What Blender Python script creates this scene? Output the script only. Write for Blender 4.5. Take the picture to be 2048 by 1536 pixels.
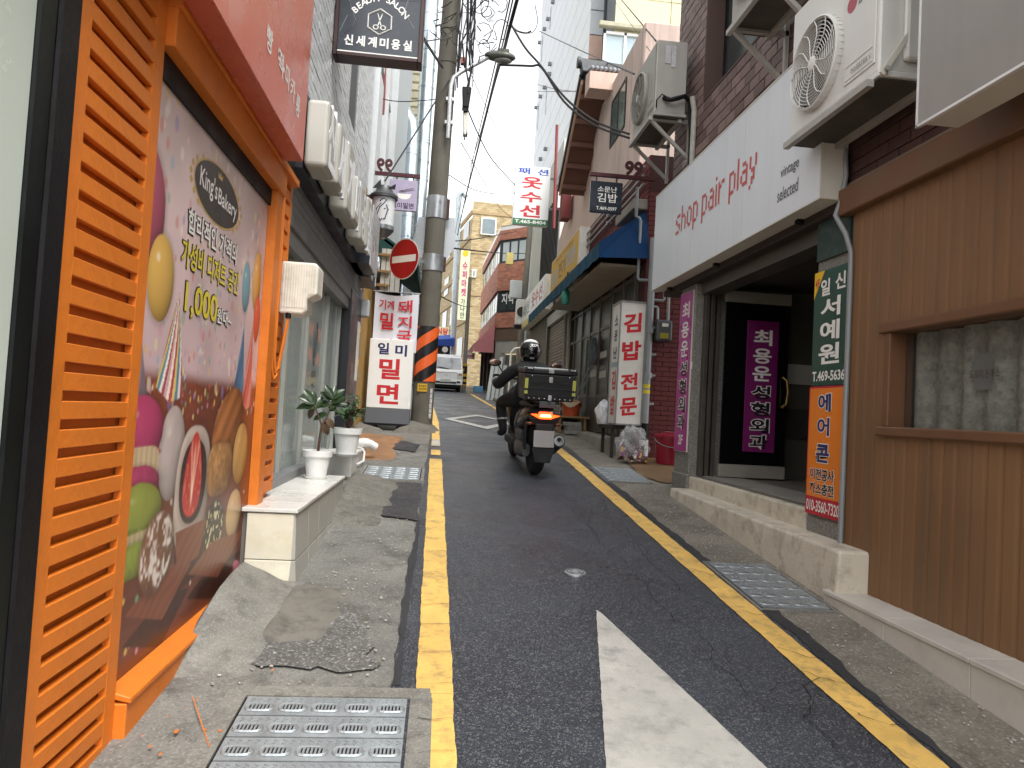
import bpy, bmesh, math, random
import numpy as np
from mathutils import Vector, Matrix
random.seed(7); RNG = np.random.default_rng(7)
SC = bpy.context.scene
COL = SC.collection
for o in list(bpy.data.objects): bpy.data.objects.remove(o)

# ------------------------------------------------------------------ camera
F_PX, CX, CY, EYE = 1420.0, 1024.0, 768.0, 1.42      # photo is 2048 x 1536
def cam_axes(vp=(880., 815.), roll=.06):
    y = np.array([(vp[0]-CX)/F_PX, (vp[1]-CY)/F_PX, 1.]); y /= np.linalg.norm(y)
    up = np.array([math.sin(roll), -math.cos(roll), 0.]); up = up-y*up.dot(y); up /= np.linalg.norm(up)
    return np.array([np.cross(y, up), y, up])         # rows: world X, Y, Z seen from the camera (right, down, ahead)
CM = cam_axes()
cam = bpy.data.cameras.new('camera'); camo = bpy.data.objects.new('camera', cam); COL.objects.link(camo)
cam.sensor_width = 36.0; cam.lens = 36.0*F_PX/2048.0; cam.clip_start = .05; cam.clip_end = 600
R3 = Matrix(((CM[0][0], -CM[0][1], -CM[0][2]), (CM[1][0], -CM[1][1], -CM[1][2]), (CM[2][0], -CM[2][1], -CM[2][2])))
camo.matrix_world = Matrix.Translation((0, 0, EYE)) @ R3.to_4x4()
SC.camera = camo

# ------------------------------------------------------------------ light: white overcast sky, faint soft sun
SUN_EL, SUN_AZ = math.radians(58), math.radians(150)
world = bpy.data.worlds.new('World'); SC.world = world; world.use_nodes = True
nt = world.node_tree; bg = nt.nodes['Background']
sky = nt.nodes.new('ShaderNodeTexSky'); sky.sky_type = 'NISHITA'; sky.sun_disc = False
sky.sun_elevation = SUN_EL; sky.sun_rotation = SUN_AZ; sky.dust_density = 2.0; sky.air_density = 1.0; sky.ozone_density = 1.0
hs = nt.nodes.new('ShaderNodeHueSaturation'); hs.inputs['Saturation'].default_value = .08; hs.inputs['Value'].default_value = 1.0
nt.links.new(sky.outputs[0], hs.inputs['Color']); nt.links.new(hs.outputs[0], bg.inputs[0]); bg.inputs[1].default_value = .15
sun = bpy.data.lights.new('sun', 'SUN'); sun.energy = 1.0; sun.angle = math.radians(25); sun.color = (1, .97, .92)
suno = bpy.data.objects.new('sun', sun); COL.objects.link(suno)
suno.rotation_euler = (math.radians(90)-SUN_EL, 0, math.radians(180)-SUN_AZ)
vs = SC.view_settings; vs.view_transform = 'Standard'; vs.look = 'None'; vs.exposure = 1.6; vs.gamma = 1
SC.cycles.max_bounces = 7; SC.cycles.diffuse_bounces = 4; SC.cycles.glossy_bounces = 3; SC.cycles.transmission_bounces = 5

# ------------------------------------------------------------------ pixel <-> place
def gz(y):
    if y < 9: return .088*y
    return .088*9+.049*(y-9)+.039*3*(1-math.exp(-(y-9)/3))
def ray(px, py): return CM @ np.array([(px-CX)/F_PX, (py-CY)/F_PX, 1.])
def atX(px, py, X): r = ray(px, py)*(X/ray(px, py)[0]); return Vector((X, r[1], r[2]+EYE))
def atY(px, py, Y): r = ray(px, py)*(Y/ray(px, py)[1]); return Vector((r[0], Y, r[2]+EYE))

# ------------------------------------------------------------------ materials
MATS = {}
def hexc(h): 
    h = h.lstrip('#'); c = [int(h[i:i+2], 16)/255 for i in (0, 2, 4)]
    return tuple(x/12.92 if x < .04045 else ((x+.055)/1.055)**2.4 for x in c)
def mat(name, col, rough=.6, metal=0., var=.12, vs=2.5, bump=0., bs=60., streak=0., speck=0., sps=120., spec=.5, emit=None, es=0., coat=0., spcol=None, dirt=None, dirtamt=.5, rvar=.12, orand=0.):
    if name in MATS: return MATS[name]
    if isinstance(col, str): col = hexc(col)
    m = bpy.data.materials.new(name); m.use_nodes = True; MATS[name] = m
    t = m.node_tree; N = t.nodes; L = t.links; p = N['Principled BSDF']
    p.inputs['Metallic'].default_value = metal; p.inputs['Specular IOR Level'].default_value = spec
    if coat: p.inputs['Coat Weight'].default_value = coat; p.inputs['Coat Roughness'].default_value = .08
    tc = N.new('ShaderNodeTexCoord'); co = tc.outputs['Object']
    nz = N.new('ShaderNodeTexNoise'); nz.inputs['Scale'].default_value = vs; nz.inputs['Detail'].default_value = 7; nz.inputs['Roughness'].default_value = .62
    L.new(co, nz.inputs['Vector'])
    def ramp(src, a, b, lo, hi):
        r = N.new('ShaderNodeMapRange'); r.inputs[1].default_value = a; r.inputs[2].default_value = b; r.inputs[3].default_value = lo; r.inputs[4].default_value = hi
        L.new(src, r.inputs[0]); return r.outputs[0]
    def mixc(fac, A, B, mode='MIX'):
        x = N.new('ShaderNodeMix'); x.data_type = 'RGBA'; x.blend_type = mode
        if isinstance(fac, (int, float)): x.inputs[0].default_value = fac
        else: L.new(fac, x.inputs[0])
        for i, c in ((6, A), (7, B)):
            if isinstance(c, tuple): x.inputs[i].default_value = (*c, 1)
            else: L.new(c, x.inputs[i])
        return x.outputs[2]
    f = ramp(nz.outputs[0], .3, .7, 0, 1)
    base = mixc(f, tuple(c*(1-var) for c in col), tuple(min(1, c*(1+var)) for c in col))
    if streak:
        mp = N.new('ShaderNodeMapping'); mp.inputs['Scale'].default_value = (7, 7, .35); L.new(co, mp.inputs[0])
        n2 = N.new('ShaderNodeTexNoise'); n2.inputs['Scale'].default_value = 1.6; n2.inputs['Detail'].default_value = 6; L.new(mp.outputs[0], n2.inputs['Vector'])
        d = dirt or tuple(c*.35 for c in col)
        base = mixc(ramp(n2.outputs[0], .48, .75, 0, streak), base, d)
    elif dirt:
        n2 = N.new('ShaderNodeTexNoise'); n2.inputs['Scale'].default_value = vs*1.9; n2.inputs['Detail'].default_value = 8; n2.inputs['Roughness'].default_value = .7; L.new(co, n2.inputs['Vector'])
        base = mixc(ramp(n2.outputs[0], .5, .68, 0, dirtamt), base, dirt)
    if speck:
        v = N.new('ShaderNodeTexVoronoi'); v.inputs['Scale'].default_value = sps; L.new(co, v.inputs['Vector'])
        sx = N.new('ShaderNodeSeparateColor'); L.new(v.outputs['Color'], sx.inputs[0])
        base = mixc(ramp(sx.outputs[0], .0, .35, speck, 0), base, tuple(c*.3 for c in col))
        base = mixc(ramp(sx.outputs[1], .72, 1., 0, speck), base, spcol or tuple(min(.8, c*2.6) for c in col))
    if orand:
        oi = N.new('ShaderNodeObjectInfo'); cmb = N.new('ShaderNodeCombineColor'); g = ramp(oi.outputs['Random'], 0, 1, 1-orand, 1+orand*.6)
        for i in range(3): L.new(g, cmb.inputs[i])
        base = mixc(1., base, cmb.outputs[0], 'MULTIPLY')
    L.new(base, p.inputs['Base Color'])
    L.new(ramp(nz.outputs[0], .3, .7, max(.03, rough-rvar), min(1, rough+rvar)), p.inputs['Roughness'])
    if bump:
        n3 = N.new('ShaderNodeTexNoise'); n3.inputs['Scale'].default_value = bs; n3.inputs['Detail'].default_value = 4; L.new(co, n3.inputs['Vector'])
        b = N.new('ShaderNodeBump'); b.inputs['Strength'].default_value = bump; b.inputs['Distance'].default_value = .01
        L.new(n3.outputs[0], b.inputs['Height']); L.new(b.outputs[0], p.inputs['Normal'])
    if emit: p.inputs['Emission Color'].default_value = (*emit, 1); p.inputs['Emission Strength'].default_value = es
    return m
def glass_mat(name, col=(.6, .68, .65), rough=.05, alpha=.35, spec=.6):
    if name in MATS: return MATS[name]
    m = bpy.data.materials.new(name); m.use_nodes = True; MATS[name] = m
    t = m.node_tree; N = t.nodes; p = N['Principled BSDF']
    p.inputs['Base Color'].default_value = (*col, 1); p.inputs['Roughness'].default_value = rough; p.inputs['Alpha'].default_value = alpha
    p.inputs['Specular IOR Level'].default_value = spec
    tc = N.new('ShaderNodeTexCoord'); n = N.new('ShaderNodeTexNoise'); n.inputs['Scale'].default_value = 1.3; t.links.new(tc.outputs['Object'], n.inputs['Vector'])
    b = N.new('ShaderNodeBump'); b.inputs['Strength'].default_value = .03; b.inputs['Distance'].default_value = .05
    t.links.new(n.outputs[0], b.inputs['Height']); t.links.new(b.outputs[0], p.inputs['Normal'])
    return m

# ------------------------------------------------------------------ mesh builder
class MB:
    def __init__(s): s.v = []; s.f = []
    def add(s, vs, fs):
        n = len(s.v); s.v += [tuple(v) for v in vs]; s.f += [tuple(i+n for i in f) for f in fs]; return s
    def box(s, x0, x1, y0, y1, z0, z1):
        return s.add([(x0,y0,z0),(x1,y0,z0),(x1,y1,z0),(x0,y1,z0),(x0,y0,z1),(x1,y0,z1),(x1,y1,z1),(x0,y1,z1)],
                     [(0,3,2,1),(4,5,6,7),(0,1,5,4),(1,2,6,5),(2,3,7,6),(3,0,4,7)])
    def hexa(s, b, t): return s.add(list(b)+list(t), [(0,3,2,1),(4,5,6,7),(0,1,5,4),(1,2,6,5),(2,3,7,6),(3,0,4,7)])
    def beam(s, p, q, w, h=None, up=(0,0,1)):
        p, q = Vector(p), Vector(q); d = (q-p).normalized(); h = h or w
        a = d.cross(Vector(up))
        if a.length < 1e-4: a = d.cross(Vector((1,0,0)))
        a.normalize(); b = a.cross(d); a *= w/2; b *= h/2
        return s.hexa([p-a-b, p+a-b, p+a+b, p-a+b], [q-a-b, q+a-b, q+a+b, q-a+b])
    def tube(s, pts, r, seg=8, caps=True):
        pts = [Vector(p) for p in pts]; n = len(pts); rs = r if isinstance(r, (list, tuple)) else [r]*n
        prev = None; base = len(s.v)
        for i, p in enumerate(pts):
            d = (pts[min(i+1, n-1)]-pts[max(i-1, 0)])
            d = d.normalized() if d.length > 1e-9 else Vector((0,0,1))
            if prev is None:
                a = d.cross(Vector((0,0,1)))
                if a.length < .05: a = d.cross(Vector((1,0,0)))
            else: a = prev-d*prev.dot(d)
            a.normalize(); prev = a; b = d.cross(a)
            for k in range(seg):
                th = 2*math.pi*k/seg; s.v.append(tuple(p+(a*math.cos(th)+b*math.sin(th))*rs[i]))
        for i in range(n-1):
            for k in range(seg):
                k2 = (k+1) % seg; o = base+i*seg
                s.f.append((o+k, o+seg+k, o+seg+k2, o+k2))
        if caps:
            s.f.append(tuple(base+k for k in range(seg))); s.f.append(tuple(base+(n-1)*seg+k for k in reversed(range(seg))))
        return s
    def cyl(s, p, q, r, r2=None, seg=16): return s.tube([p, q], [r, r if r2 is None else r2], seg)
    def lathe(s, prof, c=(0,0,0), ax=(0,0,1), seg=20):
        c = Vector(c); ax = Vector(ax).normalized(); a = ax.cross(Vector((0,1,0)))
        if a.length < .05: a = ax.cross(Vector((1,0,0)))
        a.normalize(); b = ax.cross(a); base = len(s.v); n = len(prof)
        for r, z in prof:
            for k in range(seg):
                th = 2*math.pi*k/seg; s.v.append(tuple(c+ax*z+(a*math.cos(th)+b*math.sin(th))*r))
        for i in range(n-1):
            for k in range(seg):
                k2 = (k+1) % seg; o = base+i*seg; s.f.append((o+k, o+k2, o+seg+k2, o+seg+k))
        s.f.append(tuple(base+k for k in reversed(range(seg)))); s.f.append(tuple(base+(n-1)*seg+k for k in range(seg)))
        return s
    def prism(s, poly, O, U, V, d):            # polygon in (u,v), pushed out along U x V by d
        O, U, V = Vector(O), Vector(U), Vector(V); N = U.cross(V)*d; n = len(poly)
        a = [O+U*u+V*v for u, v in poly]; b = [p+N for p in a]
        return s.add(a+b, [tuple(reversed(range(n))), tuple(range(n, 2*n))]+[(i, (i+1) % n, n+(i+1) % n, n+i) for i in range(n)])
    def sheet(s, poly): return s.add(poly, [tuple(range(len(poly)))])
    def grid(s, fn, nu, nv, closeu=False):
        base = len(s.v)
        for j in range(nv+1):
            for i in range(nu+(0 if closeu else 1)): s.v.append(tuple(fn(i/nu, j/nv)))
        w = nu if closeu else nu+1
        for j in range(nv):
            for i in range(nu):
                i2 = (i+1) % w; s.f.append((base+j*w+i, base+j*w+i2, base+(j+1)*w+i2, base+(j+1)*w+i))
        return s
    def ell(s, c, r, seg=14, rings=9, rot=None):
        c = Vector(c)
        def fn(u, v):
            th = 2*math.pi*u; ph = math.pi*(v*.998+.001); p = Vector((r[0]*math.sin(ph)*math.cos(th), r[1]*math.sin(ph)*math.sin(th), -r[2]*math.cos(ph)))
            return c+(rot @ p if rot else p)
        return s.grid(fn, seg, rings, True)
    def xf(s, M4, start=0):
        for i in range(start, len(s.v)): s.v[i] = tuple(M4 @ Vector(s.v[i]))
        return s
    def build(s, name, m, parent=None, smooth=False, bev=0., seg=1):
        me = bpy.data.meshes.new(name); me.from_pydata(s.v, [], s.f); me.update()
        bm = bmesh.new(); bm.from_mesh(me); bmesh.ops.recalc_face_normals(bm, faces=bm.faces); bm.to_mesh(me); bm.free()
        for x in (m if isinstance(m, (list, tuple)) else [m]): me.materials.append(x)
        if smooth: me.shade_smooth(); me.set_sharp_from_angle(angle=math.radians(40))
        o = bpy.data.objects.new(name, me); COL.objects.link(o)
        if parent is not None: o.parent = parent; o.location = -wloc(parent)
        if bev:
            b = o.modifiers.new('bevel', 'BEVEL'); b.width = bev; b.segments = seg; b.limit_method = 'ANGLE'; b.angle_limit = math.radians(40)
            b.harden_normals = False
        return o
def wloc(o):
    v = Vector(o.location)
    if o.parent: v += wloc(o.parent)
    return v
def thing(name, label, cat, loc=(0,0,0), group=None):
    o = bpy.data.objects.new(name, None); COL.objects.link(o); o.location = loc; o.empty_display_size = .1
    o['label'] = label; o['category'] = cat
    if group: o['group'] = group
    return o
def tag(o, label=None, cat=None, group=None, kind=None):
    if label: o['label'] = label
    if cat: o['category'] = cat
    if group: o['group'] = group
    if kind: o['kind'] = kind
    return o
def inst(name, src, parent, loc, rot=None):        # a piece sharing mesh data, at a world place
    o = bpy.data.objects.new(name, src.data if hasattr(src, 'data') else src); COL.objects.link(o)
    o.location = Vector(loc)-(wloc(parent) if parent else Vector())
    if parent: o.parent = parent
    if rot: o.rotation_euler = rot
    return o
def unit_mesh(name, mb, m):
    me = bpy.data.meshes.new(name); me.from_pydata(mb.v, [], mb.f); me.update(); me.materials.append(m)
    bm = bmesh.new(); bm.from_mesh(me); bmesh.ops.recalc_face_normals(bm, faces=bm.faces); bm.to_mesh(me); bm.free()
    return me
def cbox(hx, hy, hz, c=.0):                        # box round the origin with chamfered edges
    m = MB()
    if not c: return m.box(-hx, hx, -hy, hy, -hz, hz)
    bm = bmesh.new(); bmesh.ops.create_cube(bm, size=2)
    for v in bm.verts: v.co = Vector((v.co.x*hx, v.co.y*hy, v.co.z*hz))
    bmesh.ops.bevel(bm, geom=list(bm.edges), offset=c, segments=1, affect='EDGES')
    bm.verts.index_update(); m.v = [tuple(v.co) for v in bm.verts]; m.f = [tuple(v.index for v in f.verts) for f in bm.faces]; bm.free()
    return m

# ------------------------------------------------------------------ lettering (glyph outlines turned into thin print on a face)
TXT = {}
def text2d(s, bold=0., res=3):
    k = (s, bold, res)
    if k not in TXT:
        cu = bpy.data.curves.new('glyphs', 'FONT'); cu.body = s; cu.size = 1; cu.offset = bold; cu.resolution_u = res; cu.align_x = 'LEFT'; cu.space_line = 1.0
        ob = bpy.data.objects.new('glyphs', cu); me = ob.to_mesh()
        v = np.array([(x.co.x, x.co.y) for x in me.vertices]); f = [tuple(p.vertices) for p in me.polygons]
        ob.to_mesh_clear(); bpy.data.objects.remove(ob); bpy.data.curves.remove(cu); TXT[k] = (v, f)
    return TXT[k]
class Face:                                         # a flat sign face: origin top-left, U to the reader's right, D downward
    def __init__(s, O, U, V, w, h): s.O, s.U, s.V, s.w, s.h = Vector(O), Vector(U).normalized(), Vector(V).normalized(), w, h; s.N = s.U.cross(s.V)
    def pt(s, u, d, lift=.002): return s.O+s.U*(u*s.w)-s.V*(d*s.h)+s.N*lift
    def text(s, parent, body, rect, m, bold=.012, lift=.002, shear=0., mirror=False, name='lettering', res=3):
        v, f = text2d(body, bold, res); lo, hi = v.min(0), v.max(0); q = (v-lo)/(hi-lo)
        u0, d0, u1, d1 = rect; mb = MB()
        for a, b in q:
            if mirror: a = 1-a
            mb.v.append(tuple(s.pt(u0+(u1-u0)*a, d1+(d0-d1)*b+shear*(a-.5), lift)))
        mb.f = list(f); return mb.build(name, m, parent)
    def poly(s, parent, name, pts, m, lift=.0015): return MB().sheet([s.pt(u, d, lift) for u, d in pts]).build(name, m, parent)
    def rect(s, parent, name, r, m, lift=.0015): u0, d0, u1, d1 = r; return s.poly(parent, name, [(u0, d1), (u1, d1), (u1, d0), (u0, d0)], m, lift)
def faceR(X, yfar, ynear, z0, z1): return Face((X, yfar, z1), (0,-1,0), (0,0,1), yfar-ynear, z1-z0)
def faceL(X, ynear, yfar, z0, z1): return Face((X, ynear, z1), (0,1,0), (0,0,1), yfar-ynear, z1-z0)
def faceC(Y, x0, x1, z0, z1): return Face((x0, Y, z1), (1,0,0), (0,0,1), x1-x0, z1-z0)

# ------------------------------------------------------------------ brickwork laid piece by piece
def bricks(parent, fc, bw, bh, m, joint=.012, proud=.012, holes=(), limit=300, view=True, name='brick', course=True, cham=.0, jitter=.002, aspect=None):
    """lay pieces over the Face fc (metres), skip holes (u0,d0,u1,d1 in metres); largest-in-view ones become parts, the rest one part"""
    pcs = []; nr = int(fc.h/bh+.999)
    for r in range(nr):
        d = r*bh; hgt = min(bh, fc.h-d)-joint
        if hgt < .01: continue
        u = -(bw/2 if (course and r % 2) else 0)
        while u < fc.w:
            a, b = max(0, u), min(fc.w, u+bw); u += bw
            if b-a < joint*2.5: continue
            segs = [(a, b)]
            for (h0, e0, h1, e1) in holes:
                if e0 < d+hgt/2+.004 < e1:
                    ns = []
                    for (x, y) in segs:
                        if y <= h0 or x >= h1: ns.append((x, y))
                        else:
                            if x < h0: ns.append((x, h0))
                            if y > h1: ns.append((h1, y))
                    segs = ns
            for (x, y) in segs:
                if y-x > joint*2: pcs.append((x, d, y-x-joint, hgt))
    def area(p):
        c = fc.O+fc.U*(p[0]+p[2]/2)-fc.V*(p[1]+p[3]/2); q = CM.T @ np.array([c.x, c.y, c.z-EYE])
        if q[2] <= .1: return 0
        X, Y = q[0]/q[2]*F_PX+CX, q[1]/q[2]*F_PX+CY
        if not (-30 < X < 2078 and -30 < Y < 1566): return 0
        return p[2]*p[3]*abs(fc.N.dot(c-Vector((0,0,EYE))))/q[2]**3
    pcs = [(area(p), p) for p in pcs]; pcs.sort(key=lambda t: -t[0])
    cache = {}; rest = MB()
    B = Matrix((tuple(fc.U), tuple(fc.N), tuple(fc.V))).transposed()
    eul = B.to_euler()
    for i, (a, p) in enumerate(pcs):
        jit = random.uniform(-jitter, jitter); c = fc.O+fc.U*(p[0]+p[2]/2)-fc.V*(p[1]+p[3]/2)+fc.N*(jit)
        if i < limit and a > 0:
            k = (round(p[2], 3), round(p[3], 3), random.randrange(len(m)) if isinstance(m, list) else 0)
            if k not in cache: cache[k] = unit_mesh(name, cbox(p[2]/2, proud, p[3]/2, cham), m[k[2]] if isinstance(m, list) else m)
            inst(name, cache[k], parent, c, eul)
        else:
            n0 = len(rest.v); rest.box(-p[2]/2, p[2]/2, -proud, proud, -p[3]/2, p[3]/2)
            rest.xf(Matrix.Translation(c) @ B.to_4x4(), n0)
    if rest.v: tag(rest.build(name, m[0] if isinstance(m, list) else m, parent), kind='stuff')
def catenary(p, q, sag, n=14):
    p, q = Vector(p), Vector(q); return [p.lerp(q, i/n)-Vector((0, 0, sag*4*(i/n)*(1-i/n))) for i in range(n+1)]
# ================================================================== SETTING: ground, road, pavements
def lay(mb, h=0.):
    mb.v = [(x, y, z+gz(y)+h) for x, y, z in mb.v]; return mb
YS = [-8, -4, -2]+[i*.25 for i in range(0, 61)]+[15+i*.5 for i in range(1, 41)]+[36+i*2 for i in range(1, 17)]+[80, 110, 160, 240]
def wob(y, a, s=0.): return a*(math.sin(y*7.1+s)+.6*math.sin(y*17.3+2*s)+.5*math.sin(y*41+s*3)+.35*math.sin(y*83+s))
def strip(xl, xr, y0, y1, h, step=.05, nx=1):
    n = max(2, int((y1-y0)/step)); mb = MB()
    return lay(mb.grid(lambda u, v: (xl(y0+(y1-y0)*v)*(1-u)+xr(y0+(y1-y0)*v)*u, y0+(y1-y0)*v, 0), nx, n), h)
def ppoly(pts, h): return lay(MB().sheet([(x, y, 0) for x, y in pts]), h)
def rough_poly(pts, h, amp=.02, n=10):
    out = []
    for i, (a, b) in enumerate(pts):
        c, d = pts[(i+1) % len(pts)]
        for k in range(n):
            t = k/n; out.append((a+(c-a)*t+random.uniform(-amp, amp), b+(d-b)*t+random.uniform(-amp, amp)))
    return ppoly(out, h)

M_GROUND = mat('dirty_concrete_ground', '#6f6b62', .85, var=.25, vs=1.6, bump=.35, bs=90, dirt=(.06,.055,.05), dirtamt=.55)
mb = MB(); xs = [-160, -60, -20, -6, -2, 0, 2, 4, 8, 20, 60, 160]
for y in YS:
    for x in xs: mb.v.append((x, y, gz(y)-.03))
for j in range(len(YS)-1):
    for i in range(len(xs)-1): a = j*len(xs)+i; mb.f.append((a, a+1, a+len(xs)+1, a+len(xs)))
tag(mb.build('ground', M_GROUND), kind='structure')

def asphalt(name, col, speck=.55, rough=.42):
    m = mat(name, col, rough, var=.32, vs=1.3, bump=.8, bs=150, speck=speck, sps=150, spcol=(.24,.24,.24), spec=.45, rvar=.2, dirt=(.014,.014,.015), dirtamt=.22)
    return m
M_ASPH = asphalt('wet_asphalt', '#373c44', .6, .40); M_PATCH = asphalt('fresh_asphalt', '#292b2f', .6, .5)
M_CONC = mat('exposed_aggregate_concrete', '#76756f', .8, var=.28, vs=2.2, bump=.5, bs=120, speck=.42, sps=120, spcol=(.36,.35,.32), dirt=(.06,.056,.048), dirtamt=.8)
M_CONC_R = mat('stained_concrete', '#7d786d', .8, var=.3, vs=1.7, bump=.5, bs=110, speck=.35, sps=90, spcol=(.5,.48,.43), dirt=(.085,.07,.05), dirtamt=.8)
M_CEM = mat('trowelled_cement', '#7b7972', .75, var=.22, vs=5, bump=.6, bs=35, speck=.25, sps=160, dirt=(.10,.095,.085), dirtamt=.75)
M_YEL = mat('worn_yellow_paint', '#e2b964', .62, var=.16, vs=5, bump=.35, bs=140, dirt=(.22,.17,.09), dirtamt=.6)
M_WHITE = mat('worn_white_paint', '#b5b3ac', .6, var=.12, vs=4, bump=.4, bs=150, dirt=(.22,.215,.2), dirtamt=.6)
M_TAR = mat('tar_edge', '#303134', .7, var=.3, vs=6, bump=.6, bs=120)
M_CRACK = mat('crack_dark', '#1a1a1b', .95, var=.2)

def xl_road(y): return (-.125 if y < 13 else -.125-min(1.0, (y-13)*.06))+wob(y*.5, .008)
def xr_road(y): return 1.965+wob(y*.5, .009, 2) if y < 30 else 1.965+min(2.2, (y-30)*.16)
road = strip(xl_road, xr_road, -6, 75, .0, .06, 6).build('road', M_ASPH); tag(road, kind='structure')
tag(strip(lambda y: -1.6, lambda y: xl_road(y)+.002, -6, 70, -.008, .06).build('pavement_left', M_CONC), kind='structure')
tag(strip(lambda y: xr_road(y)-.002, lambda y: 4.2, -6, 75, -.008, .06).build('pavement_right', M_CONC_R), kind='structure')

# tar joints beside the lines
strip(lambda y: -.135+wob(y*.4, .008, 5), lambda y: -.10+wob(y*.4, .004), 3.0, 5.75, .0035, .03).build('tar_joint', M_TAR, road)
strip(lambda y: 1.93+wob(y, .01, 1), lambda y: 2.01+wob(y*.45, .013, 3)+.03*math.sin(y*1.7), 1., 4.05, .0035, .03).build('tar_joint', M_TAR, road)
strip(lambda y: 1.90+wob(y, .01, 1), lambda y: 1.97+wob(y*.45, .011, 4), 4.9, 7.8, .0035, .03).build('tar_joint', M_TAR, road)

# dark asphalt repair and broken concrete slabs on the left pavement
tag(rough_poly([(-.60, 5.95), (-.13, 5.75), (-.13, 7.28), (-.66, 7.28), (-.42, 6.75), (-.40, 6.35)], .006, .014).build('asphalt_repair', M_PATCH), kind='structure')
tag(rough_poly([(-.62, 9.6), (-.3, 9.35), (-.25, 10.1), (-.55, 10.5)], .006, .03).build('asphalt_repair', M_PATCH), kind='structure')
tag(rough_poly([(-.82, 3.15), (-.2, 3.12), (-.35, 3.75), (-.62, 4.0)], .004, .03).build('asphalt_repair', mat('thin_asphalt', '#63625e', .7, var=.25, vs=4, bump=.7, bs=130, speck=.7, sps=110, spcol=(.4,.4,.39))), kind='structure')
def mound(name, m, x0, x1, y0, y1, hts, nx=14, ny=16, seed=1):
    rnd = random.Random(seed); ph = [rnd.uniform(0, 6) for _ in range(4)]
    def fn(u, v):
        x = x0+(x1-x0)*u; y = y0+(y1-y0)*v
        e = min(1, min(u, 1-u)*7+.0, min(v, 1-v)*7); e = max(0, e)
        ww = .04*math.sin(9*v+ph[0])+.03*math.sin(21*v+ph[1])
        x += (x1-x0)*ww*u
        h = hts(u, v)*e**.6-.012*(1-e)+.006*math.sin(13*u+ph[2])*math.sin(11*v+ph[3])
        return (x, y, h)
    return tag(lay(MB().grid(fn, nx, ny), .0).build(name, m, smooth=True), kind='structure')
mound('cement_ramp', M_CEM, -1.08, -.70, 3.05, 4.26, lambda u, v: .17*(1-u)**1.3*min(1, v*2)+.018, seed=3)
mound('cement_ramp', mat('wet_cement', '#6f6c64', .6, var=.25, vs=4, bump=.3, bs=60, dirt=(.05,.048,.044), dirtamt=.7), -.80, -.42, 3.35, 4.2, lambda u, v: .035*(1-u), seed=5)
mound('cement_ramp', mat('rough_cement', '#6a675f', .8, var=.3, vs=7, bump=.8, bs=40, speck=.3, sps=140, dirt=(.075,.07,.062), dirtamt=.75), -.86, -.36, 6.15, 7.35, lambda u, v: .12*(1-u)**.7+.01, seed=8)
mound('cement_ramp', mat('rough_cement', '#8e8a80'), -.86, -.40, 5.55, 6.25, lambda u, v: .07*(1-u)+.012, seed=11)
mound('clay_tile_apron', mat('orange_clay', '#8f6a49', .8, var=.3, vs=4, bump=.5, bs=60, dirt=(.2,.13,.08), dirtamt=.5), -1.25, -.52, 8.6, 11.1, lambda u, v: .05*(1-u)+.012, seed=14)
mound('cement_footing', mat('rough_cement', '#8e8a80'), -.75, .0, 11.55, 12.75, lambda u, v: .16*math.sin(math.pi*u)*math.sin(math.pi*v)+.02, seed=17)
mound('cement_footing', mat('rough_cement', '#8e8a80'), -1.45, -.9, 11.2, 12.2, lambda u, v: .12*(1-u)+.02, seed=19)
tag(rough_poly([(2.42, 8.35), (2.62, 9.95), (3.4, 9.95), (3.4, 8.1), (2.62, 7.95)], .006, .02).build('clay_tile_apron', mat('orange_clay_wet', '#7c6244', .6, var=.3, vs=3, bump=.4, bs=60, dirt=(.12,.09,.06), dirtamt=.6)), kind='structure')

# painted lines
def jl(y, s): return wob(y, .0022, s)
def cl(y): return .078-.0105*y if y < 14 else -.07-(y-14)*.03
def yline(nm, c, w, y0, y1, ends=True, m=M_YEL): return strip(lambda y: c(y)-w/2+jl(y, 1), lambda y: c(y)+w/2+jl(y, 4), y0, y1, .006, .02).build(nm, m, road)
yline('yellow_line', cl, .15, -4, 2.93); yline('yellow_line', cl, .15, 2.932, 8.85)
yline('yellow_line', cl, .12, 9.15, 9.62); yline('yellow_line', cl, .12, 10.0, 36)
yline('faded_white_dash', lambda y: cl(y)+.004, .10, 10.01, 10.75, m=M_WHITE).location.z += .004
def cr(y): return 1.835-.0095*(y-2.4) if y < 12 else 1.744-.02*(y-12) if y < 19 else 1.6
yline('yellow_line', cr, .155, -4, 12.5); yline('yellow_line', lambda y: 1.62, .13, 16.5, 21.5); yline('yellow_line', lambda y: 1.6+.0*(y-22)-.012*(y-22), .13, 21.9, 34)
for p in ([(.93, 3.91), (.955, 3.82), (1.215, 2.46), (1.34, 1.75), (1.02, 1.75), (1.02, -2), (.84, -2), (.84, 1.75), (.52, 1.75), (.645, 2.46), (.905, 3.80)],):
    pts = []
    for i, (a, b) in enumerate(p):
        c, d = p[(i+1) % len(p)]; n = max(1, int(math.hypot(c-a, d-b)/.03))
        for k in range(n): t = k/n; pts.append((a+(c-a)*t+random.uniform(-.0015, .0015), b+(d-b)*t))
    ppoly(pts, .006).build('white_arrow', M_WHITE, road)
def dia(hw, hl, cx=.87, cy=14.9): return [(cx, cy-hl), (cx+hw, cy), (cx, cy+hl), (cx-hw, cy)]
o, i_ = dia(.77, 2.05), dia(.56, 1.45); mb = MB()
for k in range(4):
    k2 = (k+1) % 4; mb.sheet([(*o[k], 0), (*o[k2], 0), (*i_[k2], 0), (*i_[k], 0)])
lay(mb, .012).build('white_diamond', M_WHITE, road)
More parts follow.
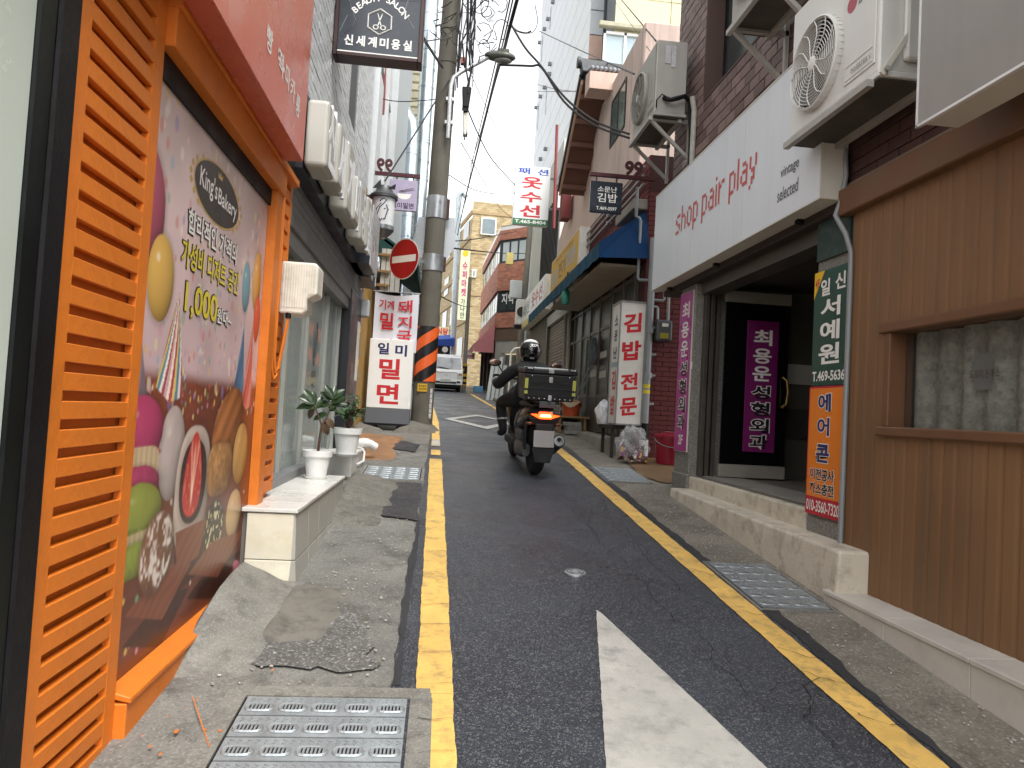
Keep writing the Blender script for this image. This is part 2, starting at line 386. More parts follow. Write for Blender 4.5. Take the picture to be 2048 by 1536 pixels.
for (a, b, w) in ((2.1, 31.5, .5), (2.7, 33, .6)): ppoly([(a, b), (a+w, b), (a+w+.1, b+1.2), (a+.1, b+1.2)], .006).build('white_dash', M_WHITE, road)
# cracks: thin dark splits wandering through the asphalt
def crack(pts, w=.006, seed=0, h=.0095):
    rnd = random.Random(seed); P = []
    for (a, b), (c, d) in zip(pts, pts[1:]):
        n = max(2, int(math.hypot(c-a, d-b)/.05))
        for k in range(n): t = k/n; P.append((a+(c-a)*t+rnd.uniform(-.016, .016), b+(d-b)*t+rnd.uniform(-.012, .012)))
    P.append(pts[-1]); mb = MB()
    for k in range(len(P)-1):
        ww = w*(.35+rnd.random()); p, q = P[k], P[k+1]; dx, dy = q[0]-p[0], q[1]-p[1]; l = math.hypot(dx, dy)+1e-6; nx, ny = -dy/l*ww/2, dx/l*ww/2
        mb.sheet([(p[0]-nx, p[1]-ny, 0), (q[0]-nx, q[1]-ny, 0), (q[0]+nx, q[1]+ny, 0), (p[0]+nx, p[1]+ny, 0)])
    lay(mb, h).build('crack', M_CRACK, road)
def gp(px, py):
    r = ray(px, py); t = .5
    while t < 60 and r[2]*t+EYE > gz(r[1]*t): t += .01
    return (r[0]*t, r[1]*t)
CR = [[(1172,1045),(1200,1090),(1245,1120),(1290,1175),(1310,1205),(1345,1240),(1395,1270),(1420,1300),(1425,1325),(1480,1370)],
      [(1205,1000),(1230,1060),(1275,1090),(1300,1130),(1345,1165),(1365,1185),(1430,1215)], [(1185,1010),(1178,1050),(1195,1080)],
      [(1240,1040),(1262,1075),(1290,1100),(1302,1122)], [(1540,1385),(1560,1370),(1600,1370),(1625,1400),(1610,1440),(1650,1480),(1680,1500)],
      [(1610,1375),(1640,1360)], [(1625,1400),(1625,1425),(1605,1440)], [(1690,1450),(1670,1490),(1700,1536)], [(1130,960),(1170,985),(1205,1000),(1215,1040)],
      [(1480,1370),(1505,1400),(1530,1430)], [(930,940),(985,955),(1010,950)], [(900,1010),(960,1030)], [(1155,940),(1180,965),(1225,975)]]
for i, c in enumerate(CR): crack([gp(*p) for p in c], .0036 if i in (0, 1, 4) else .0026, i)
for y in (1.9, 2.35, 2.75, 3.1, 3.35, 3.9, 4.6, 5.3):
    crack([(1.75, y+.1), (1.80, y+.04), (1.86, y-.02), (1.93, y-.03)], .004, int(y*10), .0135)
for y in (2.5, 2.72, 3.0, 3.3, 3.62, 3.9, 4.4, 4.9): crack([(cl(y)-.07, y), (cl(y)+.07, y+.015)], .003, int(y*31), .0135)
# small round survey plate
t = thing('survey_marker', 'small round silver metal plate set into the asphalt', 'marker', (.93, 4.55, gz(4.55)))
lay(MB().lathe([(.07, .0), (.07, .010), (.064, .013), (.0, .013)], (.93, 4.55, 0), seg=28), .0).build('plate', mat('worn_steel', '#b9bcbf', .35, .75, var=.2, vs=20, bump=.2, bs=200), t)
mb = MB()
for r in (.052, .03):
    mb.tube([(.93+r*math.cos(a*math.pi/12), 4.55+r*math.sin(a*math.pi/12), .0135) for a in range(25)], .0018, 4, False)
lay(mb).build('ring', mat('dark_steel', '#5b5e60', .5, .6), t)

# drain gratings
M_GALV = mat('galvanised_steel', '#a9b0b3', .42, .55, var=.22, vs=7, bump=.2, bs=130, dirt=(.16,.15,.14), dirtamt=.45)
M_DARK = mat('hole_shade', '#0b0b0b', .9)  # near-black colour that paints the shade inside openings
def grating(x0, x1, y0, y1, rows, cols, label, frame=.09, fr=True):
    t = thing('drain_grating', label, 'drain grating', ((x0+x1)/2, (y0+y1)/2, gz((y0+y1)/2)), 'drain gratings beside the road')
    b = MB()
    if fr:
        b.box(x0-frame, x1+frame, y0-frame, y0-.012, -.03, .007).box(x0-frame, x1+frame, y1+.012, y1+frame, -.03, .007)
        b.box(x0-frame, x0-.012, y0-.012, y1+.012, -.03, .007).box(x1+.012, x1+frame*1.1, y0-.012, y1+.012, -.03, .007)
        lay(b).build('cement_surround', M_CEM, t)
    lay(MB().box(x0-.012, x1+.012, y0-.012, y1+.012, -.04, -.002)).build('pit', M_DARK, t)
    rh = (y1-y0)/rows
    plate = unit_mesh('plate', MB().box(-(x1-x0)/2, (x1-x0)/2, -(rh/2-.004), rh/2-.004, -.008, .008), M_GALV)
    cw = (x1-x0)/cols; hl, hw = cw*.40, rh*.17
    rim = MB(); n = 20; ring = []
    for k in range(n+1):
        a = 2*math.pi*k/n; ring.append((math.copysign(abs(math.cos(a))**.6, math.cos(a))*hl, math.copysign(abs(math.sin(a))**.8, math.sin(a))*hw, .0))
    rim.tube(ring, .006, 5, False)
    for k in range(-3, 4): rim.box(k*hl*.27-.0035, k*hl*.27+.0035, -hw*.95, hw*.95, -.003, .004)
    rim = unit_mesh('louvre', rim, M_GALV)
    slot = unit_mesh('slot', MB().add([(p[0]*.98, p[1]*.98, 0) for p in ring[:-1]], [tuple(range(n))]), M_DARK)  # flat dark ovals on the solid plate stand for shaded openings
    tread = MB()
    for k in range(int((x1-x0)/.03)):
        x = -(x1-x0)/2+.02+k*.03
        tread.beam((x, -.012, 0), (x+.012, .0, 0), .006, .004).beam((x+.012, .0, 0), (x, .012, 0), .006, .004)
    tread = unit_mesh('tread', tread, M_GALV); rot = (math.atan(.088), 0, 0)
    for r in range(rows):
        yc = y0+rh*(r+.5); pl = inst('plate', plate, t, ((x0+x1)/2, yc, gz(yc)+.002), rot)
        for c in range(cols):
            x = x0+cw*(c+.5)+(-.02 if r % 2 else .02)*cw; yy = yc-rh*.12
            inst('slot', slot, t, (x, yy, gz(yy)+.0108), rot); inst('louvre', rim, t, (x, yy, gz(yy)+.0125), rot)
        tag(inst('tread', tread, t, ((x0+x1)/2, yc+rh*.3, gz(yc+rh*.3)+.011), rot), kind='stuff')
grating(-.67, -.06, 2.16, 2.88, 5, 5, 'galvanised drain grating in front of the orange shopfront, nearest of all')
grating(-.76, -.17, 7.42, 8.12, 6, 4, 'small pale drain grating beside the low tiled step with potted plants', .04)
grating(1.94, 2.36, 4.02, 4.88, 6, 4, 'galvanised drain grating between yellow line and the corner of the brown shop', .03)
grating(1.94, 2.43, 7.9, 8.82, 6, 4, 'drain grating by the plastic rubbish bag, behind the right yellow line', .03)
tag(lay(MB().box(-.04, .035, 2.0, 2.93, -.03, .0088)).build('cement_edging', M_CEM), kind='structure')
# loose grit on the pavements
mb = MB()
for k in range(420):
    if k % 2: x, y = random.uniform(-.85, -.16), random.uniform(2.95, 6.3)
    else: x, y = random.uniform(2.02, 2.42), random.uniform(1.6, 7.8)
    s = random.uniform(.002, .007); n0 = len(mb.v); s *= .7; mb.box(-s, s, -s*1.4, s*1.4, -.002, s*.7)
    mb.xf(Matrix.Translation((x, y, gz(y)+.002)) @ Matrix.Rotation(random.uniform(0, 6), 4, 'Z'), n0)
tag(mb.build('loose_grit', mat('pale_grit', '#b3afa5', .8, var=.4, vs=30), None), 'pale loose grit scattered over both pavements', 'grit', kind='stuff')
# ================================================================== LEFT SIDE, near: glass shopfront, orange bakery front
def atZ(px, py, z): r = ray(px, py); r = r*((z-EYE)/r[2]); return Vector((r[0], r[1], z))
M_BLK = mat('black_frame_paint', '#131215', .5, var=.2, vs=5, bump=.1, bs=80, spec=.25)
M_BLKG = mat('black_green_frame', '#0e1413', .4, var=.3, vs=6, spec=.3)
M_ORG = mat('orange_paint', '#d4741f', .5, var=.09, vs=3.5, bump=.3, bs=28, dirt=(.40,.12,.015), dirtamt=.3)
M_REDO = mat('red_orange_sign', '#c4604a', .3, var=.05, vs=2, spec=.6)
M_WHT = mat('white_print', '#e6e4df', .5, var=.04)
M_ALU = mat('aluminium_frame', '#8d8f8e', .4, .55, var=.15, vs=6, bump=.1, bs=70)
M_FROST = mat('frosted_glass', '#c3cdc3', .22, var=.08, vs=.8, spec=.6)
t = thing('glass_shopfront', 'pale frosted glass pane in a black frame at the left picture edge', 'shopfront', (-1.1, 1.2, gz(1.2)))
MB().box(-1.10, -1.058, -1.0, 1.848, .2, 3.4).build('pane', M_FROST, t)
MB().box(-1.14, -1.05, 1.85, 1.93, -.05, 3.6).build('post', M_BLKG, t, bev=.006)
MB().box(-1.14, -1.043, 1.932, 2.035, -.05, 3.6).build('post', M_BLK, t, bev=.008)
MB().box(-1.14, -1.05, -1.0, 1.848, -.1, .2).build('base', M_BLKG, t)
MB().box(-1.8, -1.2, -1.0, 2.0, -.05, 3.6).build('interior_wall', mat('pale_interior', '#b9b7ad', .8), t)

t = thing('bakery_shopfront', 'orange painted shopfront with slotted side panels and a big bakery poster', 'shopfront', (-1.1, 3.4, gz(3.4)))
XW = -1.05
# backing wall, stiles
MB().box(-1.40, -1.085, 2.05, 4.76, -.02, 3.25).build('wall', M_ORG, t)
def slat_panel(y0, y1, z0, z1, ss, se, first, pitch, slot, xf=XW, xb=-1.075):
    MB().box(xb, xf, y0, ss, z0, z1).build('stile', M_ORG, t); MB().box(xb, xf, se, y1, z0, z1).build('stile', M_ORG, t)
    zs = []; z = first
    while z < z1-pitch: zs.append(z); z += pitch
    us = unit_mesh('slat', cbox((xf-xb)/2-.0004, (se-ss)/2, (pitch-slot)/2, .002), M_ORG)
    for z in zs[:-1]: inst('slat', us, t, ((xf+xb)/2, (ss+se)/2, z+slot+(pitch-slot)/2))
    MB().box(xb, xf-.0004, ss, se, z0, zs[0]).build('panel_foot', M_ORG, t)
    MB().box(xb, xf-.0004, ss, se, zs[-1]+slot, z1).build('panel_head', M_ORG, t)
slat_panel(2.04, 2.60, -.02, 3.2, 2.10, 2.525, .155, .0816, .029)
slat_panel(4.44, 4.76, .83, 3.2, 4.475, 4.72, .90, .098, .028)
# window surround and poster
MB().box(-1.085, -1.03, 4.30, 4.44, .22, 3.2).build('window_frame', M_ORG, t, bev=.004)
MB().hexa([(-1.088, 2.603, .36), (-1.0, 2.603, .34), (-1.0, 4.30, .34), (-1.088, 4.30, .36)], [(-1.088, 2.603, .385), (-1.0, 2.603, .36), (-1.0, 4.30, .36), (-1.088, 4.30, .385)]).build('window_sill', M_ORG, t, bev=.003)
MB().box(-1.09, -1.012, 2.602, 4.44, .2, .339).build('base_rail', M_ORG, t, bev=.004)
MB().box(-1.09, -1.03, 2.602, 4.44, -.0, .199).build('base_board', M_ORG, t, bev=.004)
MB().box(-1.088, -1.068, 2.603, 4.30, 2.56, 2.655).build('gap_shade_strip', M_BLK, t)  # black strip paints the shade of the gap above the poster
MB().box(-1.086, -1.015, 2.602, 4.44, 2.655, 2.80).build('lintel', M_ORG, t, bev=.004)
MB().box(-1.086, -1.0, 2.602, 4.72, 2.80, 2.845).build('lintel_rail', M_ORG, t, bev=.004)
MB().box(-1.086, -1.04, 2.602, 4.72, 2.87, 3.2).build('gap_shade_board', M_BLK, t)  # black board paints the shade in the gap behind the sign box

# the poster print: painted as a colour map over a fine mesh
def make_poster():
    W, Hh = 250, 350; u, v = np.meshgrid(np.linspace(0, 1, W), np.linspace(0, 1, Hh)); A = 1.64/2.27   # metres ratio
    C = lambda h: np.array(hexc(h)); img = np.zeros((Hh, W, 3))
    def sm(a, b, x): t = np.clip((x-a)/(b-a+1e-9), 0, 1); return t*t*(3-2*t)
    def nz(n, seed):
        r = np.random.default_rng(seed); g = r.random((n+2, n+2)); yy, xx = v*n, u*n; y0, x0 = yy.astype(int), xx.astype(int); fy, fx = yy-y0, xx-x0
        fy, fx = fy*fy*(3-2*fy), fx*fx*(3-2*fx); return (g[y0, x0]*(1-fx)+g[y0, x0+1]*fx)*(1-fy)+(g[y0+1, x0]*(1-fx)+g[y0+1, x0+1]*fx)*fy
    N8, N30, N90 = nz(9, 1), nz(32, 2), nz(95, 3)
    top = C('#c9b3ae'); bot = C('#c3a3ad'); img[:] = top; img = img*(1-v[..., None])+bot*v[..., None]; img = img*(.8+.35*N8[..., None])
    def put(mask, col): nonlocal img; img = img*(1-mask[..., None])+col*mask[..., None]
    table = sm(.485, .52, v+.01*(N8-.5)); wood = (C('#8a4a35')*(.55+.5*N8[..., None]+.25*(np.sin(v*300+N8*12)[..., None]*.5+.5)*.4)); put(table, wood*(1.05-.45*v[..., None]))
    r = np.random.default_rng(5)
    pal = [C(h) for h in ('#e8dccb', '#d8b060', '#c26a5a', '#6d9c78', '#c98da0', '#e7c8b8', '#8d7fb0', '#e0d49a', '#7fa6b4')]
    for k in range(300):
        cx, cy = r.random(), r.random()*.56 if k < 210 else .44+r.random()*.14
        s = r.uniform(.004, .011) if k < 210 else r.uniform(.003, .006); c = pal[r.integers(len(pal))]
        a = 1-sm(.6, 1.1, np.sqrt(((u-cx)*A/s/1.0)**2+((v-cy)/s/1.5)**2)); put(a*(.55 if k < 210 else .8), c)
    for k in range(26):
        cx, cy = r.random(), .56+r.random()*.42; s = r.uniform(.004, .008); put((1-sm(.6, 1.1, np.sqrt(((u-cx)*A/s)**2+((v-cy)/s)**2)))*.8, pal[r.integers(len(pal))])
    def ell(cx, cy, rx, ry, rot=0., pw=2.):
        dx, dy = (u-cx)*A, v-cy; c, s = math.cos(rot), math.sin(rot); a, b = (dx*c+dy*s)/(rx*A), (-dx*s+dy*c)/ry
        return (np.abs(a)**pw+np.abs(b)**pw)**(1/pw), a, b
    def ball(cx, cy, rx, ry, col, rot=0., tex=None, hl=.5, pw=2., edge=.02, dark=.45):
        d, a, b = ell(cx, cy, rx, ry, rot, pw); m = 1-sm(1-edge, 1+edge, d)
        sh = np.clip(1-dark*(a*.6+b*.6)-.35*d**3, .2, 1.3)[..., None]; c = C(col)*sh
        if tex is not None: c = c*tex[..., None]
        put(1-sm(.0, 1.15, d)*0-sm(1., 1.25, d), img*.72); put(m, c)
        if hl: h, _, _ = ell(cx-rx*.3, cy-ry*.45, rx*.22, ry*.16, rot); put((1-sm(.2, 1., h))*hl, C('#fff6e8'))
    def polym(pts):
        m = np.ones_like(u)*9; n = len(pts); area = sum(pts[i][0]*pts[(i+1) % n][1]-pts[(i+1) % n][0]*pts[i][1] for i in range(n)); sg = 1 if area > 0 else -1
        for i in range(n):
            (a, b), (c, d) = pts[i], pts[(i+1) % n]; L = math.hypot((c-a)*A, d-b); m = np.minimum(m, sg*((c-a)*A*(v-b)-(d-b)*(u-a)*A)/L)
        return sm(-.001, .002, m)
    # balloons
    ball(-.03, .235, .11, .105, '#b0556a'); ball(.085, .338, .078, .075, '#d3a856'); ball(.915, .235, .052, .075, '#cf9a4a'); ball(.79, .265, .045, .062, '#4f8fa0'); ball(.95, .33, .04, .06, '#c8503c', hl=.2)
    put(((np.abs(u-.80) < .003) & (v > .327) & (v < .36))*.7, C('#555555'))
    # party hats
    def cone(apex, l, rr, cols, n):
        m = polym([apex, (rr[0], rr[1]), ((l[0]+rr[0])/2, max(l[1], rr[1])+.012), (l[0], l[1])])
        w = np.clip((u-(apex[0]+(l[0]-apex[0])*(v-apex[1])/(l[1]-apex[1]+1e-6)))/(np.abs((rr[0]-l[0])*(v-apex[1])/(l[1]-apex[1]))+1e-4), 0, 1)
        idx = ((w*n+(v-apex[1])*14) % len(cols)).astype(int); c = np.array([C(h) for h in cols])[idx]*(1.15-.6*np.abs(w-.4))[..., None]; put(m, c)
    cone((.205, .345), (.10, .525), (.285, .54), ['#e6d6c8', '#b04a52', '#dcc070', '#5f8fa0', '#e9dfd2', '#a0505c', '#c8a0a0'], 11)
    cone((.80, .355), (.73, .51), (.845, .52), ['#47718f', '#5586a3', '#3f6785'], 3); cone((.905, .34), (.825, .545), (.96, .555), ['#b9564f', '#c4655c', '#d98a80'], 4)
    cone((-.02, .40), (-.06, .53), (.055, .545), ['#8d7f86', '#7c6f78'], 2)
    # cakes
    N30t, gr = .75+.5*N30, .6+.8*N90
    ball(.70, .60, .165, .075, '#a8693a', -.5, .55+.9*(np.sin((u*A*.9+v)*95)*.5+.5)*.5+.2*N30, 0, dark=.5)
    ball(.86, .675, .085, .075, '#c79c5c', .1, .8+.35*(np.sin(u*70+v*40)*.5+.5)*.5, .15)
    ball(.235, .645, .088, .088, '#b9aaa4', 0, .85+.2*N30, .2)
    # macarons
    ball(.04, .598, .125, .058, '#b5446a', .0, .92+.12*N30, .25); put((1-sm(.9, 1.05, ell(.04, .638, .125, .013)[0])), C('#93304f')*gr[..., None])
    put(1-sm(.93, 1.03, ell(.04, .655, .115, .03, 0, 4)[0]), C('#c9b08c')*(.75+.4*(np.sin(u*220)*.5+.5)*.5)[..., None]*(1.1-1.2*np.abs(u-.06))[..., None]); ball(.045, .69, .12, .033, '#a83c62', 0, gr*.4+.6, 0)
    ball(.055, .737, .135, .05, '#8c9440', 0, .9+.15*N30, .15); put(1-sm(.9, 1.05, ell(.055, .772, .13, .012)[0]), C('#6f7a2c')*gr[..., None])
    put(1-sm(.93, 1.03, ell(.05, .79, .12, .022, 0, 4)[0]), C('#b7a67c')*(.75+.4*(np.sin(u*240)*.5+.5)*.5)[..., None]); ball(.05, .815, .13, .03, '#7f8a36', 0, gr*.4+.6, 0)
    # cut rice cake with strawberry
    ball(.41, .725, .135, .128, '#c6b5a8', .05, .9+.15*N30, 0, 2.6); ball(.41, .71, .105, .085, '#3b2023', .05, gr, 0, 2.3)
    d, a, b = ell(.405, .695, .082, .085, .05); d = np.sqrt((a*(1.22-.42*b))**2+b**2); put(1-sm(.96, 1.04, d), C('#b5302c')*(.85+.25*N30+.25*np.exp(-(a*2.2)**2))[..., None])
    st_ = np.exp(-(np.abs(np.abs(a)-.16-.28*np.clip(-b, -1, .6))/.07)**2)*sm(1., .55, np.abs(b))*.55+np.exp(-(a/.09)**2)*sm(.95, .3, np.abs(b))*.75; put(st_*(1-sm(.9, 1., d)), C('#f2cbb0')*np.ones_like(img))
    put((1-sm(.92, 1., d))*sm(.62, .8, N90)*.35, C('#e7a27e'))
    # nut cube, sesame ball, small bun, sugar bun
    ball(.645, .70, .12, .06, '#a87a4a', .0, .45+1.1*(N90*.6+N30*.4), .0, 3.2); ball(.83, .82, .085, .058, '#c2a070', .0, None, .2)
    ball(.625, .83, .095, .062, '#2f2a24', .2, .7+.3*N30, 0); put((1-sm(.8, 1, ell(.625, .83, .095, .062, .2)[0]))*sm(.58, .66, N90), C('#cfc39a'))
    # boards
    for pts, hh in (([(.30, .80), (.55, .80), (.50, .875), (.33, .88)], .04), ([(.42, .90), (.62, .86), (.97, .88), (.70, .955)], .05), ([(.02, .90), (.27, .855), (.44, .88), (.25, .955)], .05)):
        put(polym([(a, b+hh) for a, b in pts]), C('#3c1c14')*(.7+.5*N30[..., None])); put(polym(pts), C('#7c4630')*(.7+.45*(np.sin((u*A*.6+v)*210+N8*9)*.25+.6))[..., None])
    ball(.185, .82, .108, .072, '#7a5138', -.55, .7+.6*N30, 0); put((1-sm(.85, 1., ell(.185, .82, .108, .072, -.55)[0]))*sm(.42, .75, N90*.55+N30*.45)*.8, C('#e2d8cf'))
    ball(.92, .97, .06, .02, '#b06a78', .4, None, .0)
    img = np.clip(img*1.12, 0, 1)
    return u, v, img
pu, pv, pim = make_poster(); ph_, pw_ = pu.shape
PF = faceL(-1.083, 2.668, 4.30, .385, 2.60)
me = bpy.data.meshes.new('poster'); pts = [tuple(PF.pt(a, b, 0)) for a, b in zip(pu.ravel(), pv.ravel())]
idx = np.arange(ph_*pw_).reshape(ph_, pw_); fs = np.stack([idx[1:, :-1], idx[1:, 1:], idx[:-1, 1:], idx[:-1, :-1]], -1).reshape(-1, 4)
me.from_pydata(pts, [], [tuple(f) for f in fs.tolist()]); at = me.color_attributes.new('print', 'FLOAT_COLOR', 'POINT')
at.data.foreach_set('color', np.concatenate([pim.reshape(-1, 3), np.ones((ph_*pw_, 1))], 1).ravel().astype(np.float32))
m = bpy.data.materials.new('poster_print'); m.use_nodes = True; n_ = m.node_tree.nodes.new('ShaderNodeVertexColor'); n_.layer_name = 'print'
m.node_tree.links.new(n_.outputs[0], m.node_tree.nodes['Principled BSDF'].inputs['Base Color']); m.node_tree.nodes['Principled BSDF'].inputs['Roughness'].default_value = .32
me.materials.append(m); po = bpy.data.objects.new('poster', me); COL.objects.link(po); po.parent = t; po.location = -wloc(t)
tag(po, 'party poster with balloons, hats, macarons and rice cakes')
M_CHAR = mat('poster_charcoal', '#3f3a38', .4); M_GOLD = mat('poster_gold', '#c9a860', .4); M_PYEL = mat('poster_yellow', '#e2cf3c', .4); M_PSH = mat('poster_text_edge', '#2c2622', .45)
def oval(cx, cy, rx, ry, n=32, k=0.): return [(cx+rx*math.cos(2*math.pi*i/n), cy-ry*math.sin(2*math.pi*i/n)) for i in range(n)]
B = (.445, .116)
PF.poly(po, 'badge', oval(*B, .205, .062), M_GOLD, .001); PF.poly(po, 'badge', oval(*B, .197, .058), M_CHAR, .002)
mb = MB()
for s in (-1, 1):
    for k in range(7):
        a = math.radians(-50+k*16); cx, cy = B[0]+s*.225*math.cos(a), B[1]+.06*math.sin(a)
        mb.sheet([PF.pt(cx+x*.012, cy+y*.009, .0015) for x, y in ((-1, 0), (0, -.9), (1, 0), (0, .9))])
tag(mb.build('wreath', M_GOLD, po), kind='stuff')
PF.text(po, "King's", (.285, .088, .43, .140), M_WHT, .012, .003, shear=.0); PF.text(po, 'Bakery', (.44, .098, .62, .142), M_WHT, .012, .003)
mb = MB(); mb.sheet([PF.pt(u, d, .003) for u, d in ((.43, .08), (.465, .08), (.47, .068), (.455, .074), (.447, .064), (.44, .074), (.425, .068))]).build('crown_mark', M_GOLD, po)
for s, r, mm in (('합리적인 가격의', (.222, .186, .65, .232), M_WHT), ('가성비 디저트 공간', (.195, .247, .695, .298), M_PYEL), ('1,000', (.24, .322, .50, .388), M_PYEL), ('원대~', (.502, .345, .645, .378), M_WHT)):
    PF.text(po, s, (r[0]-.004, r[1]-.003, r[2]+.004, r[3]+.003), M_PSH, .04, .0012); PF.text(po, s, r, mm, .02, .0042)

# sign board over the bakery
t = thing('fascia_sign', 'red-orange box sign with small white lettering above the bakery poster', 'shop sign', (-.95, 3.4, 2.82))
MB().box(-1.0, -.89, .6, 4.25, 2.82, 3.9).build('sign_box', M_REDO, t, bev=.004)
fc = faceL(-.89, .6, 4.25, 2.82, 3.9)
for ch, px, py, hgt in (('빵', 539, 80, .12), ('·', 557, 105, .03), ('떡', 561, 125, .12), ('·', 567, 140, .03), ('마', 575, 155, .12), ('카', 585, 180, .12), ('롱', 595, 212, .12)):
    p = atX(px, py, -.89); hw = hgt/2*(.9 if ch != '·' else 1); u0 = (p.y-.6)/3.65; d0 = (3.9-p.z)/1.08
    fc.text(t, ch, (u0-hw/3.65, d0-hgt/2/1.08, u0+hw/3.65, d0+hgt/2/1.08), M_WHT, .02, .002)
for y in (3.55, 4.2, 2.4): MB().beam((-1.05, y, 2.86), (-.99, y, 2.86), .03).beam((-1.045, y, 2.86), (-1.045, y, 2.95), .025).build('bracket', M_REDO, t)
# flood light box and its orange cable
t = thing('flood_light', 'yellowed white ribbed flood light box fixed to the orange panel', 'flood light', (-.98, 4.62, 2.1))
M_PLW = mat('aged_white_plastic', '#ded9cc', .5, var=.1, vs=6, dirt=(.35,.3,.22), dirtamt=.35)
mb = MB(); mb.prism([(0, 0), (.26, 0), (.31, .03), (.31, .27), (.27, .30), (0, .30)], (-1.047, 4.50, 1.99), (1, 0, 0), (0, 0, 1), -.0)
mb = MB().prism([(0, 0), (.14, 0), (.17, .02), (.17, .10), (.23, .13), (.23, .31), (.21, .33), (0, .33)], (-1.047, 4.78, 1.96), (1, 0, 0), (0, 0, 1), .20)
mb.build('housing', M_PLW, t, bev=.012, seg=2)
mb = MB()
for k in range(13): mb.box(-1.03+k*.016, -1.024+k*.016, 4.573, 4.582, 2.0+(.09 if k > 9 else 0), 2.27)
tag(mb.build('rib', M_PLW, t), kind='stuff')
MB().tube([(-.99, 4.60, 1.97), (-.99, 4.60, 1.93)], .018, 8).build('cable_gland', M_BLK, t)
t = thing('cable', 'orange cable hanging in a loop below the white flood light', 'cable', (-1.04, 4.45, 1.6))
MB().tube([(-1.035, 4.46, 2.75), (-1.03, 4.47, 2.3), (-1.03, 4.47, 1.95), (-1.03, 4.48, 1.66), (-1.025, 4.51, 1.58), (-1.02, 4.55, 1.6), (-1.0, 4.58, 1.8), (-.99, 4.60, 1.93)], .011, 6).build('cord', M_ORG, t, True)
MB().tube([(-1.035, 4.435, 3.1), (-1.035, 4.435, 2.0), (-1.035, 4.45, 1.62), (-1.03, 4.49, 1.54), (-1.02, 4.53, 1.57)], .009, 6).build('cord', M_ORG, t, True)

# ================================================================== LEFT SIDE: hair salon building
t = thing('salon_building', 'white tiled building with grey frosted glass front beside the orange bakery', 'building', (-1.2, 7, gz(7)))
M_TILE = mat('white_wall_tile', '#c2c5c6', .4, var=.1, vs=3, orand=.1, dirt=(.25,.25,.25), dirtamt=.3); M_GROUT = mat('dark_grout', '#55575a', .85)
M_GTILE = mat('grey_wall_tile', '#8a8b8c', .55, var=.12, vs=3, orand=.08, dirt=(.16,.16,.16), dirtamt=.4)
MB().box(-5, -1.13, 4.77, 9.3, 2.95, 9.5).build('wall', M_GROUT, t)
bricks(t, faceL(-1.125, 4.78, 9.3, 3.55, 7.6), .20, .067, M_TILE, .008, .008, limit=300, name='tile', holes=((2.55, .3, 3.2, 3.2),))
bricks(t, faceL(-1.125, 4.78, 9.3, 2.75, 3.54), .20, .067, M_GTILE, .006, .007, limit=150, name='tile')
[MB().box(-1.16, -1.125, y, y+.07, 4.4, 7.4).build('window_frame', M_ALU, t) for y in (7.35, 7.9)]
MB().box(-1.18, -1.15, 7.42, 7.9, 4.4, 7.4).build('window_pane', mat('dark_glass', '#39413f', .12, var=.15, spec=.7), t)
MB().box(-1.32, -1.10, 4.77, 9.28, 2.62, 2.745).build('shutter_box', mat('grey_steel', '#7b7c7c', .45, .4, var=.15, vs=4, streak=.3), t, bev=.006)
MB().box(-1.26, -1.12, 4.77, 9.2, 2.50, 2.62).build('door_head', M_ALU, t)
for y in (4.80, 5.55, 6.35, 7.35, 8.2): MB().box(-1.25, -1.185, y, y+.06, .80, 2.5).build('mullion', mat('pale_frame', '#a7a9a2', .4, .2, var=.1), t, bev=.004)
M_GLS = glass_mat('shop_glass', (.50, .56, .53), .06, .55)
for a, b in ((4.86, 5.55), (5.61, 6.35), (6.41, 7.35), (7.41, 8.2)): MB().box(-1.222, -1.214, a, b, .86, 2.5).build('pane', M_GLS, t)
MB().grid(lambda u, v: (-1.36+.022*math.sin(u*2*math.pi*34)+.01*math.sin(u*50), 4.9+3.4*u, .8+1.1*v), 272, 1).build('curtain', mat('grey_curtain', '#8d9597', .9, var=.1), t, True)
MB().box(-2.6, -2.5, 4.8, 9.2, .5, 2.7).build('room_wall', mat('salon_wall', '#a9aca6', .9), t)
MB().box(-2.6, -1.25, 4.8, 9.2, 2.6, 2.74).build('room_ceiling', mat('salon_wall', '#a9aca6'), t)
MB().box(-1.30, -1.12, 4.77, 8.3, .3, .86).build('plinth', mat('grey_granite', '#77797a', .45, var=.15, speck=.4, sps=150), t, bev=.005)
MB().box(-1.30, -1.09, 8.32, 9.3, .4, 2.74).build('pillar', mat('black_granite', '#202226', .35, var=.2, speck=.5, sps=160), t, bev=.006)
fc = faceL(-1.213, 6.41, 7.35, .86, 2.5); M_STK = mat('grey_sticker', '#5a5f5e', .5)
mb = MB(); mb.tube([fc.pt(.5+.10*math.cos(a*math.pi/12), .33+.12*math.sin(a*math.pi/12), .002) for a in range(25)], .006, 4, False).build('sticker_ring', M_STK, t)
mb = MB(); mb.tube([fc.pt(.5+.04*math.cos(a*math.pi/12), .33+.075*math.sin(a*math.pi/12), .002) for a in range(25)], .008, 4, False).build('sticker_ring', M_STK, t)
fc.text(t, '신세계', (.38, .48, .62, .53), M_STK, .02); fc.text(t, '미용실', (.42, .56, .58, .585), M_STK, .02)
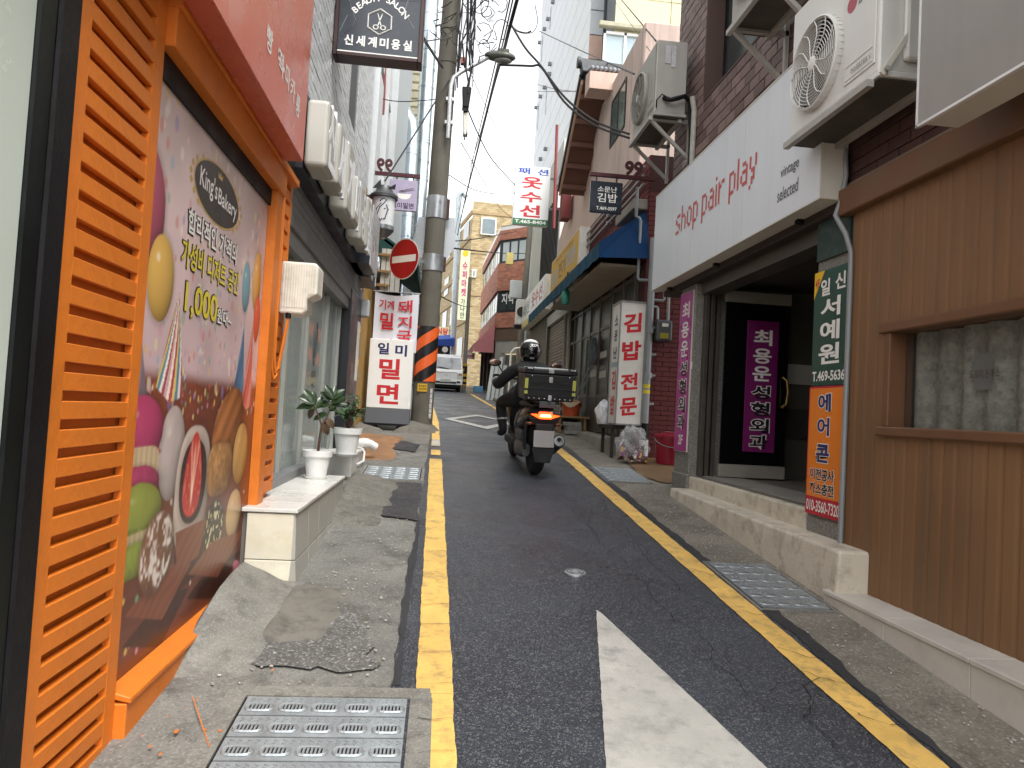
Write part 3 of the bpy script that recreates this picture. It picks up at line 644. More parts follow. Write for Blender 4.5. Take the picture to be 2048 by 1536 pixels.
# sign backing and box letters
t = thing('letter_sign', 'row of deep white box letters on a dark panel above the salon', 'shop sign', (-1.05, 6, 3.0))
MB().box(-1.115, -1.02, 4.85, 8.75, 2.98, 3.50).build('backing', mat('navy_panel', '#20232d', .45, var=.15), t)
M_LET = mat('channel_letter_side', '#adaba2', .45, var=.08, dirt=(.4,.38,.34), dirtamt=.4); M_LETF = mat('channel_letter_face', '#eceef0', .35, var=.03)
for k, ch in enumerate('신세계미용실'):
    y = 4.85+k*.52; f2 = faceL(-1.015, y, y+.42, 2.98, 3.52)
    lb = MB().box(-1.015, -.86, y, y+.33+.04*(k % 2), 3.0+.05*(k % 2), 3.46+.06*(k % 3)).build('letter', M_LET, t, bev=.03, seg=3); f3 = faceL(-.86, y, y+.36, 3.0, 3.52)
    o = f3.text(lb, ch, (.05, .05, .95, .95), M_LETF, .03, .001, name='letter_face', res=2); s = o.modifiers.new('depth', 'SOLIDIFY'); s.thickness = .03; s.offset = 1
t = thing('panel_sign', 'weathered grey panel sign with dark side next to the box letters', 'shop sign', (-.95, 8.3, 3))
MB().box(-1.10, -.88, 8.0, 8.75, 2.98, 3.62).build('sign_box', mat('navy_panel', '#20232d'), t)
MB().box(-.878, -.865, 7.98, 8.77, 2.96, 3.64).build('sign_face', mat('silver_face', '#b7b9bb', .3, .3, var=.12, dirt=(.3,.3,.3), dirtamt=.4), t)
t = thing('small_letter_sign', 'small white box letters above the grey pipes beside the salon', 'shop sign', (-.95, 9.3, 3))
MB().box(-1.2, -.98, 8.95, 9.9, 3.0, 3.42).build('backing', mat('navy_panel', '#20232d'), t)
for k, ch in enumerate('헤어'):
    f2 = faceL(-.978, 8.98+k*.46, 9.38+k*.46, 3.02, 3.42); o = f2.text(t, ch, (0, 0, 1, 1), M_LETF, .03, 0., name='letter', res=2); s = o.modifiers.new('depth', 'SOLIDIFY'); s.thickness = .10; s.offset = 1
# projecting beauty salon sign
t = thing('projecting_sign', 'black square beauty salon sign with scissors hanging over the alley', 'shop sign', (-.75, 6.2, 4.4))
M_SGB = mat('sign_black', '#2b3139', .22, var=.12, vs=3, spec=.6); M_BRN = mat('brown_sign_frame', '#3a2523', .4, .2, var=.2)
MB().box(-1.075, -.375, 6.19, 6.31, 4.455, 5.055).build('sign_box', M_SGB, t)
for a in ((-1.108, -1.072, 6.165, 6.335, 4.42, 5.09), (-.378, -.342, 6.165, 6.335, 4.42, 5.09), (-1.072, -.378, 6.165, 6.335, 4.42, 4.455), (-1.072, -.378, 6.165, 6.335, 5.055, 5.09)): MB().box(*a).build('frame', M_BRN, t, bev=.005)
MB().box(-1.07, -.38, 6.174, 6.188, 4.457, 4.467).build('trim', M_WHT, t)
fc = faceC(6.19, -1.075, -.375, 4.455, 5.055)
for k, ch in enumerate('신세계미용실'): fc.text(t, ch, (.08+k*.145, .73, .19+k*.145, .885), M_WHT, .03)
S = 'BEAUTY SALON'
for k, ch in enumerate(S):
    if ch == ' ': continue
    a = math.radians(134-k*8.0); cx, cy, R_ = .35, .535, .42; c, s = math.cos(a), math.sin(a); v, f = text2d(ch, .02, 3)
    mb = MB(); th = a-math.pi/2; v = v-np.array([(v[:, 0].min()+v[:, 0].max())/2, 0])
    for x, y in v*.08:
        X = x*math.cos(th)-y*math.sin(th); Yv = x*math.sin(th)+y*math.cos(th); mb.v.append(tuple(fc.pt((cx+R_*c*.68+X)/.70, (cy-R_*s-Yv)/.60, .002)))
    mb.f = list(f); mb.build('lettering', M_WHT, t)
hx = [(.5+.165*math.cos(math.radians(90+60*k)), .50-.19*math.sin(math.radians(90+60*k))) for k in range(7)]
MB().tube([fc.pt(*p, .004) for p in hx], .007, 4, False).build('hexagon_mark', M_WHT, t)
mb = MB()
for s in (-1, 1):
    mb.add([fc.pt(.5+s*.035, .37, .004), fc.pt(.5+s*.02, .39, .004), fc.pt(.5-s*.024, .55, .004), fc.pt(.5-s*.01, .55, .004)], [(0, 1, 2, 3)])
    mb.tube([fc.pt(.5-s*.045+.03*math.cos(a*math.pi/8), .585+.03*math.sin(a*math.pi/8), .004) for a in range(17)], .006, 4, False)
mb.build('scissors_mark', M_WHT, t)
MB().beam((-1.14, 6.25, 4.745), (-1.105, 6.25, 4.745), .05).build('bracket', M_BRN, t)
# scratches on the sign glass
mb = MB()
for P in ([(.02,.02),(.12,.25),(.20,.5),(.17,.62),(.05,.75)], [(.85,.05),(.80,.3),(.86,.42),(.93,.55)], [(.72,.15),(.98,.12)], [(.1,.45),(.02,.7)]):
    mb.tube([fc.pt(*p, .003) for p in P], .0016, 3, False)
tag(mb.build('scratch', mat('scratch_white', '#9aa0a6', .6), t), kind='stuff')

# ------------------------------------------------------------------ tiled step, marble step, pots and plants
t = thing('tiled_step', 'long white tiled step with slanted foot beside the bakery', 'step', (-1.0, 5.2, .5))
M_CREAM = mat('cream_step_tile', '#e2dcc8', .3, var=.08, vs=3, orand=.04, dirt=(.62,.53,.30), dirtamt=.45); M_GST = mat('grey_stone_tile', '#a8a59c', .5, var=.1, vs=2, streak=.35, dirt=(.28,.26,.23), orand=.06)
MB().box(-1.30, -.80, 4.22, 6.2, .25, .775).build('core', mat('joint_grey', '#6d6a63', .85), t)
YN, XF = 4.20, -.785
u = [MB().box(-1.055, XF-.01, YN, YN+.02, .50, .76).build('tile', M_CREAM, t, bev=.003), MB().hexa([(-1.055, YN, .36), (XF-.02, YN-.02, .28), (XF-.02, YN+.02, .28), (-1.055, YN+.02, .36)], [(-1.055, YN, .495), (XF-.01, YN, .495), (XF-.01, YN+.02, .495), (-1.055, YN+.02, .495)]).build('tile', M_CREAM, t, bev=.003)]
for k in range(5):
    a, b = YN+.005+k*.4, YN+.005+(k+1)*.4-.006
    MB().hexa([(XF-.02, a, .50), (XF+.012, a, .50), (XF+.012, b, .50), (XF-.02, b, .50)], [(XF-.02, a, .762), (XF, a, .762), (XF, b, .762), (XF-.02, b, .762)]).build('tile', M_GST, t, bev=.003)
    MB().hexa([(XF-.02, a, gz(a)-.06), (XF+.03, a, gz(a)-.06), (XF+.03, b, gz(b)-.06), (XF-.02, b, gz(b)-.06)], [(XF-.02, a, .495), (XF+.012, a, .495), (XF+.012, b, .495), (XF-.02, b, .495)]).build('tile', M_GST, t, bev=.003)
for a, b in ((YN-.01, 4.46), (4.466, 5.05), (5.056, 5.65), (5.656, 6.22)): MB().box(-1.22, XF+.012, a, b, .768, .79).build('tread_tile', mat('white_step_tile', '#d8d6d0', .3, var=.07, vs=2, dirt=(.5,.49,.46), dirtamt=.4), t, bev=.003)
t = thing('marble_step', 'low white marble step under the second potted plant', 'step', (-1.05, 8.2, .7))
M_MARB = mat('white_marble', '#cfcdc7', .4, var=.1, vs=5, dirt=(.45,.44,.42), dirtamt=.5)
for k, (a, b) in enumerate(((7.5, 7.95), (7.956, 8.4), (8.406, 8.85))): MB().box(-.892, -.875, a, b, gz(a)-.05, .862).build('tile', M_MARB, t, bev=.002); MB().box(-1.3, -.86, a, b, .864, .885).build('tread_tile', M_MARB, t, bev=.003)
MB().box(-1.3, -.892, 7.5, 7.518, gz(7.5)-.05, .862).build('tile', M_MARB, t, bev=.002)
MB().box(-1.3, -.895, 7.52, 8.85, .5, .86).build('core', mat('joint_grey', '#6d6a63'), t)
M_POT = mat('white_plastic_pot', '#e6e6e4', .35, var=.04); M_SOIL = mat('soil', '#2b211b', .95, bump=.6, bs=40); M_STEM = mat('brown_stem', '#4a3428', .8, var=.2)
def pot(label, c, s, feet=False):
    t = thing('flower_pot', label, 'flower pot', c); x, y, z = c
    MB().lathe([(.085*s, .02*s), (.115*s, .20*s), (.128*s, .20*s), (.133*s, .255*s), (.122*s, .255*s), (.115*s, .225*s), (0.001, .225*s)], c, seg=28).build('pot', M_POT, t, True)
    MB().lathe([(.09*s, 0), (.105*s, .022*s), (.098*s, .022*s), (.09*s, .012*s), (.001, .012*s)], c, seg=28).build('saucer', M_POT, t, True)
    MB().lathe([(.001, .226*s), (.11*s, .228*s), (.001, .232*s)], c, seg=20).build('soil', M_SOIL, t)
    return t
def leaf_mesh(nm, L, Wd, m, curl=.25):
    mb = MB()
    def fn(u, v):
        w = Wd*math.sin(math.pi*min(1, v*.96+.02))**.75*(1-.25*v); x = (u-.5)*2*w; y = L*v; return (x, y*math.cos(curl*v), -curl*L*v*v*.6+abs(u-.5)*w*.7)
    mb.grid(fn, 4, 7); me = unit_mesh(nm, mb, m); me.shade_smooth(); return me
M_LEAFR = mat('rubber_leaf', '#2f4426', .3, var=.3, vs=9, spec=.6, orand=.3); M_LEAFR2 = mat('rubber_leaf_brown', '#5a4634', .4, var=.3, vs=9, orand=.25); M_LEAFS = mat('small_leaf', '#4c6a44', .4, var=.25, vs=14, spec=.5, orand=.4)
pa = atZ(632, 957, .79); pa = Vector((-.98, pa.y*.98/abs(pa.x), .79)) if pa.x < -.98 else pa
pot('white pot of the broad-leaved plant on the long tiled step', pa, .9)
tp = thing('rubber_plant', 'broad dark-leaved plant growing in the nearer white pot', 'plant', (pa.x, pa.y, pa.z+.2))
b0 = pa+Vector((0, 0, .2)); KP = .78; st = [b0, b0+Vector((.01, 0, .16))*KP, b0+Vector((.02, .0, .30))*KP, b0+Vector((-.03, 0, .42))*KP, b0+Vector((-.08, .0, .52))*KP]
MB().tube(st, [.012, .011, .009, .006, .004], 7).build('stem', M_STEM, tp, True); MB().tube([st[2], b0+Vector((.06, .02, .36))*KP, b0+Vector((.10, .02, .50))*KP, b0+Vector((.11, .02, .58))*KP], [.008, .006, .005, .003], 6).build('stem', M_STEM, tp, True)
l1, l2 = leaf_mesh('leaf', .135, .036, M_LEAFR, .3), leaf_mesh('leaf', .12, .034, M_LEAFR2, .5)
for (dx, dy, dz), az, el, me in (((-.08,0,.52),-70,35,l1),((-.09,0,.50),-100,-10,l1),((-.08,0,.51),-140,20,l1),((-.06,0,.47),-60,-50,l2),((-.05,0,.46),30,55,l1),((.10,.02,.52),-20,60,l1),((.11,.02,.57),60,45,l1),((.11,.02,.58),-110,60,l1),((.105,.02,.53),130,25,l1),((.10,.02,.50),90,-20,l1),((.06,.02,.38),40,-70,l2),((.05,.02,.37),90,-40,l2),((.09,.02,.45),20,10,l1),((.10,.02,.5),-60,15,l1),((.03,0,.32),80,-60,l2),((-.07,0,.50),-30,70,l1),((-.06,.02,.48),60,20,l1),((.10,.02,.55),-50,35,l1),((.11,.02,.57),20,75,l1),((.10,.03,.53),75,5,l1),((-.08,.01,.53),-120,50,l1),((.07,.02,.42),-70,-20,l1),((.08,.02,.46),110,50,l1),((-.05,0,.47),-85,10,l1)):
    d_ = Vector((math.sin(math.radians(az))*math.cos(math.radians(el)), .25*math.cos(math.radians(az)), math.sin(math.radians(el)))).normalized(); nrm = (Vector((.1*math.sin(az), -.8, .55))-d_*d_.dot(Vector((.1*math.sin(az), -.8, .55)))).normalized(); r = Matrix((d_.cross(nrm), d_, nrm)).transposed(); inst('leaf', me, tp, b0+Vector((dx, dy, dz))*KP, r.to_euler())
pb = Vector((-1.02, 8.0, .886)); pb = atZ(692, 912, .886); pot('white pot of the small-leaved plant on the marble step', pb, 1.1)
tp = thing('leafy_plant', 'small-leaved bushy plant in the farther white pot by the pillar', 'plant', (pb.x, pb.y, pb.z+.25)); b0 = pb+Vector((0, 0, .25))
ls = leaf_mesh('leaf', .085, .017, M_LEAFS, .5); rnd = random.Random(4)
for k in range(9):
    a = rnd.uniform(0, 6.28); tip = b0+Vector((.17*math.cos(a)*rnd.uniform(.3, 1)+.02, .15*math.sin(a), rnd.uniform(.16, .36))); mid = b0.lerp(tip, .5)+Vector((0, 0, .03))
    MB().tube([b0, mid, tip], [.006, .004, .002], 5).build('stem', M_STEM, tp)
    for j in range(15):
        f = rnd.uniform(.45, 1.02); p = (b0.lerp(mid, f*2) if f < .5 else mid.lerp(tip, f*2-1)); r = Matrix.Rotation(rnd.uniform(0, 6.28), 3, 'Z') @ Matrix.Rotation(rnd.uniform(-.4, 1.0), 3, 'X'); inst('leaf', ls, tp, p, r.to_euler())
t = thing('drain_pipe', 'short white plastic pipe elbow lying behind the farther pot', 'pipe', (-.85, 8.5, .92))
M_PVC = mat('white_pvc', '#e3e2de', .35, var=.05)
MB().tube([(-1.2, 8.6, .95), (-.9, 8.6, .95), (-.8, 8.62, .94), (-.74, 8.66, .90)], .05, 12).build('tube', M_PVC, t, True); MB().tube([(-.9, 8.6, .95), (-.82, 8.613, .945)], .058, 12).build('collar', M_PVC, t, True)
t = thing('hose', 'thin white hose hanging over the marble step', 'hose', (-.86, 8.3, .8)); MB().tube([(-1.0, 8.5, .90), (-.88, 8.4, .90), (-.83, 8.3, .86), (-.82, 8.15, .77), (-.88, 8.0, .735)], .012, 7).build('tube', M_PVC, t, True)
# ================================================================== LEFT SIDE, farther: noodle house, tower behind, ducts
M_MAR = mat('maroon_brick', '#7a3438', .75, var=.15, vs=6, orand=.15); M_OCH = mat('ochre_render', '#a9823a', .8, var=.15, vs=3, bump=.3, bs=40, streak=.3, dirt=(.2,.14,.06))
M_PINK = mat('dusky_pink_paint', '#a86a66', .6, var=.12, vs=3, streak=.3); M_PANEL = mat('pale_grey_panel', '#c9cdce', .5, var=.07, vs=2, streak=.25, dirt=(.35,.35,.36)); M_GREYP = mat('grey_wall_panel', '#9da3a5', .6, var=.1, streak=.2)
t = thing('noodle_house', 'narrow building with maroon and ochre ground floor and pale panels above', 'building', (-1.4, 12, gz(12)))
MB().box(-6, -1.33, 9.3, 20, .4, 13).build('wall', M_GREYP, t)
bricks(t, faceL(-1.31, 9.32, 10.3, .6, 4.6), .20, .075, M_MAR, .01, .012, limit=120)
MB().box(-1.33, -1.26, 10.3, 10.62, .6, 4.6).build('pilaster', M_OCH, t, bev=.01); MB().box(-1.33, -1.29, 10.62, 13.5, .6, 4.4).build('render_panel', M_OCH, t)
MB().box(-1.29, -1.22, 10.28, 10.66, .9, 1.45).build('plinth', M_OCH, t, bev=.01)
MB().box(-1.29, -1.27, 10.75, 10.95, 2.5, 3.3).build('window_frame', mat('pale_frame', '#a7a9a2'), t); MB().box(-1.275, -1.262, 10.78, 10.92, 2.54, 3.26).build('pane', mat('dark_glass', '#39413f'), t)
for y in (9.45, 10.75, 12.3, 14.0): MB().box(-1.33, -1.20, y, y+(.06 if y == 9.45 else .14), 4.4, 12.5).build('fin', M_PINK if y == 9.45 else M_PANEL, t, bev=.008)
for y in (9.62, 10.95, 12.5): 
    for z in (4.5, 7.0, 9.5): MB().box(-1.33, -1.27, y, y+1.1, z, z+2.3).build('panel', M_PANEL, t, bev=.01)
MB().hexa([(-1.33, 12.9, 4.5), (-1.26, 12.9, 4.5), (-1.26, 13.0, 4.5), (-1.33, 13.0, 4.5)], [(-1.33, 10.4, 12.5), (-1.26, 10.4, 12.5), (-1.26, 10.5, 12.5), (-1.33, 10.5, 12.5)]).build('sloping_trim', M_PINK, t)
t = thing('beige_tower', 'tall cream rendered tower behind the noodle house', 'building', (-3, 24, gz(24)))
M_CRM = mat('cream_render', '#d6d3c0', .8, var=.1, vs=.8, streak=.25, dirt=(.4,.38,.3))
MB().box(-9, -1.22, 22, 30, 1, 22).build('wall', M_CRM, t)
u = unit_mesh('quoin', cbox(.17, .05, .09, .01), mat('quoin_stone', '#c9c2a8', .75, var=.1, orand=.12))
for k in range(70): inst('quoin', u, t, (-1.36+(.05 if k % 2 else 0), 21.99, 3+k*.26))
M_DUCT = mat('shiny_duct_steel', '#b9c4cc', .22, .85, var=.1, vs=3)
def duct(label, path, r):
    t = thing('ventilation_duct', label, 'duct', path[0], 'silver ventilation ducts left of the utility pole'); MB().tube(path, r, 18).build('pipe', M_DUCT, t, True)
    s = MB()
    for p, q in zip(path, path[1:]):
        p, q = Vector(p), Vector(q); n = int((q-p).length/.55)
        for k in range(1, n): c = p.lerp(q, k/n); d = (q-p).normalized()*.02; s.tube([c-d, c+d], r+.012, 18)
    if s.v: tag(s.build('seam', M_DUCT, t, True), kind='stuff')
duct('tall silver ventilation duct rising beside the cream tower', [(-.98, 21, 2), (-.98, 21, 17)], .22)
duct('silver ventilation duct with an elbow at its top', [(-1.22, 19.5, 2), (-1.22, 19.5, 8.9), (-1.27, 19.5, 9.2), (-1.42, 19.5, 9.45), (-1.75, 19.5, 9.5)], .2)
# pipes with valves beside the salon pillar
t = thing('gas_pipe', 'grey gas pipe with yellow tags at the maroon brick corner', 'pipe', (-1.15, 9.55, gz(9.5)))
M_GPIPE = mat('grey_pipe_paint', '#8e9193', .5, .2, var=.15)
MB().tube([(-1.16, 9.5, .85), (-1.16, 9.5, 2.9)], .055, 10).build('tube', M_GPIPE, t, True)
for z in (1.75, 2.05, 2.55): MB().tube([(-1.16, 9.5, z), (-1.16, 9.5, z+.05)], .075, 10).build('clamp', M_GPIPE, t, True)
for z in (1.9, 2.35): MB().tube([(-1.16, 9.5, z), (-1.16, 9.5, z+.09)], .058, 10).build('yellow_tag', mat('tag_yellow', '#d9c21d', .5), t)
MB().box(-1.12, -1.0, 9.42, 9.54, 2.55, 2.78).build('valve', mat('pale_metal', '#b5b8b9', .4, .5), t, bev=.02)
MB().box(-1.10, -1.085, 9.05, 9.28, 1.7, 2.45).build('notice', M_PLW, t)
# barber lamp
t = thing('lantern_sign', 'cylindrical salon lantern with a line-drawn face and dark roof', 'lantern', (-.985, 10.3, 3.85))
c = Vector((-.985, 10.3, 0)); M_LAN = mat('dark_lantern_metal', '#4c4d4f', .45, .5, var=.2)
MB().lathe([(.16, 3.98), (.165, 4.38)], c, seg=24).build('tube', mat('lantern_white', '#cdcfd0', .25, var=.06), t, True)
MB().lathe([(.20, 4.38), (.20, 4.42), (.13, 4.48), (.10, 4.56), (.001, 4.57)], c, seg=24).build('roof', M_LAN, t, True)
for s, h in ((-1, .13), (1, .08)): MB().add([c+Vector((s*.03, -.10, 4.50)), c+Vector((s*.16, -.10, 4.50)), c+Vector((s*(.05 if s < 0 else .17), -.12, 4.50+h))], [(0, 1, 2)]).build('bent_flap', M_LAN, t)
MB().lathe([(.001, 3.80), (.05, 3.80), (.10, 3.84), (.17, 3.92), (.17, 3.98)], c, seg=24).build('base', mat('lantern_base', '#8b8d8e', .35, .6), t, True)
MB().beam((-1.26, 10.3, 4.40), (-1.15, 10.3, 4.40), .04).build('bracket', M_LAN, t)
def lan(th, z): return c+Vector((.168*math.sin(th), -.168*math.cos(th), z))
mb = MB()
for P in ([(-.25,4.30),(.05,4.345),(.35,4.33),(.1,4.27),(-.2,4.22),(-.45,4.1)], [(-.1,4.28),(-.5,4.2),(-.6,4.1),(-.45,4.04)], [(.35,4.26),(.42,4.22),(.55,4.19),(.42,4.17),(.44,4.14),(.36,4.12),(.3,4.06),(.1,4.05)], [(.15,4.2),(.28,4.2)], [(-.2,4.05),(-.05,4.03),(.02,4.06)]): mb.tube([lan(*p) for p in P], .006, 4, False)
tag(mb.build('face_drawing', M_BLK, t), kind='stuff')
# purple sign on bracket with cut-out numerals
t = thing('projecting_sign', 'lilac noodle sign with a bowl drawing under a brown bracket', 'shop sign', (-.8, 11.2, 4.6))
M_LIL = mat('lilac_print', '#a79db5', .4, var=.05); M_MBR = mat('maroon_steel', '#4b2226', .45, .3, var=.15)
MB().box(-.995, -.56, 11.2, 11.25, 4.48, 4.97).build('sign_panel', M_LIL, t, bev=.006)
MB().box(-1.33, -.53, 11.2, 11.25, 5.02, 5.075).build('bracket', M_MBR, t); [MB().box(x, x+.018, 11.21, 11.24, 4.97, 5.02).build('hanger', M_MBR, t) for x in (-.9, -.64)]
fc = faceC(11.2, -.995, -.56, 4.48, 4.97); fc.text(t, '일미밀면', (.10, .74, .90, .93), mat('dark_violet_print', '#3f3350', .5), .025)
fc.poly(t, 'bowl_mark', [(.28, .45), (.80, .45), (.74, .58), (.62, .63), (.46, .63), (.34, .58)], M_WHT); 
mb = MB()
for k in range(5): mb.beam(fc.pt(.36+k*.05, .45, .002), fc.pt(.36+k*.05, .34, .002), .008, .002)
mb.beam(fc.pt(.36, .37, .003), fc.pt(.86, .25, .003), .008, .002).beam(fc.pt(.4, .40, .003), fc.pt(.88, .30, .003), .008, .002); tag(mb.build('noodle_mark', M_CHAR, t), kind='stuff')
fc2 = faceC(11.225, -1.22, -.97, 5.075, 5.29)
o = fc2.text(t, '99', (0, 0, 1, 1), M_MBR, .03, 0, mirror=True, name='numeral'); s = o.modifiers.new('depth', 'SOLIDIFY'); s.thickness = .03; s.offset = 0
# green awning, white light box on wooden brackets
t = thing('awning', 'dark green awning behind the no-entry sign', 'awning', (-1.0, 13.5, 4)); M_GRN = mat('dark_green_canvas', '#12403c', .8, var=.15)
MB().hexa([(-1.3, 12.9, 4.45), (-.55, 12.9, 3.95), (-.55, 17, 3.95), (-1.3, 17, 4.45)], [(-1.3, 12.9, 4.55), (-.55, 12.9, 4.05), (-.55, 17, 4.05), (-1.3, 17, 4.55)]).build('canopy', M_GRN, t)
MB().add([(-1.3, 12.9, 4.5), (-.55, 12.9, 4.0), (-1.3, 12.9, 3.7)], [(0, 1, 2)]).build('side_panel', M_GRN, t); MB().box(-.56, -.54, 12.9, 17, 3.8, 3.99).build('valance', M_GRN, t)
t = thing('light_box', 'weathered white light box seen edge-on with wooden struts', 'light box', (-1.1, 12.3, 3.5))
M_LBX = mat('weathered_white', '#b9b7ae', .6, var=.15, vs=4, streak=.4); M_WOOD = mat('bare_timber', '#8a6b43', .8, var=.2, vs=8)
for k in range(4): MB().box(-1.16+k*.085, -1.085+k*.085, 12.4, 12.48+.12*k, 3.38, 4.12).build('slat', M_LBX, t)
MB().box(-1.14, -.83, 12.49, 12.88, 3.38, 4.12).build('back', mat('dark_timber', '#3b352e', .9), t)
for z in (3.42, 3.66, 3.95): MB().beam((-1.33, 12.38, z+.06), (-1.0, 12.36, z+.05), .04).build('strut', M_WOOD, t)
# cloth banner and standing sign
M_RED = mat('sign_red', '#c1212b', .45, var=.06); M_NAVY = mat('sign_navy', '#20255e', .45)
t = thing('banner', 'white cloth banner with red lettering hung between wall and pole', 'banner', (-.85, 12.0, 3.3))
def bw_(u, d): return Vector((-1.19+.73*u+.02*d*math.sin(3*u), 12.0+.03*math.sin(u*6+d*2)+.02*d*math.sin(u*11), 3.30-.99*d-.05*math.sin(math.pi*u)*(1-d)))
MB().grid(lambda u, v: bw_(u, v), 36, 30).build('cloth', mat('white_cloth', '#d3d4dc', .85, var=.05), t, True)
def btext(body, r):
    v, f = text2d(body, .024, 3); lo, hi = v.min(0), v.max(0); q = (v-lo)/(hi-lo); mb = MB()
    mb.v = [tuple(bw_(r[0]+(r[2]-r[0])*a, r[3]+(r[1]-r[3])*b)+Vector((0, -.02, 0))) for a, b in q]; mb.f = list(f); mb.build('lettering', M_RED, t)
for s, r in (('기계', (.10, .10, .44, .27)), ('밀', (.14, .32, .44, .62)), ('면', (.14, .78, .44, 1.0)), ('돼', (.53, .09, .86, .31)), ('지', (.54, .37, .86, .58)), ('국', (.53, .62, .87, .83)), ('밥', (.55, .88, .85, 1.0))): btext(s, r)
MB().tube([(-1.22, 12.01, 3.31), (-.44, 12.01, 3.31)], .012, 6).build('rod', M_GPIPE, t)
for y in (0, 1): MB().tube([(-1.33 if y == 0 else -.44, 12.01, 3.36), (-1.2 if y == 0 else -.38, 12.01, 3.31)], .006, 5).build('cord', M_BLK, t)
t = thing('standing_sign', 'white upright noodle sign with dark grey foot leaning by the utility pole', 'standing sign', (-.85, 11.9, gz(11.9)))
g0 = gz(11.9)
MB().box(-1.21, -.49, 11.86, 12.0, 1.36, 2.50).build('sign_box', mat('sign_white', '#e9e9e6', .35, var=.03), t, bev=.006)
MB().hexa([(-1.22, 11.80, g0+.10), (-.48, 11.80, g0+.10), (-.48, 12.06, g0+.10), (-1.22, 12.06, g0+.10)], [(-1.21, 11.86, 1.358), (-.49, 11.86, 1.358), (-.49, 12.0, 1.358), (-1.21, 12.0, 1.358)]).build('foot', mat('charcoal_plastic', '#4b4d52', .5, var=.08), t, bev=.006)
MB().box(-1.22, -.47, 11.79, 12.07, g0+.07, g0+.099).build('base', M_BLK, t)
for x in (-1.05, -.65): MB().cyl((x, 11.85, g0+.0), (x, 11.85, g0+.08), .045, seg=12).build('castor', M_BLK, t)
fc = faceC(11.86, -1.21, -.49, 1.36, 2.50)
for s, r, mm in (('일', (.18, .055, .44, .225), M_NAVY), ('미', (.58, .07, .85, .24), M_NAVY), ("밀", (.24, .28, .72, .58), M_RED), ("면", (.22, .645, .72, .94), M_RED)): fc.text(t, s, r, mm, .03)

# ================================================================== utility pole and what hangs on it
M_POLE = mat('weathered_pole_concrete', '#5d594f', .85, var=.22, vs=3, bump=.35, bs=45, streak=.45, dirt=(.07,.065,.055)); M_STRAP = mat('steel_strap', '#a6a9ab', .35, .7, var=.15, vs=5)
PBx, PBy = -.30, 12.1
def pol(z): f = (z-1)/10; return Vector((PBx+.11*f, PBy, z)), .185-.045*f
def prf(z0, z1, dr): (a, r0), (b, r1) = pol(z0), pol(z1); return [a, b], [r0+dr, r1+dr]
t = thing('utility_pole', 'tall grey concrete utility pole with hazard stripes and tangled wires', 'utility pole', (PBx, PBy, gz(PBy)))
a, r = prf(.9, 10.5, 0); MB().tube(a, r, 28).build('shaft', M_POLE, t, True)
for z0, z1, sd in ((4.62, 5.0, 1), (3.72, 4.0, 1), (7.32, 7.42, 0), (7.9, 8.0, 0)):
    a, r = prf(z0, z1, .010); MB().tube(a, r, 28).build('strap', M_STRAP if sd else M_POLE, t, True)
    if sd: p, rr = pol((z0+z1)/2); MB().box(p.x+rr, p.x+rr+.05, p.y-.03, p.y+.03, z0+.02, z1-.02).build('strap_bolt', mat('rusty_steel', '#4a3029', .7, .4), t)
a, r = prf(1.84, 2.77, .008); sh = MB().tube(a, r, 28).build('stripe_sleeve', mat('sleeve_black', '#17171a', .5), t, True)
M_ORS = mat('reflective_orange', '#e0622a', .42, var=.12, vs=8, dirt=(.4,.15,.05), dirtamt=.3)
for k in range(-2, 4):
    zc = 1.86+k*.40; mb = MB(); n = 24
    for i in range(n):
        q = []
        for th_i, e in ((i, 0), (i+1, 0), (i+1, 1), (i, 1)):
            th = math.radians(-180+180*th_i/n); z = min(2.768, max(1.842, zc+(th_i/n)*.40+e*.20)); p, rr = pol(z); q.append(p+Vector((math.cos(th), math.sin(th), 0))*(rr+.0105))
        if max(x.z for x in q)-min(x.z for x in q) > .01: mb.add(q, [(0, 1, 2, 3)])
    if mb.v: mb.build('stripe', M_ORS, sh)
def pole_face(z0, z1, w, dx, dr=.012): p, rr = pol((z0+z1)/2); return faceC(p.y-math.sqrt(max(.001, rr*rr-dx*dx))-dr, p.x+dx-w/2, p.x+dx+w/2, z0, z1)
f = pole_face(1.67, 1.80, .16, -.02); f.rect(t, 'yellow_notice', (0, 0, 1, 1), mat('notice_yellow', '#d6a916', .5), 0); f.text(t, '주차금지', (.1, .15, .9, .45), M_BLK, .02); f.text(t, '견인지역', (.1, .55, .9, .85), M_BLK, .02)
f = pole_face(1.22, 1.74, .06, .13); f.rect(t, 'address_plate', (0, 0, 1, 1), mat('plate_grey', '#8b8d8b', .5), 0); 
for k in range(6): f.text(t, '중앙대로길번'[k], (.15, .05+k*.155, .85, .17+k*.155), M_WHT, .02)
# no-entry sign
a = math.radians(42); U = Vector((math.cos(a), -math.sin(a), 0)); c0 = Vector((-.72, 11.5, 3.78)); N = U.cross(Vector((0, 0, 1)))
ts = thing('no_entry_sign', 'round red no-entry sign with white bar on the utility pole', 'road sign', c0); R_ = .335
def disc(r, d0, d1, m, nm, n=40): return MB().prism([(r*math.cos(2*math.pi*k/n), r*math.sin(2*math.pi*k/n)) for k in range(n)], c0+N*d0, U, (0, 0, 1), d1-d0).build(nm, m, ts)
disc(R_, -.01, 0, mat('sign_aluminium', '#b4b6b5', .4, .6), 'plate'); disc(R_*.985, 0.001, .003, M_WHT, 'border'); disc(R_*.95, .0035, .0045, mat('sign_deep_red', '#a3141f', .35, var=.05), 'red_disc')
MB().prism([(-.265, -.055), (.265, -.055), (.265, .055), (-.265, .055)], c0+N*.005, U, (0, 0, 1), .001).build('white_bar', M_WHT, ts)
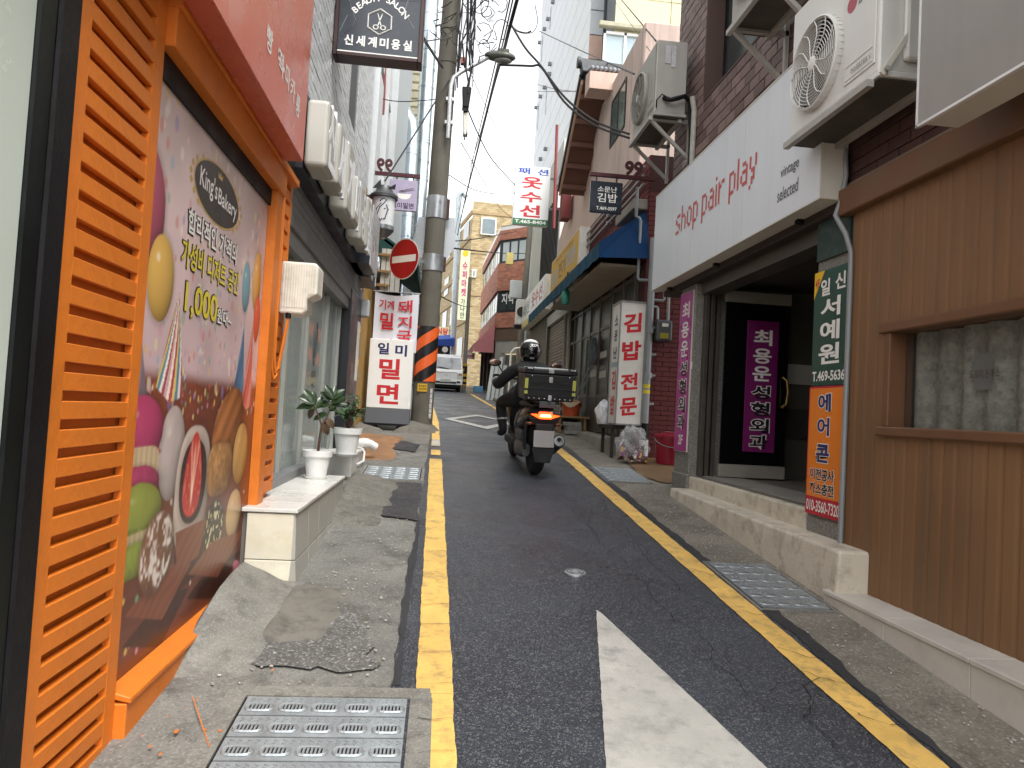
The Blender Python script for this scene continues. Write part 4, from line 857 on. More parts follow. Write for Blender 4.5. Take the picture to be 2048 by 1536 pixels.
MB().beam(c0-N*.012, Vector((-.42, 12.02, 3.86)), .05, .06).build('bracket', M_STRAP, ts); 
to = thing('sign_back', 'bare aluminium back of a sign facing away behind the pole', 'road sign', (-.25, 12.42, 4.4))
MB().prism([(-.22, -.42), (.22, -.42), (.37, -.16), (.33, .34), (-.30, .30), (-.37, -.16)], (-.27, 12.42, 4.42), (1, 0, 0), (0, 0, 1), .012).build('plate', M_STRAP, to); MB().beam((-.27, 12.3, 4.5), (-.27, 12.42, 4.5), .05).build('bracket', M_STRAP, to)
# street lamp on its arm
tl = thing('street_lamp', 'grey street lamp on a bent arm fixed to the utility pole', 'street lamp', (-.05, 12.0, 6))
M_ARM = mat('pale_galvanised', '#c3c6c6', .4, .4, var=.1); pa_, rr = pol(6.4); X0 = pa_.x+.10; YF = 11.86
MB().tube([(X0, YF, 5.95), (X0+.0, YF, 6.85), (X0+.04, YF, 7.0), (X0+.15, YF, 7.1), (X0+.62, YF, 7.42)], .035, 10).build('arm', M_ARM, tl, True)
for z in (6.2, 6.6): MB().box(X0-.07, X0+.07, YF+.0, YF+.12, z, z+.06).build('clamp', M_ARM, tl, bev=.005)
MB().ell((X0+.80, YF, 7.44), (.27, .12, .085), 18, 10).build('head', mat('lamp_grey', '#55574f', .5, .3, var=.15), tl, True); MB().box(X0+.75, X0+.95, YF-.06, YF+.06, 7.50, 7.56).build('photocell', mat('lamp_grey', '#55574f'), tl, bev=.01)
MB().ell((X0+.85, YF, 7.37), (.16, .09, .04), 16, 8).build('diffuser', mat('lamp_glass', '#8f8f86', .2), tl, True)
for nm, lb, b, m in (('junction_box', 'pale grey junction box strapped to the utility pole', (.13, .24, 11.88, 12.0, 6.05, 6.43), M_PLW), ('splice_case', 'black tapered cable splice case on the utility pole', (.09, .26, 11.82, 11.98, 6.5, 6.85), M_BLK)):
    tb = thing(nm, lb, 'junction box' if nm[0] == 'j' else 'splice case', (b[0], b[2], b[4])); x0, x1, y0, y1, z0, z1 = b; x0 += -.04; x1 -= .05
    MB().hexa([(x0+.03, y0, z0), (x1-.03, y0, z0), (x1-.03, y1, z0), (x0+.03, y1, z0)], [(x0, y0, z1), (x1, y0, z1), (x1, y1, z1), (x0, y1, z1)]).build('case', m, tb, bev=.012)
    MB().box(x0+.04, x1-.04, y0+.02, y1-.02, z0-.06, z0-.001).build('gland', M_BLK, tb); MB().box(x0+.02, x0+.10, y1, y1+.2, z0+.08, z0+.14).build('bracket', M_STRAP, tb)
MB().box(.0, .10, 11.85, 11.95, 7.26, 7.36).build('red_tag_box', mat('faded_red_box', '#8f4a40', .6), t)
# wires bundled on the pole
M_WIRE = mat('black_cable', '#1c1b1d', .6, var=.2)
def tube_obj(nm, pts, r, parent, seg=5, m=M_WIRE): return MB().tube(pts, r, seg).build(nm, m, parent, True)
rnd = random.Random(11)
mb = MB()
for k in range(15):
    x0 = .03+rnd.uniform(-.06, .16); P = []
    for i in range(9): z = 9.6-i*rnd.uniform(.30, .36); P.append((x0+rnd.uniform(-.05, .05)+.02*i*.5*(x0 > .1)-.03*i*.3, 11.86+rnd.uniform(-.06, .05), z))
    mb.tube(P, rnd.uniform(.007, .015), 5)
for k in range(30):                            # loose loops
    c = Vector((rnd.choice([rnd.uniform(-.55, .1), rnd.uniform(.0, .5), rnd.uniform(.1, .9)]), 11.8+rnd.uniform(-.12, .1), rnd.uniform(7.5, 9.3))); r0 = rnd.uniform(.06, .2); n = 9; ph = rnd.uniform(0, 6)
    mb.tube([c+Vector((r0*math.cos(ph+i*.6), .04*math.sin(i), r0*1.2*math.sin(ph+i*.6))) for i in range(n)], rnd.uniform(.005, .010), 4)
for k in range(48):                            # frayed ends
    p = Vector((rnd.choice([rnd.uniform(-.65, -.15), rnd.uniform(.2, .55)]), 11.8, rnd.uniform(7.4, 9.2))); mb.tube([p, p+Vector((rnd.uniform(-.15, .15), 0, rnd.uniform(-.1, .14))), p+Vector((rnd.uniform(-.25, .25), 0, rnd.uniform(-.15, .2)))], rnd.uniform(.005, .011), 4)
tag(mb.build('wire_tangle', M_WIRE, t, True), kind='stuff')
MB().beam((-.2, 12.0, 8.55), (1.05, 11.9, 8.62), .09, .08).build('crossarm', M_POLE, t)
# free cables
def cable(label, pts, r=.012, sag=0., grp='overhead cables', m=M_WIRE):
    P = [atY(px, py, Y) for px, py, Y in pts]; Q = []
    if len(P) == 2: Q = catenary(P[0], P[1], sag)
    else:
        for i in range(len(P)-1):
            p0, p1, p2, p3 = P[max(0, i-1)], P[i], P[i+1], P[min(len(P)-1, i+2)]
            for k in range(6):
                u = k/6; Q.append(.5*((2*p1)+(p2-p0)*u+(2*p0-5*p1+4*p2-p3)*u*u+(3*p1-p0-3*p2+p3)*u**3))
        Q.append(P[-1])
    o = MB().tube(Q, r, 6).build('overhead_cable', m, None, True); return tag(o, label, 'cable', grp)
cable('thick knotted cable bundle dropping from the crossarm towards the far houses', [(1045,-40,10.5),(1018,60,11.5),(1008,100,13),(985,180,17),(955,300,24),(930,400,33),(915,470,44)], .03)
cable('thin line beside the knotted bundle running to the far grey duct', [(1030,-20,10.6),(1000,110,13),(962,262,22),(925,390,34),(908,480,46)], .012)
cable('second thin line running beside the knotted bundle to the beige building', [(1024,-20,10.6),(990,130,13),(950,300,24),(935,380,34),(918,490,46)], .012)
cable('heavy cable from the crossarm down to the near air conditioner', [(1020,45,11.9),(1050,95,11.5),(1082,132,11.2),(1130,195,10.8),(1190,242,10.4),(1258,268,9.6)], .018)
cable('twin heavy cable sagging just below the first to the air conditioner', [(1000,130,11.9),(1060,132,11.5),(1084,136,11.2),(1128,203,10.8),(1188,250,10.4),(1258,276,9.6)], .018)
cable('cable from the bottom of the splice case down to the sewing shop sign', [(930,205,11.9),(955,265,13),(985,320,16),(1030,370,20)], .012)
cable('fine wire from the lamp bracket slanting to the top of the sewing shop sign', [(938,140,11.9),(1036,330,20)], .006, .1)
cable('fine wire crossing below the lamp to the foot of the sewing shop sign', [(922,285,11.9),(1000,415,24),(1032,440,26)], .008, .0)
cable('slack line looping from the pole to the sewing shop sign at mid height', [(898,350,12.2),(950,380,15),(1000,388,18),(1030,386,20)], .008)
cable('line from the pole down left to the salon lantern', [(898,160,11.95),(770,362,10.4)], .012, .0)
cable('black cable from the salon sign down to the tangle on the pole', [(838,55,7.2),(852,85,8.6),(885,135,11.8)], .02)
cable('steel rod-like line from the salon sign to the pole collar', [(838,85,7.2),(915,72,11.8)], .008, .0)
cable('thin line from the noodle house fin to the pole', [(738,192,12.0),(800,203,12.0),(880,198,12.0)], .008)
cable('dark line from the sign back to the second pole, lower one', [(885,483,12.4),(950,478,20),(1032,463,29)], .014)
cable('dark line below the sign back running level to the red brick house', [(885,494,12.4),(1000,506,28),(1055,507,38)], .02)
cable('line from the pole bracket down towards the white lorry', [(880,592,12.3),(945,612,40)], .012, .1)
cable('long wire from the white tower to the top of the near air conditioner', [(1078,62,27),(1170,105,18),(1268,148,9.6)], .014)
cable('steep black wire in front of the cream tower block', [(1235,-10,20),(1312,82,9.4)], .012, .0)
cable('steep thin wire beside the black one in front of the cream tower block', [(1228,0,20),(1300,102,10.4)], .006, .0)
cable('horizontal wire crossing the white tower towards the gable', [(1072,183,27),(1130,183,20),(1222,181,14)], .010)
cable('lower slack wire crossing the white tower towards the gable', [(1072,168,27),(1110,178,22),(1160,184,17)], .010)
cable('loop of slack wire left of the white tower', [(1030,60,11),(1062,66,11),(1075,45,11),(1070,10,11)], .006)
cable('curled cable tail below the crossarm end', [(1022,50,11.9),(1035,62,11.9),(1052,66,11.9),(1062,62,11.9)], .014)
# ================================================================== RIGHT SIDE, near: brown shop
M_BRS = mat('brown_siding', '#7c5b3c', .6, var=.1, vs=1.2, streak=.5, dirt=(.10,.062,.035)); M_BRD = mat('brown_trim', '#6b4a31', .5, var=.12, vs=4, bump=.15, bs=30)
M_BRICKD = mat('dark_brown_brick', '#4a322b', .7, var=.2, vs=8, orand=.2)
t = thing('brown_shop', 'brown shop wall of ribbed siding with a curtained window', 'shopfront', (2.7, 3, gz(3)))
def siding(y0, y1, z0, z1):
    n = max(4, int((y1-y0)/.0125))
    def fn(u, v):
        y = y0+(y1-y0)*u; p = (y/.10) % 1; x = 2.65+.005*(1 if p < .12 else 0 if p > .3 else 1-(p-.12)/.18)+.002*math.sin(y*9); return (x, y, z0+(z1-z0)*v)
    MB().grid(fn, n, 1).build('siding', M_BRS, t)
WY0, WY1, WZ0, WZ1 = 1.9, 3.955, 1.455, 2.015
siding(-1, WY0, .40, 2.9); siding(WY1, 4.42, .40, 2.9); siding(WY0, WY1, .40, WZ0); siding(WY0, WY1, WZ1, 2.9)
MB().box(2.664, 3.2, 4.395, 4.425, .3, 2.9).build('corner_trim', M_BRD, t)
MB().box(2.615, 2.662, WY0-.1, WY1+.105, WZ1, WZ1+.06).build('window_frame', M_BRD, t, bev=.008); MB().box(2.615, 2.662, WY0-.1, WY1+.105, WZ0-.055, WZ0).build('window_frame', M_BRD, t, bev=.008)
MB().box(2.628, 2.662, WY1, WY1+.06, WZ0, WZ1).build('window_frame', M_BRD, t, bev=.006)
MB().box(2.655, 2.78, WY1, WY1+.02, WZ0-.01, WZ1+.01).build('jamb', M_BRD, t); MB().box(2.655, 2.78, WY0, WY1, WZ1, WZ1+.02).build('jamb', M_BRD, t); MB().box(2.655, 2.78, WY0, WY1, WZ0-.02, WZ0).build('jamb', M_BRD, t)
MB().box(2.735, 2.742, WY0, WY1, WZ0, WZ1).build('pane', glass_mat('window_glass', (.08, .085, .08), .06, .2), t)
MB().grid(lambda u, v: (2.79+.02*math.sin(u*2*math.pi*11)+.012*math.sin(u*31), WY0+(WY1-WY0-.02)*u, WZ0+(WZ1-WZ0)*v), 120, 1).build('curtain', mat('lace_curtain', '#a3a498', .95, var=.4, vs=16, dirt=(.09,.09,.085), dirtamt=.6), t, True)
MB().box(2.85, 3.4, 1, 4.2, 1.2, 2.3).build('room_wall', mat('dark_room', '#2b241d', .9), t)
fc = faceR(2.7345, WY1, WY0, WZ0, WZ1); a, b = (WY1-atX(1940, 748, 2.735).y)/fc.w, (WY1-atX(2000, 748, 2.735).y)/fc.w
fc.text(t, '도로리 돈까스', (a, .44, b, .52), mat('faint_brown_print', '#4b3a34', .6), .01); fc.rect(t, 'paper', (a-.005, .28, a+.055, .62), mat('faint_paper', '#8c8f8b', .8), -.03)
MB().box(2.58, 3.0, -1, 4.50, 2.85, 3.03).build('fascia', M_BRD, t, bev=.008); MB().box(2.63, 3.0, -1, 4.46, 3.03, 3.07).build('mortar_strip', mat('mortar', '#7d6f60', .9, var=.2, bump=.4), t)
MB().box(2.672, 3.0, -1, 4.5, 3.07, 8.2).build('wall_core', mat('dark_mortar', '#2e2522', .9), t)
bricks(t, faceR(2.668, 4.5, 1.6, 3.07, 3.9), .21, .085, M_BRICKD, .008, .01, limit=120)
tl = thing('tiled_ledge', 'long pale grey tiled ledge at the foot of the brown shop', 'ledge', (2.5, 3, .3))
M_LDG = mat('pale_ledge_tile', '#cbc7be', .45, var=.07, vs=2, dirt=(.38,.36,.33), dirtamt=.4, orand=.03)
for a, b in ((4.22, 3.62), (3.615, 3.0), (2.995, 2.4), (2.395, 1.7), (1.695, .5)):
    MB().hexa([(2.43, b, gz(b)-.06), (2.46, b, gz(b)-.06), (2.46, a, gz(a)-.06), (2.43, a, gz(a)-.06)], [(2.43, b, .405), (2.46, b, .405), (2.46, a, .405), (2.43, a, .405)]).build('riser_tile', M_LDG, tl, bev=.002)
    MB().box(2.42, 2.70, b, a, .408, .432).build('top_tile', M_LDG, tl, bev=.003)
MB().box(2.432, 2.68, 4.205, 4.222, .25, .405).build('end_tile', M_LDG, tl); MB().box(2.465, 2.9, .5, 4.2, -.1, .40).build('core', mat('joint_grey', '#6d6a63'), tl)
t = thing('blank_fascia_sign', 'large blank light grey sign panel in the upper right corner', 'shop sign', (2.3, 2.5, 2.93))
M_SGR = mat('grey_sign_face', '#8f8c88', .45, var=.07, vs=2, bump=.05, bs=200, streak=.2, dirt=(.2,.19,.18)); M_SEDGE = mat('sign_edge_cream', '#c9c5ba', .45, var=.1)
MB().box(2.25, 2.262, .8, 3.23, 2.935, 4.7).build('sign_face', M_SGR, t); MB().box(2.264, 2.46, .8, 3.225, 2.94, 4.7).build('sign_box', M_SEDGE, t, bev=.004)
MB().box(2.246, 2.266, .8, 3.236, 2.925, 2.938).box(2.246, 2.266, 3.228, 3.24, 2.925, 4.7).build('edge_trim', mat('white_trim', '#dedede', .35, .2), t); MB().beam((2.46, 2.6, 2.97), (2.68, 2.6, 2.97), .05).beam((2.46, 3.1, 3.6), (2.68, 3.1, 3.6), .05).build('bracket', M_BLK, t)

# ------------------------------------------------------------------ air conditioners
M_ACW = mat('ac_white_metal', '#d2d1cc', .4, .1, var=.06, vs=3, streak=.15, dirt=(.45,.43,.38)); M_ACG = mat('ac_grey_metal', '#a5a19a', .45, .2, var=.08, vs=3, streak=.3, dirt=(.22,.2,.17)); M_ACD = mat('ac_dark', '#34332f', .7, .2, var=.3, vs=5)
def ac_unit(label, x0, dep, y0, y1, z0, z1, fy, fz, fr, m, wall, logo=False, foot=.06, square=False, brace=True):
    t = thing('air_conditioner', label, 'air conditioner', (x0, (y0+y1)/2, z0), 'outdoor air conditioners on the right-hand walls'); x1 = x0+dep
    MB().box(x0, x1, y0, y1, z0+foot, z1).build('case', m, t, bev=.012, seg=2)
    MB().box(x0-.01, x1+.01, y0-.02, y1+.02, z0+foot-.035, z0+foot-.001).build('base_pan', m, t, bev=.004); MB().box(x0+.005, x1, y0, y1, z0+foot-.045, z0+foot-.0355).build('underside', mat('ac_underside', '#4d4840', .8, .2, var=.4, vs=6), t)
    c = Vector((x0, fy, fz)); n = 40
    MB().cyl(c-Vector((.004, 0, 0)), c-Vector((.0005, 0, 0)), fr*.93, seg=n).build('fan_well', M_ACD, t)
    MB().lathe([(fr*.99, -.002), (fr, .045), (fr*.965, .05), (fr*.95, -.002)], c, (-1, 0, 0), n).build('shroud', m, t, True)
    mb = MB()
    for k in range(3):
        a = 2*math.pi*k/3+.4; b = a+1.5; mb.grid(lambda u, v: c+Vector((-.012-.02*u, math.cos(a+(b-a)*u)*fr*(.16+.72*v), math.sin(a+(b-a)*u)*fr*(.16+.72*v))), 7, 3)
    mb.build('fan_blade', mat('fan_grey', '#7b7a76', .5), t, True)
    g = MB(); nr = 11
    for k in range(nr):
        r_ = fr*(.20+.74*k/(nr-1)); g.tube([c+Vector((-.040, r_*math.cos(2*math.pi*i/n), r_*math.sin(2*math.pi*i/n))) for i in range(n+1)], .0028, 4, False)
    for k in range(12):
        a0 = 2*math.pi*k/12; g.tube([c+Vector((-.046, math.cos(a0+.28*math.sin(f*3))*fr*(.14+.8*f), math.sin(a0+.28*math.sin(f*3))*fr*(.14+.8*f))) for f in (0, .2, .4, .6, .8, 1)], .0035, 4, False)
    for k in range(44): a0 = 2*math.pi*k/44; g.tube([c+Vector((-.002, math.cos(a0)*fr*1.0, math.sin(a0)*fr)), c+Vector((-.044, math.cos(a0)*fr*.985, math.sin(a0)*fr*.985))], .003, 4, False)
    tag(g.build('grille', m, t), kind='stuff')
    MB().lathe([(fr*.16, 0), (fr*.16, .012), (fr*.12, .018), (.001, .018)], c-Vector((.038, 0, 0)), (-1, 0, 0), 24).build('hub', m, t, True)
    ys = y0+(y1-y0)*.02; w_ = (fy-fr)-y0-.05
    if w_ > .1:
        MB().box(x0-.007, x0-.0005, y0+.03, y0+.03+w_, z0+.12, z1-.03).build('service_panel', m, t, bev=.003)
        for d in (.14, .22): MB().box(x0-.011, x0-.0075, y0+.05, y0+.01+w_, z0+d, z0+d+.008).build('rib', m, t)
    # bracket: two arms and braces to the wall
    for y in ((y0+.08, y1-.08) if brace else ()):
        MB().beam((x0-.03, y, z0+.012), (wall, y, z0+.012), .04, .04).build('bracket_arm', M_ACG, t); MB().beam((x0+.0, y, z0-.01), (wall-.0, y, z0-.42), .035, .035).build('bracket_brace', M_ACG, t)
        MB().beam((wall-.02, y, z0-.45), (wall-.02, y, z0+.1), .04, .03).build('bracket_post', M_ACG, t)
    MB().beam((x0-.03, y0+.02, z0-.0), (x0-.03, y1-.02, z0-.0), .04, .04).build('bracket_rail', M_ACG, t); MB().beam((x1-.05, y0+.02, z0-.0), (x1-.05, y1-.02, z0-.0), .04, .04).build('bracket_rail', M_ACG, t)
    return t
a1 = ac_unit('nearest air conditioner with round fan, above the green calligraphy sign', 2.27, .34, 3.60, 4.60, 3.33, 4.26, 4.24, 3.74, .285, M_ACW, 2.66, brace=False)
fc = faceR(2.263, 4.60, 3.60, 3.33, 4.26); p = atX(1705, 8, 2.263)
MB().cyl((2.2615, p.y, p.z), (2.2625, p.y, p.z), .05, seg=24).build('logo_disc', mat('logo_red', '#a04a58', .4), a1); u0 = (4.60-p.y+.055)/fc.w; d0 = (4.26-p.z)/fc.h
fc.text(a1, 'LG', (u0+.01, d0-.045, u0+.10, d0+.045), mat('print_grey', '#6f6f70', .5), .02, .001); fc.text(a1, 'INVERTER V', (.755, .80, .95, .83), mat('print_grey', '#6f6f70'), .01, .009)
MB().beam((2.27, 3.57, 3.36), (2.65, 3.57, 3.95), .03, .012, (0, 1, 0)).build('stay_strap', M_SEDGE, a1); MB().cyl((2.29, 3.56, 3.385), (2.29, 3.545, 3.385), .014, seg=10).build('bolt', M_ACG, a1)
MB().box(2.40, 2.60, 3.56, 3.598, 3.45, 4.2).build('valve_cover', M_ACW, a1, bev=.02, seg=2)
a2 = ac_unit('air conditioner with labels on its side, beside the white vintage shop sign', 2.20, .36, 7.70, 8.62, 4.82, 5.72, 8.28, 5.28, .30, M_ACG, 2.66)
for k, (a, b) in enumerate(((2.30, 2.36), (2.37, 2.42))): MB().box(a, b, 7.692, 7.697, 5.45-.04*k, 5.66).build('sticker', mat('sticker_pale', '#b3b0b4', .5, var=.15, vs=30), a2)
MB().tube([(2.30, 7.69, 5.05), (2.36, 7.62, 5.0), (2.44, 7.6, 5.02), (2.52, 7.62, 5.06), (2.60, 7.66, 5.02), (2.63, 7.66, 4.6), (2.63, 7.66, 4.1)], .028, 8).build('refrigerant_hose', M_BLK, a2, True); MB().tube([(2.60, 7.6, 5.05), (2.63, 7.6, 4.9), (2.63, 7.6, 4.1)], .03, 8).build('insulated_pipe', mat('pipe_wrap', '#a9a69c', .8, var=.2, vs=12, bump=.5, bs=40), a2, True)
MB().tube([(2.22, 7.69, 4.93), (2.21, 7.66, 5.0), (2.26, 7.63, 5.06), (2.34, 7.66, 5.04)], .008, 6).build('cord', M_BLK, a2, True)
a3 = ac_unit('air conditioner high over the vintage shop sign, cut by the picture top', 2.20, .36, 4.72, 5.55, 4.62, 5.45, 5.22, 5.05, .28, M_ACG, 2.66)

# ------------------------------------------------------------------ brown tiled building with the vintage shop sign
t = thing('brown_tiled_building', 'brown tiled building with dark entrance, granite pillars and upper windows', 'building', (3, 6, gz(6)))
M_BRICKB = mat('mauve_brown_tile', '#7c6560', .5, var=.15, vs=5, orand=.16, spec=.45)
MB().box(2.68, 5, 4.51, 5.6, 3.0, 9).box(2.68, 5, 7.42, 8.35, 3.0, 9).box(2.68, 5, 5.6, 7.42, 3.0, 4.93).box(2.68, 5, 5.6, 7.42, 6.5, 9).build('wall_core', mat('dark_mortar', '#2e2522'), t)
bricks(t, faceR(2.672, 8.35, 4.52, 3.3, 7.6), .215, .108, [M_BRICKB, mat('mauve_brown_tile_dark', '#634c47', .5, var=.15, vs=5, orand=.16)], .012, .012, limit=300, holes=((.93, 1.1, 2.75, 2.67),))
[MB().box(2.665, 3.0, y, y+.022, 4.93, 6.5).build('window_jamb', mat('jamb_brown', '#4b3731', .7), t) for y in (7.402, 5.6)]; MB().box(2.665, 3.0, 5.62, 7.40, 4.92, 4.945).build('window_sill', mat('jamb_brown', '#4b3731'), t)
for y in (5.62, 6.48, 7.34): MB().box(2.86, 2.90, y, y+.06, 4.945, 6.5).build('window_frame', M_BLK, t)
MB().box(2.875, 2.885, 5.68, 6.48, 4.945, 6.5).build('pane', mat('dark_glass', '#39413f'), t); MB().box(2.875, 2.885, 6.54, 7.34, 4.945, 6.5).build('pane', mat('dark_glass', '#39413f'), t)
M_GRAN = mat('rough_granite', '#77756f', .7, var=.18, vs=4, speck=.5, sps=120, bump=.3, bs=120)
MB().box(2.65, 3.0, 7.33, 7.78, .6, 2.98).build('pillar', M_GRAN, t, bev=.008); MB().box(2.635, 2.99, 7.31, 7.80, .55, .86).build('pillar_foot', M_GRAN, t, bev=.01)
MB().box(2.67, 3.0, 4.43, 4.88, .6, 3.1).build('pillar', M_GRAN, t, bev=.008); MB().box(2.66, 2.999, 4.425, 4.89, .3, .80).build('pillar_foot', M_GRAN, t, bev=.008)
MB().box(3.01, 5.0, 7.62, 7.79, .6, 3.0).build('side_wall', M_GRAN, t)
MB().box(2.60, 2.95, 4.52, 8.3, 2.90, 3.06).build('lintel', mat('dark_brown_lintel', '#2c221e', .7, var=.25, vs=4), t, bev=.01); MB().box(2.70, 2.9, 4.9, 7.3, 2.78, 2.90).build('door_head', mat('bronze_frame', '#55504a', .4, .4, var=.15), t)
# entrance hall
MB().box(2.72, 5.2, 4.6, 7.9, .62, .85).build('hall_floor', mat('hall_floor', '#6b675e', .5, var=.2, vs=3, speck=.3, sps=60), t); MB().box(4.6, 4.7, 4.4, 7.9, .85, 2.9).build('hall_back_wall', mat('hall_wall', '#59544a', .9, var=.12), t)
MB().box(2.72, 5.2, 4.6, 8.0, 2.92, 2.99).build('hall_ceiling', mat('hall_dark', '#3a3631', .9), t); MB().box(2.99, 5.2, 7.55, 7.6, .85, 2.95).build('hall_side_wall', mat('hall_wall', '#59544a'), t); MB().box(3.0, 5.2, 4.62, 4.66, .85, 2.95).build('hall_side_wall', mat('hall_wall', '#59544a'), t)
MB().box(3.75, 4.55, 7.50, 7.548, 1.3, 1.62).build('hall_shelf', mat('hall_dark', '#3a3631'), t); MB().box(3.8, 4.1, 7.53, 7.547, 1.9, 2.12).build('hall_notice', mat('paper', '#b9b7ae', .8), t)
for x in (2.74, 2.80, 2.87): MB().box(x, x+.045, 7.25+.02*(x > 2.8), 7.33, .85, 2.80).build('door_frame', mat('bronze_frame', '#55504a'), t, bev=.004)
td = thing('glass_door', 'dark open glass door with purple clinic sign inside the entrance', 'door', (3.3, 7.18, .86))
MB().box(2.93, 3.63, 7.17, 7.19, 1.0, 2.70).build('pane', mat('black_glass', '#0b0c10', .08, var=.1, spec=.6), td)
M_DBAR = mat('door_bar', '#a09c92', .4, .3, var=.15); MB().box(2.92, 3.64, 7.155, 7.205, .865, .998).build('bottom_rail', M_DBAR, td, bev=.005); MB().box(2.92, 3.64, 7.155, 7.205, 2.702, 2.82).build('top_rail', M_DBAR, td, bev=.005)
MB().tube([(3.58, 7.165, 1.62), (3.60, 7.11, 1.66), (3.61, 7.10, 1.78), (3.60, 7.11, 1.90), (3.58, 7.165, 1.94)], .014, 8).build('handle', mat('brass', '#b59a5a', .3, .8), td, True)
M_PUR = mat('magenta_sign', '#a2197f', .35, var=.05); M_INK = mat('ink_black', '#15131a', .45)
def clinic(fc, t, two=True):
    fc.rect(t, 'sign_face', (0, 0, 1, 1), M_PUR if two else mat('shaded_magenta', '#6f1159', .5), .0008); L = [('최', .06, .165), ('용', .185, .288), ('운', .305, .407), ('성', .44, .53), ('형', .55, .645), ('외', .66, .755), ('과', .77, .865)]  # door copy uses a darker magenta: the entrance shade is put into its colour
    k = 1 if two else 1.13; o = 0 if two else -.0
    for i, (ch, a, b) in enumerate(L):
        r = (.20, a*k+o, .80, b*k+o)
        if i < 3: fc.text(t, ch, r, M_WHT, .025, .002)
        else: fc.text(t, ch, (.17, r[1]-.006, .83, r[3]+.006), M_WHT, .075, .0016); fc.text(t, ch, r, M_INK, .026, .0024)
    if two: fc.text(t, '2F', (.33, .897, .70, .96), M_WHT, .03, .002)
tp = thing('clinic_sign', 'tall purple clinic sign with white and black letters on the granite pillar', 'shop sign', (2.65, 7.55, 1.1))
MB().box(2.632, 2.648, 7.36, 7.76, 1.09, 2.84).build('panel', mat('sign_edge_cream', '#c9c5ba'), tp); clinic(faceR(2.6315, 7.755, 7.365, 1.095, 2.835), tp)
tp = thing('door_poster', 'purple clinic poster without floor number on the dark open door', 'shop sign', (3.35, 7.16, 1.15)); MB().box(3.17, 3.51, 7.160, 7.169, 1.14, 2.52).build('panel', M_PUR, tp); clinic(faceC(7.1595, 3.17, 3.51, 1.14, 2.52), tp, False)
MB().box(2.640, 2.648, 7.335, 7.358, 1.98, 2.06).build('small_notice', M_PLW, t)
# steps
ts = thing('entrance_steps', 'worn cream painted steps in front of the dark entrance', 'steps', (2.6, 5.6, .5))
M_STP = mat('chipped_cream_paint', '#cdc5b4', .65, var=.1, vs=3, bump=.3, bs=40, dirt=(.24,.20,.155), dirtamt=.65)
MB().hexa([(2.44, 4.12, .2), (2.75, 4.12, .2), (2.75, 7.3, .5), (2.44, 7.3, .5)], [(2.46, 4.12, .685), (2.75, 4.12, .685), (2.75, 7.3, .715), (2.46, 7.3, .715)]).build('lower_step', M_STP, ts, bev=.018, seg=2)
MB().box(2.66, 2.78, 4.9, 7.32, .6, .842).build('upper_step', M_STP, ts, bev=.015, seg=2); MB().box(2.78, 3.2, 4.9, 7.32, .846, .858).build('landing', mat('landing_stone', '#8f8c84', .5, var=.2, vs=4), ts)
# green and orange signs on the near pillar
tg = thing('calligraphy_sign', 'dark green sign with white brush letters above the orange sign', 'shop sign', (2.66, 4.65, 1.7)); M_GSG = mat('sign_green', '#14453a', .35, var=.08, vs=3); M_OSG = mat('sign_orange', '#e07c1e', .38, var=.05, vs=3); M_RSG = mat('sign_crimson', '#b51f35', .4)
MB().box(2.648, 2.668, 4.43, 4.875, 1.725, 2.54).build('panel', M_GSG, tg); fc = faceR(2.6475, 4.875, 4.43, 1.725, 2.54)
fc.poly(tg, 'yellow_corner', [(0, .24), (.30, 0), (0, 0)], mat('sign_yellow', '#e3b51c', .4)); fc.text(tg, '4F', (.03, .06, .16, .14), M_RSG, .02, .0025)
for s, r in (('일', (.20, .08, .47, .225)), ('신', (.62, .06, .90, .20)), ('서', (.22, .25, .78, .415)), ('예', (.22, .45, .78, .615)), ('원', (.20, .645, .80, .82)), ('T.469-5636', (.04, .875, .96, .965))): fc.text(tg, s, r, M_WHT, .028)
tg = thing('aircon_service_sign', 'orange sign with navy letters and red telephone strip below the green sign', 'shop sign', (2.66, 4.65, .8))
MB().box(2.646, 2.666, 4.43, 4.885, .82, 1.718).build('panel', M_RSG, tg); fc = faceR(2.6455, 4.885, 4.43, .82, 1.718); fc.rect(tg, 'orange_field', (.03, .015, .97, .862), M_OSG, .001)
for s, r in (('에', (.28, .06, .64, .195)), ('어', (.28, .245, .62, .385)), ('콘', (.27, .45, .64, .59))): fc.text(tg, s, (r[0]-.015, r[1]-.007, r[2]+.015, r[3]+.007), M_WHT, .065, .002); fc.text(tg, s, r, M_NAVY, .03, .003)
for s, r in (('이전공사', (.12, .64, .80, .73)), ('까스충전', (.12, .75, .80, .84))): fc.text(tg, s, (r[0]-.012, r[1]-.005, r[2]+.012, r[3]+.005), M_WHT, .06, .002); fc.text(tg, s, r, M_INK, .026, .003)
fc.text(tg, '010-3560-7320', (.04, .885, .96, .975), M_WHT, .02, .002)
tg = thing('faded_sign', 'small faded dark green panel above the calligraphy sign', 'shop sign', (2.66, 4.65, 2.6)); MB().box(2.648, 2.668, 4.45, 4.86, 2.62, 2.90).build('panel', mat('faded_green', '#1c3530', .5, var=.2, vs=6, dirt=(.15,.17,.16), dirtamt=.3), tg)
tcn = thing('conduit', 'grey flexible conduit running down between orange sign and brown wall', 'conduit', (2.62, 4.43, .5))
P = [(2.62, 4.50, 3.32), (2.61, 4.46, 3.12), (2.60, 4.48, 2.98), (2.57, 4.50, 2.86), (2.60, 4.42, 2.72), (2.632, 4.405, 2.6)]+[(2.632, 4.40, 2.5-.2*k) for k in range(11)]+[(2.62, 4.38, .45), (2.56, 4.34, .42)]
MB().tube(P, .017, 8).build('tube', M_GPIPE, tcn, True); mb = MB()
